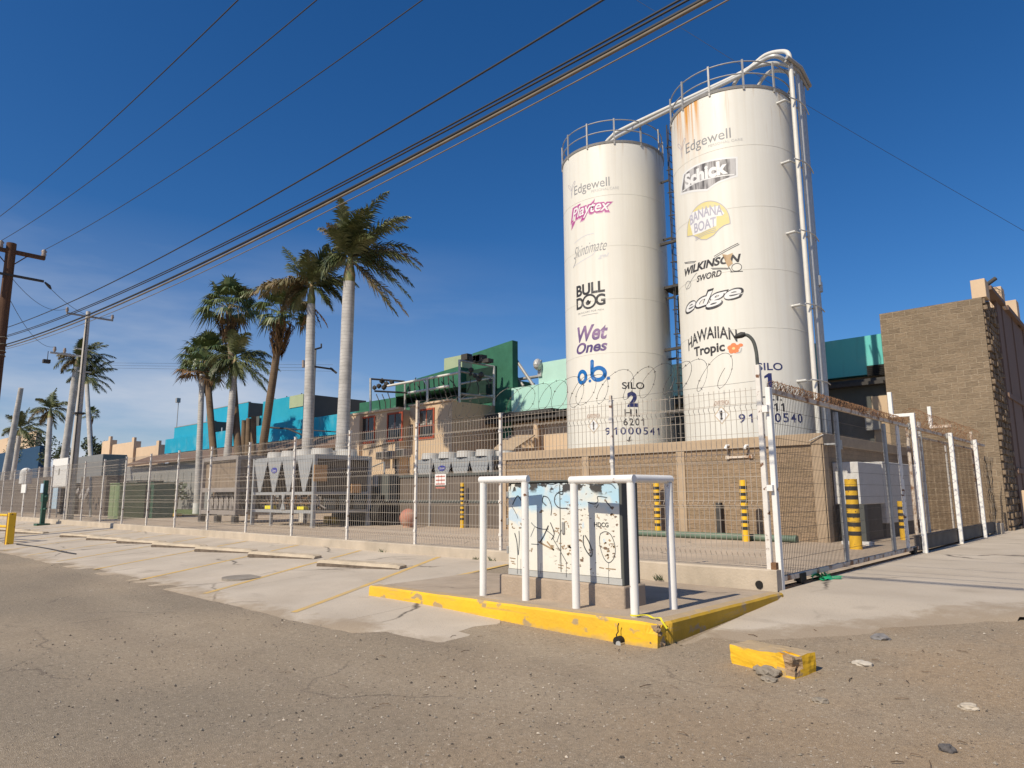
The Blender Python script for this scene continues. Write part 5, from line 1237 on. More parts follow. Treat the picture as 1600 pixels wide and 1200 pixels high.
# dark lattice shading under green box (pipes in the shade)
pr_ = thing('pipe_rack', 'grey steel pipe rack with valves standing on the office roof', 'pipe rack', (-31, 25.5, 6.1))
def P24(px, py, Y=25.6): return at(px, py, Y=Y)
def stick(b, a, c, r, Y0=25.6, Y1=None): b.tube([P24(*a, Y0), P24(*c, Y1 or Y0)], r, 6)
for (a, c, Y0, Y1, mt, nm) in (((579, 650), (579, 591), 25.0, 25.0, 'galv', 'rack_post'), ((668, 632), (668, 592), 25.2, 25.2, 'galv', 'rack_post'), ((718, 629), (718, 562), 25.2, 25.2, 'galv', 'rack_post'), ((772, 634), (772, 572), 27.4, 27.4, 'galv', 'rack_post'), ((633, 640), (633, 598), 27, 27, 'steelgrey', 'rack_post'),
                       ((579, 592), (632, 596), 25, 27, 'dark', 'rack_beam'), ((585, 611), (640, 614), 25, 27, 'dark', 'rack_beam'), ((606, 603), (718, 582), 25.4, 25.4, 'pipe', 'rack_pipe'), ((638, 614), (702, 603), 25.6, 25.6, 'pipe', 'rack_pipe'), ((718, 563), (772, 573), 25.2, 27.4, 'steelgrey', 'rack_beam'),
                       ((718, 580), (772, 590), 25.3, 27.4, 'steelgrey', 'rack_beam'), ((718, 600), (772, 590), 25.4, 27.4, 'galv', 'rack_beam'), ((718, 624), (772, 618), 25.4, 27.4, 'galv', 'rack_beam'), ((720, 615), (772, 621), 25.3, 27.4, 'steelgrey', 'rack_beam'), ((662, 594), (668, 603), 25.2, 25.2, 'galv', 'rack_brace')):
    b = B(); stick(b, a, c, 0.075 if nm in ('rack_post', 'rack_pipe') else 0.06, Y0, Y1); obj(nm, b, M[mt], pr_)
b = B(); rnd = random.Random(5)
for (x, y) in ((585, 606), (592, 603), (600, 605), (604, 600), (612, 597), (597, 595), (735, 585), (742, 587), (752, 586), (736, 578), (748, 592), (766, 594)):
    c = P24(x, y, 25.8); b.sphere(c, rnd.uniform(.10, .2), 1, (1, 1, 1), 0.3)
for (x, y, x2, y2) in ((588, 616, 594, 640), (597, 616, 603, 640), (606, 614, 610, 638), (652, 600, 658, 620), (690, 596, 697, 615), (745, 596, 747, 615), (735, 592, 730, 612), (760, 594, 764, 606), (700, 590, 715, 610), (640, 600, 650, 590)):
    b.tube([P24(x, y, 25.8), P24((x + x2) / 2 + 2, (y + y2) / 2, 25.7), P24(x2, y2, 25.8)], 0.03, 5)
for k in range(10):
    x = 640 + k * 7.5; c = P24(x, 596 - (x - 640) * 0.2, 25.9); b.tube([c, c + Vector((0.1, 0, -0.9)), c + Vector((0.5, 0, -1.7))], 0.035, 5)
obj('valve_cluster', b, M['dark'], pr_)
b = B()
for x in (725, 738, 744, 748, 758): c = P24(x, 560 + (x - 718) * 0.12, 26); b.box(c.x - 0.25, c.x + 0.25, 26, 26.4, c.z - 0.05, c.z + rnd.uniform(.15, .45))
obj('vent_stub', b, M['dark'], pr_)

# ------------------------------------------------------------------ office building
of = thing('office_building', 'tan two-storey office with red framed windows', 'building', (-31.5, 25.5, 0))
OX = -27.45
b = B(); b.box(-31.08, OX, 24.7, 28.0, -0.1, 6.28); obj('wall', b, M['tan'], of)
b = B(); b.box(-37.2, -31.085, 24.0, 28.0, -0.1, 6.08); obj('wall', b, M['tan'], of)
def window(px0, py0, px1, py1, Y, goods):
    a = at(px0, py0, Y=Y); c = at(px1, py1, Y=Y)
    x0, x1, z1, z0 = min(a.x, c.x), max(a.x, c.x), max(a.z, c.z), min(a.z, c.z)
    b = B()
    for bx in ((x0, x0 + 0.10, z0, z1), (x1 - 0.10, x1, z0, z1), (x0 + 0.10, x1 - 0.10, z1 - 0.10, z1), (x0 + 0.10, x1 - 0.10, z0, z0 + 0.12)): b.box(bx[0], bx[1], Y - 0.06, Y - 0.002, bx[2], bx[3])
    wf = obj('window', b, M['redframe'], of)
    b = B(); b.box(x0 + 0.10, x1 - 0.10, Y - 0.02, Y - 0.004, z0 + 0.12, z1 - 0.10); obj('pane', b, M['glass'], wf)
    b = B(); b.box(x0 + 0.10, x1 - 0.10, Y - 0.045, Y - 0.022, z0 + (z1 - z0) * 0.42, z0 + (z1 - z0) * 0.42 + 0.05); b.box((x0 + x1) / 2 - 0.02, (x0 + x1) / 2 + 0.02, Y - 0.045, Y - 0.022, z0 + (z1 - z0) * 0.42 + 0.05, z1 - 0.10); obj('mullion', b, M['redframe'], wf)
    if goods:
        b = B()
        for k in range(5): b.box(x0 + 0.14 + k * (x1 - x0 - 0.3) / 5, x0 + 0.14 + (k + 0.8) * (x1 - x0 - 0.3) / 5, Y - 0.0215, Y - 0.0205, z0 + (z1 - z0) * 0.46, z0 + (z1 - z0) * (0.52 + 0.07 * (k % 3)))
        obj('stored_goods', b, M['curtain'], wf)
window(566, 652, 586, 692, 24.0, False)
window(606, 646, 629.5, 689, 24.0, True)
window(655, 640, 679, 685, 24.7, True)
b = B(); a = at(548, 660, Y=23.9); c = at(564, 700, Y=23.9); b.box(a.x, c.x, 23.75, 23.999, 0, 6.0); obj('pilaster', b, M['tan2'], of)
b = B(); b.box(-37.2, -31.085, 23.9, 24.3, 6.081, 6.2); b.box(-31.08, OX + 0.05, 24.6, 25.0, 6.281, 6.38); obj('parapet_coping', b, M['tan2'], of)
for k, (px, py, lab) in enumerate(((598, 712, 'leftmost box air conditioner jutting from the office wall'), (612, 711, 'middle box air conditioner jutting from the office wall'), (630, 708, 'right box air conditioner jutting from the office wall beside the shaded corner'))):
    c = at(px, py, Y=23.7); t = thing('air_conditioner', lab, 'air conditioner', (c.x, 23.9, c.z - 0.25), 'air conditioners on the office wall')
    b = B(); b.box(c.x - 0.32, c.x + 0.32, 23.45, 23.998, c.z - 0.22, c.z + 0.22, 0.02); obj('casing', b, M['acwarm'], t)
    b = B(); b.box(c.x - 0.27, c.x + 0.27, 23.43, 23.449, c.z - 0.17, c.z + 0.17); obj('grille', b, M['dark'], t)
b = B(); p0 = at(567, 702, Y=23.95); p1 = at(620, 690, Y=23.95); p2 = at(626, 668, Y=23.95); b.tube([p0, p1, p2], 0.025, 5); p3 = at(618, 712, Y=23.95); p4 = at(618, 745, Y=23.95); b.tube([p3, p4], 0.04, 6)
obj('conduit', b, M['dark'], of)

# ------------------------------------------------------------------ lean-to shed at left + far walls
ls = thing('lean_to_shed', 'long grey corrugated shed under a brown lean-to roof below the blue fascia', 'shed', (-70, 27, 0))
b = B(); b.box(-104, -44, 26.3, 26.5, -0.1, 4.45); obj('shed_wall', b, M['corrgrey'], ls)
b = B(); b.prism([(25.6, 4.45), (28.0, 5.45), (28.0, 5.6), (25.6, 4.62)], -80, -37.3, 'X'); obj('shed_roof', b, M['brownroof'], ls)
b = B()
for k in range(24): b.box(-79 + k * 1.8, -78.95 + k * 1.8, 26.24, 26.29, 1.0 + (k % 3) * 0.4, 3.4)
obj('conduit', b, M['galv'], ls)
fw = thing('far_boundary_wall', 'distant stepped tan parapet wall left of the blue factory', 'wall', (-95, 34, 0))
for (px0, px1, py, Y) in ((160, 176, 690, 33), (176, 213, 695, 33), (213, 252, 700, 33)):
    a = at(px0, py, Y=Y); c = at(px1, py, Y=Y)
    b = B(); b.box(a.x, c.x - 0.05, Y, Y + 0.6, 0, a.z); obj('wall_panel', b, M['tan2'], fw)
    b = B(); b.box(c.x - 0.9, c.x - 0.06, Y - 0.3, Y - 0.002, 0, a.z + 0.5); obj('pier', b, M['tan2'], fw)
a = at(-20, 692, Y=36); c = at(55, 694, Y=36)
b = B(); b.box(a.x, c.x, 36, 37, 0, a.z); tag(obj('far_wall', b, M['tan2']), 'distant tan wall at the left edge behind the palms', 'wall')
a = at(-20, 705, Y=30); c = at(60, 722, Y=30)
b = B(); b.box(a.x, c.x, 30, 31, 0, a.z - 1.0); tag(obj('blue_shed', b, mat('deep_blue_paint', (0.02, 0.06, 0.12), 0.7)), 'low dark blue shed at the left edge under the palms', 'shed')

# ------------------------------------------------------------------ screen wall and machines
sw = thing('screen_wall', 'brown corrugated screen wall before the grey rooftop chiller', 'wall', (-22.2, WY, 0))
b = B(); b.box(-27.0, -17.96, WY + 0.02, WY + 0.10, -0.05, 2.0); obj('screen_panel', b, M['brownscreen'], sw)
b = B(); b.box(-27.0, -17.96, WY - 0.03, WY + 0.14, 2.0, 2.1); b.box(-27.0, -17.96, WY - 0.02, WY + 0.015, 0.95, 1.05); obj('screen_rail', b, M['dgrey'], sw)
for x in (-26.95, -21.95): 
    b = B(); b.box(x - 0.04, x + 0.04, WY - 0.05, WY + 0.018, -0.05, 2.75 if x > -22 else 2.1); obj('screen_post', b, M['galv'], sw)
a = at(680, 741, Y=9.2); c = at(697, 758, Y=9.2)
ns = thing('notice_sign', 'white notice sheet with red lines wired to the fence mesh', 'sign', ((a.x + c.x) / 2, FY - 0.06, c.z))
b = B(); b.box(a.x, c.x, FY - 0.056, FY - 0.05, c.z, a.z); obj('sheet', b, M['paper'], ns)
b = B()
for k in range(4): b.box(a.x + 0.03, c.x - 0.03, FY - 0.0585, FY - 0.0565, a.z - 0.06 - k * 0.075, a.z - 0.035 - k * 0.075)
for k in range(2): b.box(a.x + 0.1 + 0.1 * k, a.x + 0.11 + 0.1 * k, FY - 0.0585, FY - 0.0565, c.z + 0.03, a.z - 0.02)
obj('printed_lines', b, M['signred'], ns)

def v_chiller(x0, x1, y0, y1, z0, zt, nv, label, badge=True, deck=1.35, legs=True, half=True):
    t = thing('chiller', label, 'chiller', ((x0 + x1) / 2, (y0 + y1) / 2, z0), None)
    b = B()
    for x in (x0, x1):
        for y in (y0, y1): b.box(x - 0.07, x + 0.07, y - 0.07, y + 0.07, z0, zt)
    for z in ([z0 + 0.62, z0 + deck, zt - 0.1] if legs else [zt - 0.1]):
        for y in (y0, y1): b.box(x0 + 0.07, x1 - 0.07, y - 0.06, y + 0.06, z - 0.06, z + 0.06)
        for x in (x0, x1): b.box(x - 0.06, x + 0.06, y0 + 0.07, y1 - 0.07, z - 0.06, z + 0.06)
    if legs:
        for k in range(1, 3): x = x0 + (x1 - x0) * k / 3; b.box(x - 0.05, x + 0.05, y0 - 0.05, y0 + 0.05, z0, z0 + 0.56); b.box(x - 0.045, x + 0.045, y0 - 0.04, y0 + 0.04, z0 + 0.68, z0 + deck - 0.06)
    obj('frame', b, M['acgrey'], t)
    wv = (x1 - x0 - 0.1) / nv
    zb = z0 + (deck + 0.07 if legs else 0.02)
    for k in range(nv):
        xa = x0 + 0.05 + k * wv; xm = xa + wv / 2
        b = B(); b.prism([(xa + 0.02, zt - 0.17), (xa + wv - 0.02, zt - 0.17), (xm + 0.09, zb), (xm - 0.09, zb)], y0 - 0.075, y0 - 0.03, 'Y'); obj('end_panel', b, M['acgrey'], t)
    b = B()
    for k in range(nv):
        xa = x0 + 0.05 + k * wv; xm = xa + wv / 2
        for (u, v) in ((xa + 0.03, xm - 0.06), (xa + wv - 0.03, xm + 0.06)): b.prism([(u, zt - 0.17), (u + 0.02, zt - 0.17), (v + 0.02, zb), (v, zb)], y0 + 0.03, y1 - 0.05, 'Y')
    b.box(x1 - 0.04, x1 - 0.02, y0 + 0.08, y1 - 0.08, zb, zt - 0.17); b.box(x0 + 0.1, x1 - 0.25, y1 - 0.25, y1 - 0.2, z0 + 0.7, zb) if legs else None; b.box(x1 - 0.28, x1 - 0.25, y0 + 0.5, y1 - 0.2, z0 + 0.7, zb) if legs else None; b.box(x0 + 0.05, x1 - 0.05, (y0 + y1) / 2, (y0 + y1) / 2 + 0.05, zb, zt - 0.2)  # coil faces, plus dark sheets added for the shaded inside and side
    obj('coil_bank', b, M['coil'], t)
    b = B(); b.box(x0 + 0.02, x1 - 0.02, y0 + 0.02, y1 - 0.02, zt - 0.03, zt + 0.02); obj('fan_deck', b, M['acgrey'], t)
    for k in range(nv):
        for yy in ((y0 + y1) / 2 - 0.6, (y0 + y1) / 2 + 0.6):
            c = x0 + 0.05 + (k + 0.5) * wv; f = B(); f.cyl(c, yy, zt + 0.02, zt + 0.30, 0.46 if wv > 1 else wv * 0.45, 0.42 if wv > 1 else wv * 0.42, 24, False); f.cyl(c, yy, zt + 0.03, zt + 0.07, 0.40 if wv > 1 else wv * 0.4, None, 16); obj('fan_shroud', f, M['fan'], t, False)
    if badge:
        c = x0 + 0.05 + 1.5 * wv; zc = zt - 0.55 if legs else zt - 0.42
        b = B(); b.prism([(c + 0.25 * math.cos(a), zc + 0.12 * math.sin(a)) for a in [2 * math.pi * k / 20 for k in range(20)]], y0 - 0.09, y0 - 0.076, 'Y'); bd = obj('badge', b, M['logo_blue'], t)
        flat_text('Carrier', (c - 0.18, zc - 0.05), (c + 0.18, zc - 0.05), 0.10, lambda x, z: (x, y0 - 0.0915, z), bd, M['paper'], shear=0.2)
    return t
ch = v_chiller(-29.55, -24.55, 14.8, 17.4, 0.0, 2.88, 4, 'big grey chiller with four V-shaped end panels on legs')
# compressors and pipes under the coils
b = B(); rnd = random.Random(2)
for k in range(7):
    x = -29.1 + k * 0.68; b.tube([(x, 15.4 + 0.5 * (k % 2), 0.72), (x, 15.4 + 0.5 * (k % 2), 1.22)], rnd.uniform(.13, .2), 12)
    b.tube([(x, 15.2, 1.15), (x + 0.3, 15.05, 1.28), (x + 0.5, 15.05, 0.9), (x + 0.7, 15.2, 0.75)], 0.035, 6)
obj('compressor', b, M['acwarm'], ch)
b = B(); b.box(-29.4, -24.7, 16.2, 17.2, 0.7, 1.28); b.tube([(-29.3, 15.1, 0.8), (-24.8, 15.1, 0.8)], 0.05, 8); b.box(-27.5, -27.3, 14.9, 15.0, 0.7, 1.3); obj('pipes_and_backing', b, M['dark'], ch)  # dark box behind the pipes stands in for the shaded inside
b = B(); rnd = random.Random(21)
for k in range(16):
    x = rnd.uniform(-29.3, -24.9); y = rnd.uniform(14.95, 15.6); z0_ = rnd.uniform(0.66, 0.8); z1_ = rnd.uniform(0.95, 1.3)
    b.tube([(x, y, z0_), (x + rnd.uniform(-.1, .1), y, (z0_ + z1_) / 2), (x + rnd.uniform(-.35, .35), y + .1, z1_)], rnd.uniform(.015, .045), 6)
for k in range(3): b.tube([(-29.3 + k * 0.1, 15.0 + 0.12 * k, 0.95 + 0.1 * k), (-24.9, 15.0 + 0.12 * k, 0.95 + 0.1 * k)], 0.03, 6)
obj('refrigerant_lines', b, M['rust'], ch)
b = B(); b.box(-28.6, -28.0, 14.86, 15.1, 0.70, 0.84); b.box(-25.9, -25.4, 14.86, 15.1, 0.70, 0.82); obj('yellow_tray', b, M['ribbon'], ch)
for k in range(3):
    b = B(); b.box(-24.46 + 0.001 * k, -24.40, 15.2 + k * 0.7, 15.7 + k * 0.7, 0.72, 1.15 + 0.08 * k); obj('side_panel', b, M['dgrey'], ch)
b = B(); a = at(492, 726, X=-24.4); c = at(511, 752, X=-24.4); b.box(-24.46, -24.42, a.y, c.y, c.z, a.z); obj('cardboard_sheet', b, M['cardboard'], ch)
b = B(); a = at(552, 756, X=-24.3); c = at(566, 770, X=-24.3); b.box(-24.46, -24.40, a.y, c.y, c.z, a.z); obj('cardboard_sheet', b, M['cardboard'], ch)
b = B(); b.prism([(-26.95, 1.34), (-26.65, 1.34), (-26.78, 1.0), (-26.62, 0.69), (-26.98, 0.69), (-26.82, 1.0)], 14.70, 14.74, 'Y'); obj('stand_plate', b, M['acgrey'], ch)
v_chiller(-25.3, -20.4, 20.6, 22.4, 1.1, 2.86, 4, 'grey chiller raised behind the brown screen wall', True, 0.2, False)
b = B(); b.box(-25.4, -20.3, 20.5, 22.5, -0.05, 1.09); tag(obj('concrete_platform', b, M['conc']), 'concrete platform under the raised chiller behind the screen wall', 'platform')
t = thing('chiller', 'dusty brown chiller with bare coil face on short feet, left of the V-panel one', 'chiller', (-33.2, 15.2, 0))
b = B()
for x in (-34.95, -31.25): b.box(x - 0.1, x + 0.1, 14.75, 14.9, 0.35, 3.12); b.box(x - 0.1, x + 0.1, 16.6, 16.75, 0.35, 3.12)
for z in (0.5, 1.55, 3.05):
    b.box(-34.85, -31.35, 14.76, 14.88, z - 0.1, z + 0.1); b.box(-31.33, -31.17, 14.9, 16.6, z - 0.1, z + 0.1); b.box(-35.03, -34.87, 14.9, 16.6, z - 0.1, z + 0.1)
obj('frame', b, M['acwarm'], t)
b = B(); b.box(-34.85, -31.35, 14.90, 14.98, 1.65, 2.95); b.box(-31.28, -31.22, 14.95, 16.6, 1.65, 2.95); obj('coil_bank', b, mat('dusty_coil', (0.25, 0.19, 0.135), 0.8, 0.25, 1.0, stretch=(6, 6, 0.3)), t)
b = B(); b.box(-34.85, -31.3, 15.5, 16.5, 0.6, 1.45)
obj('machine_core', b, M['dark'], t)
b = B()
for k in range(6): x = -34.6 + k * 0.55; b.tube([(x, 15.2, 0.62), (x, 15.2, 1.2)], 0.15, 10); b.tube([(x, 15.1, 1.1), (x + 0.25, 15.05, 1.35), (x + 0.4, 15.05, 0.8)], 0.04, 6)
obj('compressor', b, M['acwarm'], t)
for x in (-34.9, -33.1, -31.3):
    b = B(); b.box(x - 0.15, x + 0.15, 14.72, 14.95, -0.02, 0.38); obj('foot', b, M['dark'], t)
b = B(); b.box(-34.9, -31.3, 14.9, 16.7, 3.06, 3.12); obj('top_panel', b, M['acwarm'], t)
# tank, tyres-like dark tank, boxes
b = B(); b.sm = True; c = at(638, 810, Y=17.4); b.sphere((c.x, 17.4, 0.36), 0.37, 3, (0.95, 0.95, 1)); b.cyl(c.x, 17.4, -0.02, 0.1, 0.22); tag(obj('pressure_tank', b, M['redtank']), 'faded red spherical tank on the yard floor before the screen wall', 'tank')
b = B(); b.tube([(-26.9, 17.9, 0.5), (-23.9, 17.9, 0.5)], 0.5, 24); b.tube([(-26.9, 17.9, 1.05), (-24.2, 17.9, 1.05)], 0.22, 12); tag(obj('black_tank', b, M['black']), 'black horizontal tank in the shade right of the big chiller', 'tank')
b = B(); b.box(-25.0, -24.0, 18.0, 18.5, 0.0, 2.15, 0.02); eb = tag(obj('control_cabinet', b, M['dgrey']), 'dark control cabinet between the big chiller and the screen wall', 'cabinet')
a = at(583, 742, Y=17.97); c = at(589, 760, Y=17.97); b = B(); b.box(a.x, c.x, 17.96, 17.995, c.z, a.z); obj('label_plate', b, M['paper'], eb)
b = B(); p0 = at(592, 745, Y=18.1); p1 = at(588, 724, Y=20); p2 = at(600, 722, Y=18.2); p3 = at(602, 775, Y=18.2); b.tube([p2, p3], 0.04, 6); b.tube([at(575, 732, Y=18.2), p2], 0.03, 6); tag(obj('conduit_pole', b, M['steelgrey']), 'bent grey conduit beside the dark control cabinet', 'conduit')
b = B(); b.box(-28.3, -27.9, 17.6, 17.8, 0, 0.32); b.box(-27.5, -27.1, 17.5, 17.7, 0.02, 0.30); tag(obj('yellow_block', b, M['yellow']), 'small yellow blocks seen beneath the big chiller', 'block')

# ------------------------------------------------------------------ left yard cabinets and boards
def cabinet(name, px0, px1, pyt, pyb, Y, depth, mt, label, cat, door=None):
    a = at(px0, pyb, Y=Y); c = at(px1, pyt, Y=Y)
    t = thing(name, label, cat, ((a.x + c.x) / 2, Y, 0))
    b = B(); b.box(a.x, c.x, Y, Y + depth, -0.02, c.z, 0.015); obj('body', b, mt, t)
    b = B(); b.box(a.x - 0.03, c.x + 0.03, Y - 0.04, Y + depth + 0.03, c.z, c.z + 0.06); obj('lid', b, mt, t)
    if door:
        b = B(); b.box(a.x + 0.06, (a.x + c.x) / 2 - 0.02, Y - 0.025, Y - 0.002, 0.12, c.z - 0.1); b.box((a.x + c.x) / 2 + 0.02, c.x - 0.06, Y - 0.025, Y - 0.002, 0.12, c.z - 0.1); obj('door', b, mt, t)
    return t
cabinet('green_cabinet', 168, 188, 756, 810, 13.9, 1.4, M['gcab'], 'olive green transformer cabinet with two doors behind the fence', 'transformer', True)
cabinet('dark_cabinet', 193, 214, 752, 808, 15.0, 1.5, M['dgrey'], 'dark shaded cabinet right of the olive green one', 'cabinet')
cabinet('dark_cabinet', 214, 241, 755, 806, 15.6, 1.2, M['dgreen'], 'dark green equipment box right of the shaded cabinet', 'cabinet')
cabinet('brown_equipment', 122, 167, 744, 802, 15.5, 1.2, M['brownscreen'], 'brown louvred equipment housing left of the olive green cabinet', 'equipment', True)
cabinet('brown_equipment', 92, 118, 756, 800, 15.5, 1.0, M['brownscreen'], 'smaller brown equipment housing behind the concrete pole', 'equipment')
b = B(); b.tube([at(142, 745, Y=13), at(141, 808, Y=13)], 0.07, 8); tag(obj('pipe_post', b, M['steelgrey']), 'grey pipe post standing before the brown equipment housing', 'post')
b = B()
for k in range(5): c = at(122 + k * 4, 768 + (k % 2) * 8, Y=14.8); b.sphere(c, 0.22, 1, (1, 0.6, 1.2), 0.3)
tag(obj('valve_group', b, M['acwarm']), 'cluster of pale valves before the brown equipment housing', 'valves')
a = at(-15, 752, Y=14.5); c = at(92, 752, Y=14.5)
b = B(); b.box(a.x, c.x, 14.5, 14.6, 0, a.z); b.box(a.x, c.x, 14.46, 14.5, a.z - 0.9, a.z - 0.8); tag(obj('brown_screen', b, M['brownscreen']), 'brown slatted screen at far left behind the fence', 'screen')
for (px0, px1, pyt, pyb, Y, mt, lab, nm) in ((84, 103, 718, 760, 10.4, 'paper', 'large blank white board hung high beside the concrete pole', 'sign_board'), (108, 116, 720, 758, 12.6, 'paper', 'narrow white board on the right of the concrete pole', 'sign_board'),
                                       (80, 88, 762, 795, 12.5, 'lightblue', 'pale blue panel low behind the green stand', 'panel'), (34.5, 40, 757, 770, 9.17, 'paper', 'small white plate wired to the fence mesh at far left', 'sign_plate')):
    a = at(px0, pyt, Y=Y); c = at(px1, pyb, Y=Y)
    t = thing(nm, lab, 'sign' if 'sign' in nm else 'panel', ((a.x + c.x) / 2, Y, c.z))
    b = B(); b.box(a.x, c.x, Y - 0.02, Y + 0.02, c.z, a.z); obj('board', b, M[mt], t)
    if Y > 10:
        b = B()
        for x in (a.x + 0.08, c.x - 0.08): b.box(x - 0.03, x + 0.03, Y + 0.021, Y + 0.08, 0, a.z)
        obj('board_post', b, M['steelgrey'], t)
    if px0 == 84:
        b = B(); b.box((a.x + c.x) / 2 - 0.12, (a.x + c.x) / 2 + 0.05, Y - 0.025, Y - 0.021, c.z + 0.6, c.z + 0.95); obj('arrow_mark', b, M['dgrey'], t)
c = at(36, 740, Y=13.0); b = B(); b.sm = True; b.sphere((c.x, 13.2, c.z + 0.1), 0.42, 3, (0.95, 0.9, 0.8)); b.cyl(c.x, 13.2, c.z - 0.75, c.z + 0.15, 0.40, n=20); b.cyl(c.x, 13.2, 0, c.z - 0.75, 0.06, n=8); tag(obj('water_tank', b, M['paper']), 'white rounded water tank behind the far left fence', 'tank')
c = at(118, 715, Y=20); d_ = at(160, 720, Y=20)
b = B(); b.box(c.x, d_.x, 20, 22, 0, c.z, 0.03); tag(obj('grey_kiosk', b, M['greyslab']), 'pale grey box shed behind the brown equipment housing', 'shed')
# green stand outside the fence
st = thing('green_stand', 'dark green steel stand outside the far end of the fence', 'stand', (-36.5, 8.5, 0.02))
b = B(); b.box(-36.8, -36.25, 8.25, 8.75, -0.02, 0.1); obj('base', b, M['dgreen'], st)
b = B(); b.box(-36.62, -36.42, 8.42, 8.58, 0.1, 2.0); b.box(-36.72, -36.36, 8.40, 8.6, 1.05, 1.4); b.tube([(-36.9, 8.5, 1.2), (-36.1, 8.5, 1.3)], 0.05, 8); b.tube([(-36.9, 8.5, 0.7), (-36.1, 8.5, 0.75)], 0.05, 8); obj('column', b, M['dgreen'], st)
b = B(); b.box(-36.75, -36.32, 8.36, 8.39, 1.45, 1.85); obj('plate', b, M['lightblue'], st)
# yellow post far left with arm
yp = thing('yellow_post', 'thick yellow post with a rail arm at the left edge of the picture', 'post', (-26.2, 5.27, -0.16))
b = B(); b.box(-26.30, -26.10, 5.18, 5.38, -0.25, 0.78, 0.015); obj('upright', b, M['yellow'], yp)
b = B(); b.tube([(-26.30, 5.27, 0.35), (-28.5, 5.0, 0.35)], 0.04, 8); b.tube([(-26.30, 5.27, 0.7), (-28.5, 5.0, 0.7)], 0.04, 8); obj('rail_arm', b, M['yellow'], yp)
b = B(); b.box(-26.29, -26.21, 5.174, 5.178, -0.2, 0.76); obj('rust_side', b, M['rust'], yp)

# ------------------------------------------------------------------ wheel stops
def stop_mesh():
    b = B(); n = 24; prev = None
    for i in range(n + 1):
        x = -0.95 + 1.9 * i / n; j = noise.noise(Vector((x * 4, 1, 0))) * 0.012; e = 0.02 if i in (0, n) else 0
        vs = [b.bm.verts.new(p) for p in ((x, -0.125 + j, -0.04), (x, -0.12 + j, 0.028 - e * 0.5), (x, -0.085 + j, 0.082 - e + j * 0.5), (x, 0.10 + j * 0.4, 0.09 - e + j * 0.6), (x, 0.125, -0.04))]
        if prev:
            for k in range(4): b.bm.faces.new((prev[k], prev[k + 1], vs[k + 1], vs[k])).material_index = 1 if k == 0 else 0
        else: b.bm.faces.new(vs)
        prev = vs
    b.bm.faces.new(prev[::-1]); return b
WS = [(-10.80, 7.52), (-13.66, 7.58), (-16.2, 7.5), (-18.66, 7.4), (-21.2, 7.36), (-23.6, 7.26), (-26.2, 7.2), (-31.0, 6.9), (-33.6, 6.9)]
ords = ['nearest', 'second nearest', 'third nearest', 'fourth nearest', 'fifth nearest', 'sixth nearest', 'seventh nearest', 'second farthest', 'farthest']
for i, (x, y) in enumerate(WS):
    if i == 0:
        first = obj('wheel_stop', stop_mesh(), [M['stop'], mat('stop_shadow_line', (0.13, 0.10, 0.075), 0.95, 0.35, 7.0)]); o = first; base = Vector(first.location)  # dark front line paints the shadow gap below the stop
    else: o = first.copy(); COL.objects.link(o)
    o.location = (x, y, g(x, y) - 0.02); o.rotation_euler = (0, R(0.8), R(15))
    tag(o, 'worn concrete wheel stop, %s of the row in the parking bays' % ords[i], 'wheel stop', 'wheel stops in the parking bays')
b = B(); b.cyl(0, 0, -0.03, 0.014, 0.36, n=28); mh = obj('manhole_cover', b, mat('manhole_iron', (0.27, 0.235, 0.195), 0.8, 0.2, 6.0, bump=0.5, bscale=30)); mh.location = (-11.77, 5.8, g(-11.77, 5.8) - 0.02); tag(mh, 'round flat manhole cover in the parking bay concrete', 'manhole cover')
# long slender cable lying on the lot at left
b = B(); b.tube([(x, 5.4 + 0.02 * (x + 25) + 0.06 * math.sin(x), g(x, 5.4) + 0.02) for x in [-25.6 + 0.7 * k for k in range(9)]], 0.02, 5); tag(obj('ground_cable', b, M['cable']), 'thin dark cable lying on the concrete beside the yellow post', 'cable')

# ------------------------------------------------------------------ stones and grit
def stone(x, y, r, sc, label, mt=None, seed=0):
    b = B(); b.sphere((x, y, g(x, y) + r * sc[2] * 0.3), r * 0.9, 3, sc, 0.4)
    for v in b.bm.verts: v.co += noise.noise_vector(v.co * 14 + Vector((seed, 0, 0))) * r * 0.10
    tag(obj('stone', b, mt or M['stonegrey']), label, 'stone')
stone(-2.56, 5.85, 0.085, (1.3, 1, 0.75), 'largest pale stone just before the loose kerb block', seed=1)
stone(-2.68, 5.93, 0.05, (1, 1.1, 0.7), 'small pale stone touching the largest stone before the kerb block', seed=2)
stone(-2.50, 5.72, 0.055, (1.3, 1, 0.5), 'flat grey stone below the largest stone by the kerb block', seed=3)
stone(-1.10, 4.93, 0.045, (1.1, 1, 0.8), 'dark lone stone near the right bottom corner of the dirt', mat('dark_stone', (0.11, 0.10, 0.095), 0.8, 0.3, 9), seed=4)
stone(-2.15, 7.53, 0.06, (1.4, 1, 0.7), 'grey rounded stone at the edge of the driveway concrete', mat('blue_grey_stone', (0.19, 0.18, 0.175), 0.8, 0.3, 9), seed=5)
stone(-2.0, 5.43, 0.05, (1.2, 1, 0.6), 'brown stone half way between the kerb block and the dark stone', seed=6)
stone(-2.03, 6.56, 0.055, (1.5, 1, 0.6), 'whitish stone right of the loose kerb block', mat('pale_stone', (0.46, 0.41, 0.34), 0.9, 0.2, 12), seed=7)
stone(-1.16, 5.91, 0.05, (1.4, 1, 0.6), 'pale flat stone far right on the dirt', mat('cream_stone', (0.44, 0.38, 0.30), 0.9, 0.2, 12), seed=8)
b = B(); rnd = random.Random(12)
import array
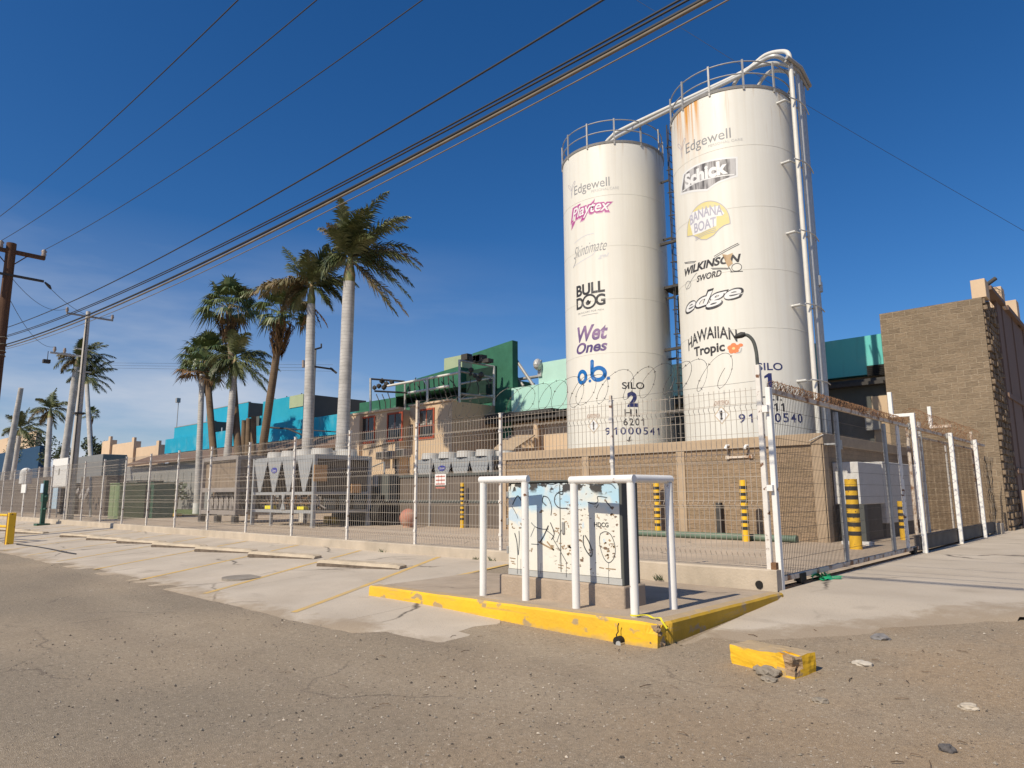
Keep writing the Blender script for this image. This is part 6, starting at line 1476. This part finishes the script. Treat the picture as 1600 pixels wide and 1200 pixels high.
for i in range(9000):
    u = rnd.random()
    if u < 0.45: x, y = rnd.uniform(-4.6, 1.5), rnd.uniform(2.2, 9.0)
    elif u < 0.8: x, y = rnd.uniform(-9, -2), rnd.uniform(1.6, 4.9)
    else: x, y = rnd.uniform(-22, -3), rnd.uniform(1.2, 4.6)
    if -8.4 < x < -3.6 and 5.9 < y < 9.1: continue
    if y > 6.2 and x < -3 + (y - 6.86) * 0.78 + 0.15 and x > -3.7 and rnd.random() < 0.9: continue
    r = min(0.013, 0.0036 * math.exp(rnd.gauss(0, 0.6))); z = g(x, y) + r * 0.3
    a = rnd.uniform(0, 6.28); vs = []
    for k in range(4):
        t = a + k * 1.5708; q = r * rnd.uniform(.7, 1.4); vs.append(b.bm.verts.new((x + q * math.cos(t), y + q * math.sin(t), z)))
    tp = b.bm.verts.new((x + rnd.uniform(-.3, .3) * r, y, z + r * rnd.uniform(.6, 1.1)))
    mi = rnd.choice((0, 0, 1, 2))
    for k in range(4): f = b.bm.faces.new((vs[k], vs[(k + 1) % 4], tp)); f.material_index = mi
grit = obj('gravel', b, [M['stonegrey'], mat('dark_grit', (0.09, 0.075, 0.06), 0.9, 0.3), mat('pale_grit', (0.5, 0.43, 0.34), 0.9, 0.2)], None, False); grit['kind'] = 'stuff'
b = B()
for i in range(90):
    x, y = rnd.uniform(-6, 0.5), rnd.uniform(3.0, 7.5)
    if -8.4 < x < -3.5 and 5.9 < y: continue
    z = g(x, y) + 0.012; a = rnd.uniform(0, 3.1); l = rnd.uniform(.03, .12)
    b.tube([(x, y, z), (x + l * .5 * math.cos(a) + rnd.gauss(0, .01), y + l * .5 * math.sin(a), z + rnd.uniform(0, .012)), (x + l * math.cos(a), y + l * math.sin(a), z)], rnd.uniform(.0015, .004), 4)
tw = obj('twigs', b, [mat('twig', (0.16, 0.11, 0.07), 0.9, 0.5)], None, False); tw['kind'] = 'stuff'
b = B()
for x in (-5.528, -7.2, -9.4, -12.3, -9.0): 
    for k in range(14):
        a = rnd.uniform(0, 6.28); l = rnd.uniform(.04, .11); c = Vector((x + rnd.gauss(0, .05), FY - 0.16, max(g(x, 9.0), -0.0 if x > -8.3 else -1)))
        e = c + Vector((math.cos(a) * l, -abs(math.sin(a)) * l * 0.5, l)); nr = Vector((0.008, 0.004, 0)); b.face([c - nr, c + nr, e])
gw = obj('weeds', b, M['leaf'], None, False); gw['kind'] = 'stuff'

# ------------------------------------------------------------------ poles and wires
wpole = thing('wooden_utility_pole', 'dark brown wooden utility pole at the left edge with two cross-arms', 'utility pole', (-29.5, 5.05, -0.2))
b = B(); b.tube([(-29.5, 5.05, -0.2), (-29.5, 5.05, 5), (-29.5, 5.05, 10.35)], [0.19, 0.175, 0.155], 14); obj('pole_shaft', b, M['wood'], wpole)
b = B(); b.box(-29.56, -29.38, 3.9, 6.1, 9.98, 10.10); b.tube([(-29.5, 5.05, 9.45), (-29.45, 5.55, 9.98)], 0.02, 5); b.tube([(-29.5, 5.05, 9.45), (-29.45, 4.55, 9.98)], 0.02, 5); obj('cross_arm', b, M['wood'], wpole)
b = B(); b.box(-29.42, -29.34, 4.1, 6.12, 9.10, 9.18); obj('cross_arm', b, M['dark'], wpole)
for y in (3.95, 4.73, 6.05):
    b = B(); b.tube([(-29.46, y, 10.10), (-29.46, y, 10.18), (-29.46, y, 10.22), (-29.46, y, 10.30), (-29.46, y, 10.36)], [0.06, 0.09, 0.06, 0.10, 0.05], 12); obj('insulator', b, M['ceramic'], wpole)
for y in (4.2, 6.15):
    b = B(); b.tube([(-29.38, y, 9.12), (-29.38, y + 0.15, 9.0), (-29.38, y + 0.22, 8.9)], [0.03, 0.06, 0.03], 8); obj('strain_insulator', b, M['dark'], wpole)
b = B()
for z in (6.35, 6.2, 6.85, 6.6): b.tube([(-29.5 + 0.185 * math.cos(a), 5.05 + 0.185 * math.sin(a), z + 0.02 * math.sin(a * 3)) for a in [2 * math.pi * k / 14 for k in range(15)]], 0.018, 6)
obj('cable_binding', b, M['cabletan'], wpole)
cpole = thing('concrete_utility_pole', 'tapered pale concrete utility pole behind the fence with a metal cross-arm', 'utility pole', (-46.05, 12, 0))
b = B(); b.tube([(-46.05, 12, -0.1), (-46.05, 12, 12.28)], [0.24, 0.12], 8); obj('pole_shaft', b, M['cpole'], cpole)
b = B(); b.box(-46.2, -46.1, 10.9, 13.4, 11.95, 12.05); obj('cross_arm', b, M['steelgrey'], cpole)
b = B(); b.box(-46.3, -46.2, 10.3, 12.2, 9.5, 9.6, mat=None); b.box(-46.3, -46.2, 11.8, 12.5, 8.6, 8.68); b.box(-46.3, -46.2, 11.6, 12.4, 9.95, 10.02); obj('cross_arm', b, M['galv'], cpole)
for (y, z) in ((10.92, 12.05), (13.35, 12.05), (10.5, 9.6), (11.0, 9.6)):
    b = B(); b.tube([(-46.15, y, z), (-46.15, y, z + 0.12), (-46.15, y, z + 0.3)], [0.05, 0.09, 0.06], 8); obj('insulator', b, M['ceramic'], cpole)
b = B(); b.box(-46.4, -46.1, 10.0, 10.35, 8.9, 9.1); b.tube([(-46.2, 10.2, 9.6), (-46.2, 10.2, 9.1)], 0.02, 5); obj('cut_out_fuse', b, M['dark'], cpole)
b = B(); b.box(-46.3, -45.8, 11.75, 12.25, 6.05, 6.15); obj('pole_band', b, M['dark'], cpole)
b = B(); b.tube([(-45.8, 11.85, 0), (-45.86, 11.9, 6), (-45.93, 11.93, 11.9)], 0.03, 5); obj('ground_wire', b, M['cable'], cpole)
mp_ = thing('steel_utility_pole', 'slender grey utility pole standing behind the second royal palm', 'utility pole', (-38, 23, 0))
a = at(492, 545, Y=23); c0 = a
b = B(); b.tube([(a.x, 23, 0), (a.x, 23, a.z)], [0.15, 0.11], 10); obj('pole_shaft', b, M['cpole'], mp_)
b = B(); b.tube([at(474, 570, Y=21.8), at(520, 577, Y=24.2)], 0.06, 6); b.tube([at(484, 548, Y=22.4), at(502, 543, Y=23.4)], 0.06, 6); b.tube([at(502, 543, Y=23.4), at(502, 537, Y=23.4)], 0.05, 6); b.tube([at(516, 575, Y=24.1), at(526, 583, Y=24.4)], 0.07, 6); obj('cross_arm', b, M['dark'], mp_)
b = B(); b.tube([at(474, 574, Y=21.8), at(474, 563, Y=21.8)], 0.09, 6); obj('insulator', b, M['ceramic'], mp_)
mp_.location = (a.x, 23, 0)
for ch_ in mp_.children: 
    for v in ch_.data.vertices: v.co += Vector((-38, 23, 0)) - Vector((a.x, 23, 0))
lw = thing('leaning_trunk', 'bare pale leaning palm trunk without a crown at far left', 'palm trunk', (-58, 14.9, 0))
a = at(33, 606, Y=15); c = at(9, 742, Y=15)
b = B(); b.tube([c + (c - a) * 0.45, c, a], [0.36, 0.33, 0.2], 14); obj('trunk', b, M['trunkw'], lw)

def wire(pts, r, label, mt='cable', group='overhead cables crossing the sky'):
    b = B(); b.tube(pts, r, 5)
    tag(obj('overhead_cable', b, M[mt], None, False), label, 'cable', group)
def span(p1, p2, sag, u1=1.5, u0=0.0, n=40):
    p1 = Vector(p1); p2 = Vector(p2); out = []
    for i in range(n + 1):
        u = u0 + (u1 - u0) * i / n
        p = p1 + (p2 - p1) * u; out.append(p + Vector((0, 0, 4 * sag * u * (u - 1))))
    return out
def W(p1, py2, Y2, r, label, sag=0.25, mt='cable', u0=0.0):
    p2 = at(*py2, Y=Y2); wire(span(p1, p2, sag, 1.6, u0), r, label, mt)
W((-29.46, 3.95, 10.36), (372, 0), 3.9, 0.010, 'uppermost thin power cable, leftmost across the top of the sky')
W((-29.46, 4.73, 10.36), (495, 0), 4.75, 0.010, 'second thin power cable from the left across the sky')
W((-29.46, 6.05, 10.36), (660, 0), 6.05, 0.010, 'third thin power cable from the left, ending on the right pole insulator')
W((-29.5, 5.2, 7.25), (942, 0), 5.3, 0.013, 'dark cable running alone above the thick cable bundle', 0.35)
W((-29.5, 5.2, 6.95), (1062, 0), 5.3, 0.012, 'thin upper cable just over the thick bundle', 0.35)
W((-29.5, 5.2, 6.90), (1075, 0), 5.3, 0.012, 'dark cable touching the thick bundle from above', 0.35)
W((-29.5, 5.2, 6.62), (1098, 0), 5.3, 0.021, 'thickest dark cable of the bundle', 0.35)
W((-29.5, 5.25, 6.55), (1107, 0), 5.3, 0.019, 'thick weathered tan cable of the bundle', 0.35, 'cabletan')
W((-29.5, 5.2, 6.45), (1138, 0), 5.3, 0.008, 'thinnest pale cable sagging below the bundle', 0.40, 'cabletan')
# faint line passing behind the right silo
p = [at(985, -6, Y=30), at(1262, 165, Y=33), at(1602, 362, Y=40)]
wire(smooth(p, 10), 0.010, 'faint far cable sloping behind the right silo to the right edge')
# drops between the poles
for (a, c, lab) in (((-29.38, 6.37, 8.9), (-46.1, 13.3, 12.3), 'slack cable from the wooden pole down to the concrete pole top'), ((-29.4, 5.2, 9.0), (-46.15, 10.95, 12.3), 'slack cable from wooden pole shaft to the left tip of the concrete pole arm'), ((-29.4, 5.2, 8.2), (-46.2, 10.5, 9.9), 'lowest slack cable between wooden pole and concrete pole')):
    wire(span(a, c, 0.5, 1.0), 0.010, lab)
for k, (z, lab) in enumerate(((11.0, 'upper of three level cables crossing behind the left palms'), (10.7, 'middle of three level cables crossing behind the left palms'), (10.45, 'lower of three level cables crossing behind the left palms'))):
    a = at(170, 567 + k * 4, Y=20); c = at(520, 570 + k * 5, Y=30); wire([a, c], 0.010, lab)

# ------------------------------------------------------------------ palms
RH = Vector((CAM_RT.x, CAM_RT.y, 0)).normalized(); FH = Vector((CAM_FW.x, CAM_FW.y, 0)).normalized()
def frond(b, base, ang, depth, length, droop, lw=0.55, nl=62, seed=0, wind=0.25, mi=0, curl=1.0):
    """pinnate frond: arching rachis with leaflets. ang = elevation in the RH/Z plane, depth = share towards/away"""
    rnd = random.Random(seed)
    d = (RH * math.cos(ang) + Vector((0, 0, 1)) * math.sin(ang) + FH * depth).normalized()
    p = Vector(base); pts = [p.copy()]; n = 14
    for i in range(n):
        d = (d + Vector((0, 0, -droop / n)) * (0.4 + 1.2 * i / n) + RH * wind / n).normalized()
        p = p + d * length / n; pts.append(p.copy())
    b.mi = mi
    b.tube(pts, [0.035 * (1 - 0.8 * i / n) for i in range(n + 1)], 4, False)
    for k in range(nl):
        t = 0.12 + 0.88 * k / nl; f = t * n; i = min(int(f), n - 1); q = pts[i].lerp(pts[i + 1], f - i)
        tg = (pts[i + 1] - pts[i]).normalized(); side = tg.cross(Vector((0, 0, 1)))
        if side.length < 0.05: side = RH.copy()
        side.normalize(); up = side.cross(tg)
        L_ = lw * (math.sin(math.pi * min(1, 0.18 + t * 0.84)) ** 0.7) * rnd.uniform(0.75, 1.15)
        for sg in (1, -1):
            ld = (side * sg * 0.75 + tg * (0.55 + 0.3 * t) + up * rnd.uniform(-0.25, 0.55) + Vector((0, 0, -0.30 * curl)) + RH * wind * 0.5).normalized()
            e = q + ld * L_; mid = q + ld * L_ * 0.5 + Vector((0, 0, 0.04)); wv = (tg * 0.034)
            e2 = e + Vector((0, 0, -0.18 * L_)) + RH * wind * 0.12
            b.bm.faces.new([b.bm.verts.new(v) for v in (q - wv, q + wv, mid + wv * 1.1, mid - wv * 1.1)]).material_index = mi
            b.bm.faces.new([b.bm.verts.new(v) for v in (mid - wv * 1.1, mid + wv * 1.1, e2)]).material_index = mi
def royal(pb, pc, Y, r0, r1, shaft, fronds, label, zroot=0.0, scale=1.0, seed=1, dead=()):
    base = at(*pb, Y=Y); crown = at(*pc, Y=Y)
    ax = (base - crown).normalized()
    root = base + (base - crown) * ((base.z - zroot) / (crown.z - base.z)) if crown.z > base.z else base
    t = thing('royal_palm', label, 'palm tree', root, 'royal palms in the yard')
    st_ = crown + (root - crown).normalized() * shaft
    b = B(); pts = [root.lerp(st_, k / 10) for k in range(11)]
    b.tube(pts, [(r0 * (1.12 if k == 0 else 1.0) * (1 - k / 10) + r1 * k / 10) * (1 + 0.05 * math.sin(k * 0.9)) for k in range(11)], 18); obj('trunk', b, M['trunkw'], t)
    b = B(); b.tube([st_, st_.lerp(crown, 0.3), st_.lerp(crown, 0.75), crown, crown + Vector((0, 0, 0.3))], [r1 * 1.02, r1 * 1.08, r1 * 0.7, r1 * 0.5, 0.05], 12); obj('crownshaft', b, M['shaft'], t)
    b = B()
    rnd = random.Random(seed)
    fronds = list(fronds) + [f for q_i, f in enumerate([(a + rnd.uniform(-9, 9), -d_ + rnd.uniform(-.35, .35), l_ * rnd.uniform(.72, .95), q_ * rnd.uniform(.9, 1.3), m_) for (a, d_, l_, q_, m_) in fronds]) if q_i % 2 == 0]
    for i, (ang, dep, ln, dr, mi) in enumerate(fronds): frond(b, crown, R(ang), dep, ln * scale * 1.1, dr * 0.95, 0.78 * scale, 58, seed * 100 + i, 0.3, mi)
    obj('crown', b, [M['frond'], M['frondtan']], t, False)
    if dead:
        b = B()
        for i, (ang, dep, ln, dr) in enumerate(dead): frond(b, st_ + Vector((0, 0, -0.1)), R(ang), dep, ln, dr, 0.3, 24, seed * 77 + i, 0.1)
        obj('dead_frond', b, M['dead'], t, False)
    return t
royal((535, 700), (547, 405), 18, 0.335, 0.27, 1.15,
      [(116, .2, 2.2, .7, 0), (102, -.3, 2.7, 1.1, 0), (88, .2, 3.1, 1.2, 0), (78, -.2, 3.6, 1.3, 0), (66, .3, 3.5, 1.2, 0), (55, -.3, 3.6, 1.2, 0), (95, .6, 2.8, 1.3, 0), (84, -.7, 2.9, 1.3, 0), (120, .1, 2.4, 1.6, 1), (44, .2, 3.3, 1.5, 0),
       (30, .1, 3.5, 1.6, 1), (18, -.2, 3.6, 1.5, 0), (2, .2, 3.2, 1.3, 0), (-18, -.1, 3.6, 1.2, 0), (-38, .1, 3.7, .8, 1), (-48, .3, 3.3, .6, 0), (150, .2, 1.7, 2.6, 0), (175, -.3, 1.8, 2.6, 0), (70, .9, 2.5, 1.5, 0), (60, -.9, 2.4, 1.5, 0), (105, .8, 2.4, 1.6, 0), (25, .8, 2.4, 1.8, 1)],
      'tallest royal palm with a thick grey trunk and wind-blown crown beside the office', seed=1)
royal((481, 690), (487, 447), 18.3, 0.32, 0.20, 1.0,
      [(128, .1, 2.7, .5, 0), (112, .3, 2.3, .9, 0), (80, .2, 2.6, .7, 0), (68, -.2, 2.9, .9, 0), (58, .2, 2.8, 1.1, 0), (170, 0, 3.6, .9, 0), (160, .3, 3.4, 1.2, 1), (166, -.3, 3.1, 1.4, 1), (182, .2, 2.2, 1.8, 1), (40, .1, 2.5, 1.9, 0), (25, -.2, 2.3, 2.2, 0), (10, .3, 2.0, 2.4, 0), (145, .6, 2.2, 1.6, 1), (95, -.7, 2.2, 1.2, 0), (60, .8, 2.2, 1.4, 0), (200, .1, 1.8, 2.0, 0), (-30, .2, 1.6, 1.8, 0)],
      'royal palm left of the tallest one, its dry sheath hanging from the trunk', seed=2, dead=((-40, .1, 1.5, 1.0), (-60, .2, 1.3, .8), (-120, .1, 1.6, .9)))
royal((357, 692), (368, 560), 20.5, 0.30, 0.19, 1.2,
      [(10, .1, 3.0, 1.3, 0), (-10, -.2, 3.1, 1.1, 0), (-28, .1, 3.2, 1.0, 0), (-45, .2, 2.9, .6, 0), (40, .2, 2.4, 1.7, 0), (150, .2, 2.4, 2.0, 0), (190, .1, 2.2, 1.6, 0), (215, 0, 2.4, 1.2, 0), (100, .4, 2.3, 1.4, 0), (75, -.4, 2.3, 1.4, 0), (-80, .3, 1.8, .4, 0), (-110, -.1, 2.0, .4, 0)],
      'royal palm with white trunk and drooping dark fronds amid the fan palm clump', seed=3)
royal((100, 720), (122, 560), 21, 0.42, 0.33, 0.9,
      [(150, .1, 2.4, 1.6, 1), (170, -.2, 2.6, 2.0, 0), (190, .1, 2.4, 1.6, 1), (100, .3, 2.2, 1.0, 0), (60, .1, 2.8, 1.0, 0), (40, -.1, 3.4, .7, 0), (25, .2, 3.6, 1.0, 0), (10, .1, 3.6, 1.3, 0), (-5, -.2, 3.6, 1.5, 0), (80, -.3, 2.4, 1.0, 0), (30, .6, 3, 1.3, 0), (-15, .4, 3.0, 1.2, 0)],
      'royal palm with a thick grey trunk behind the concrete pole', seed=4)
royal((141, 700), (135, 590), 22, 0.25, 0.2, 0.9,
      [(80, .1, 2.6, 1.0, 0), (60, .2, 3.0, .9, 0), (40, -.2, 3.2, 1.2, 0), (110, .1, 2.6, 1.2, 0), (135, .3, 2.6, 1.5, 0), (20, .1, 3.0, 1.6, 0), (0, .3, 2.8, 1.6, 0), (-25, .1, 2.6, 1.0, 0), (160, .1, 2.4, 1.6, 0), (-40, -.2, 2.4, .8, 0)],
      'royal palm half hidden on the right of the concrete pole', seed=5)
royal((74, 730), (79, 640), 21, 0.40, 0.24, 1.0,
      [(95, .1, 2.4, .6, 0), (130, .1, 2.2, 1.4, 0), (165, .2, 2.9, 1.0, 0), (178, -.2, 2.6, 1.8, 1), (50, .1, 2.6, 1.6, 0), (20, .2, 2.6, 1.8, 0), (0, -.2, 2.2, 2.0, 0), (-40, .2, 2.0, .8, 0), (215, .1, 2.0, 1.0, 1), (-90, .4, 2.2, .3, 0), (110, .6, 2.2, 1.4, 0)],
      'small royal palm with a white bottle trunk left of the concrete pole', seed=6)
royal((20, 745), (32, 670), 19, 0.30, 0.22, 0.8,
      [(90, .1, 2.4, .8, 0), (130, .2, 2.4, 1.2, 0), (170, .1, 2.4, 1.4, 0), (30, .2, 3.0, 1.0, 0), (15, -.2, 3.2, 1.3, 0), (60, .1, 2.6, 1.4, 0), (0, .3, 2.8, 1.6, 0), (200, .2, 2.0, 1.2, 0), (-30, .1, 2.4, 1.2, 0), (110, -.5, 2.2, 1.4, 0)],
      'dark royal palm low at the far left behind the bare leaning trunk', seed=7)

def fanleaf(b, base, d, plen, rad, seed, mi=0, nseg=22, droop=0.25):
    rnd = random.Random(seed); d = d.normalized(); tip = base + d * plen
    b.mi = mi; b.tube([base, base.lerp(tip, .5) + Vector((0, 0, 0.03)), tip], [0.02, 0.016, 0.012], 4, False)
    side = d.cross(Vector((0, 0, 1)))
    if side.length < .1: side = RH.copy()
    side.normalize(); up = side.cross(d).normalized()
    fold = rnd.uniform(-.2, .3)
    for k in range(nseg):
        a = -1.9 + 3.8 * (k + .5) / nseg; a0 = a - 1.9 / nseg; a1 = a + 1.9 / nseg
        rr = rad * (1 - 0.22 * abs(a) / 1.9) * rnd.uniform(.88, 1.08)
        dir_ = lambda t: d * math.cos(t) + side * math.sin(t) + up * (fold * abs(math.sin(t)))
        m0 = tip + dir_(a0) * rr * .55; m1 = tip + dir_(a1) * rr * .55
        e = tip + dir_(a) * rr + Vector((0, 0, -droop * rr * rnd.uniform(.5, 1.6)))
        b.bm.faces.new([b.bm.verts.new(v) for v in (tip, m0, m1)]).material_index = mi
        b.bm.faces.new([b.bm.verts.new(v) for v in (m0, e, m1)]).material_index = mi
def fanpalm(pb, pc, Y, r0, r1, rad, nleaf, skirt, label, seed, zroot=0.0, rs=1.0):
    base = at(*pb, Y=Y); crown = at(*pc, Y=Y); rnd = random.Random(seed)
    root = base + (base - crown) * ((base.z - zroot) / (crown.z - base.z))
    t = thing('fan_palm', label, 'palm tree', root, 'fan palms in the yard')
    b = B(); b.tube([root.lerp(crown, k / 8) for k in range(9)], [r0 * 1.15] + [r0 * (1 - k / 8) + r1 * k / 8 for k in range(1, 9)], 14); obj('trunk', b, M['trunkb'], t)
    b = B()
    for i in range(nleaf):
        az = i * 2.399 + rnd.uniform(-.3, .3); el = R(82 - 105 * (i / nleaf) ** 0.9 + rnd.uniform(-8, 8))
        d = Vector((math.cos(az) * math.cos(el), math.sin(az) * math.cos(el), math.sin(el))) + RH * 0.18
        fanleaf(b, crown + Vector((0, 0, 0.1)), d, rad * rnd.uniform(.8, 1.15), rad * rnd.uniform(.75, 1.0), seed * 50 + i, 1 if (i % 9 == 7) else 0, 20, 0.3 + 0.3 * (i / nleaf))
    obj('crown', b, [M['frondfan'], M['frondtan']], t, False)
    if skirt:
        b = B(); nsk = int(70 * rs)
        for i in range(nsk):
            az = rnd.uniform(0, 6.283); h = rnd.random() ** 0.8 * skirt
            c = crown + (root - crown).normalized() * (h * 0.75)
            o_ = Vector((math.cos(az), math.sin(az), 0)); wdt = rad * 0.55 * (1 - 0.55 * h / skirt)
            p0 = c + o_ * r1 * 0.8; p1 = c + o_ * (r1 + wdt * rnd.uniform(.6, 1.1)) + Vector((0, 0, -0.25 * rad)); tl = rnd.uniform(.45, .85) * rad
            for k in range(7):
                q = az + rnd.uniform(-.25, .25); oo = Vector((math.cos(q), math.sin(q), 0)) * wdt * rnd.uniform(.5, 1.05)
                e = c + oo * 1.0 + Vector((0, 0, -0.25 * rad - tl * rnd.uniform(.5, 1.1))); sd = Vector((-math.sin(q), math.cos(q), 0)) * 0.035 * rad
                m_ = p1.lerp(e, .5) + oo * .08
                b.bm.faces.new([b.bm.verts.new(v) for v in (p0, p1 + sd, m_, p1 - sd)]).material_index = 0
                b.bm.faces.new([b.bm.verts.new(v) for v in (m_ + sd, e, m_ - sd)]).material_index = 0
        obj('dead_skirt', b, M['dead'], t, False)
    return t
fanpalm((412, 690), (441, 495), 18.6, 0.25, 0.19, 1.05, 34, 1.9, 'leaning brown fan palm with a hanging skirt of dead fronds', 31, rs=1.4)
fanpalm((371, 692), (357, 484), 21, 0.27, 0.20, 1.35, 44, 2.2, 'tallest fan palm of the clump left of the chillers', 32)
fanpalm((333, 700), (322, 562), 21.5, 0.28, 0.22, 1.35, 44, 2.2, 'lower fan palm of the clump with orange dead fronds', 33, rs=1.3)
fanpalm((150, 800), (142, 648), 60, 0.22, 0.18, 1.5, 22, 2.6, 'distant slim fan palm above the far tan wall', 35)
# pale trunk in front of the clump
pt = thing('royal_palm', 'slim white painted palm trunk on the lawn left of the dusty chiller', 'palm tree', at(308, 792, Y=20), 'royal palms in the yard')
a = at(308, 792, Y=20); c = at(316, 585, Y=20)
b = B(); b.tube([a, a.lerp(c, .5), c], [0.24, 0.20, 0.17], 14); obj('trunk', b, M['trunkw'], pt)
b = B(); b.cyl(a.x, a.y, a.z - 0.6, a.z + 0.25, 0.28, n=14); obj('painted_foot', b, M['paper'], pt)
b = B()
for i in range(22):
    az = i * 2.4; el = R(70 - 100 * i / 22); d = Vector((math.cos(az) * math.cos(el), math.sin(az) * math.cos(el), math.sin(el))) + RH * -0.25
    fanleaf(b, c + Vector((0, 0, 0.2)), d, 1.1, 0.95, 900 + i, 0 if i < 15 else 1, 18, 0.45)
obj('crown', b, [M['frondfan'], M['dead']], pt, False)
# dark timber posts by the palms (cut trunks)
for k, (px, pt_, pb_, lab) in enumerate(((381, 657, 690, 'left of three cut brown trunk stumps below the blue roof'), (388, 654, 690, 'middle of three cut brown trunk stumps below the blue roof'), (396, 651, 690, 'right of three cut brown trunk stumps below the blue roof'))):
    a = at(px, pb_, Y=22.5); c = at(px + 0.5, pt_, Y=22.5)
    b = B(); b.tube([Vector((a.x, a.y, 0)), a, c], [0.30, 0.2, 0.17], 10); tag(obj('tree_stump', b, M['trunkb']), lab, 'stump', 'cut trunks among the palms')
b = B(); p0 = at(411, 667, Y=19.5); p1 = at(450, 670, Y=19.5); p2 = at(480, 683, Y=19.5); p3 = at(528, 675, Y=19.5); b.tube([p0, p1, p2], 0.05, 6); b.tube([at(420, 668, Y=19.5), p3], 0.03, 5); tag(obj('tied_branch', b, M['dark']), 'dark tie wire and bent branch fixed to the leaning fan palm', 'branch')

# bushes
def bush(px, py, pw, ph, Y, label, seed, n=900):
    rnd = random.Random(seed); c = at(px, py, Y=Y); dpt = (c - CAM_C).dot(CAM_FW); k = dpt / FPX; rx, rz = pw / 2 * k, ph / 2 * k
    t = thing('bush', label, 'bush', (c.x, c.y, 0), 'dark bushes under the left palms')
    b = B()
    lumps = [(Vector((rnd.uniform(-.8, .8) * rx, rnd.uniform(-.5, .5) * rx, rnd.uniform(-.7, .7) * rz)), rnd.uniform(.3, .55)) for _ in range(9)]
    for i in range(n):
        lc, lr = rnd.choice(lumps); v = Vector((rnd.gauss(0, 1), rnd.gauss(0, 1), rnd.gauss(0, 1))).normalized() * rnd.uniform(.55, 1.05)
        p = c + lc + Vector((v.x * lr * rx, v.y * lr * rx, v.z * lr * rz * 1.3)); s_ = rnd.uniform(.12, .3)
        u = Vector((rnd.gauss(0, 1), rnd.gauss(0, 1), rnd.gauss(0, .6))).normalized() * s_; w2 = u.cross(Vector((rnd.gauss(0, 1), rnd.gauss(0, 1), rnd.gauss(0, 1)))).normalized() * s_ * .6
        b.bm.faces.new([b.bm.verts.new(q) for q in (p - u, p + w2, p + u, p - w2)])
    obj('foliage', b, M['leaf'], t, False)
    b = B()
    for k2 in range(3): b.tube([(c.x + (k2 - 1) * .15, c.y, -0.05), (c.x + (k2 - 1) * rx * .5, c.y, c.z)], [.1, .04], 6)
    obj('stem', b, M['trunkb'], t)
bush(60, 705, 70, 62, 33, 'dark bush between the small royal palm and the concrete pole', 1, 1300)
bush(88, 712, 50, 50, 31, 'dark bush directly left of the concrete pole', 2, 900)
bush(150, 706, 44, 44, 34, 'dark round bush right of the concrete pole below the distant fan palm', 3, 900)
bush(28, 712, 50, 40, 36, 'low dark bush at the left edge under the dark palm', 4, 800)
bush(276, 768, 40, 26, 25.2, 'sparse shrub on the lawn against the grey shed', 5, 120)
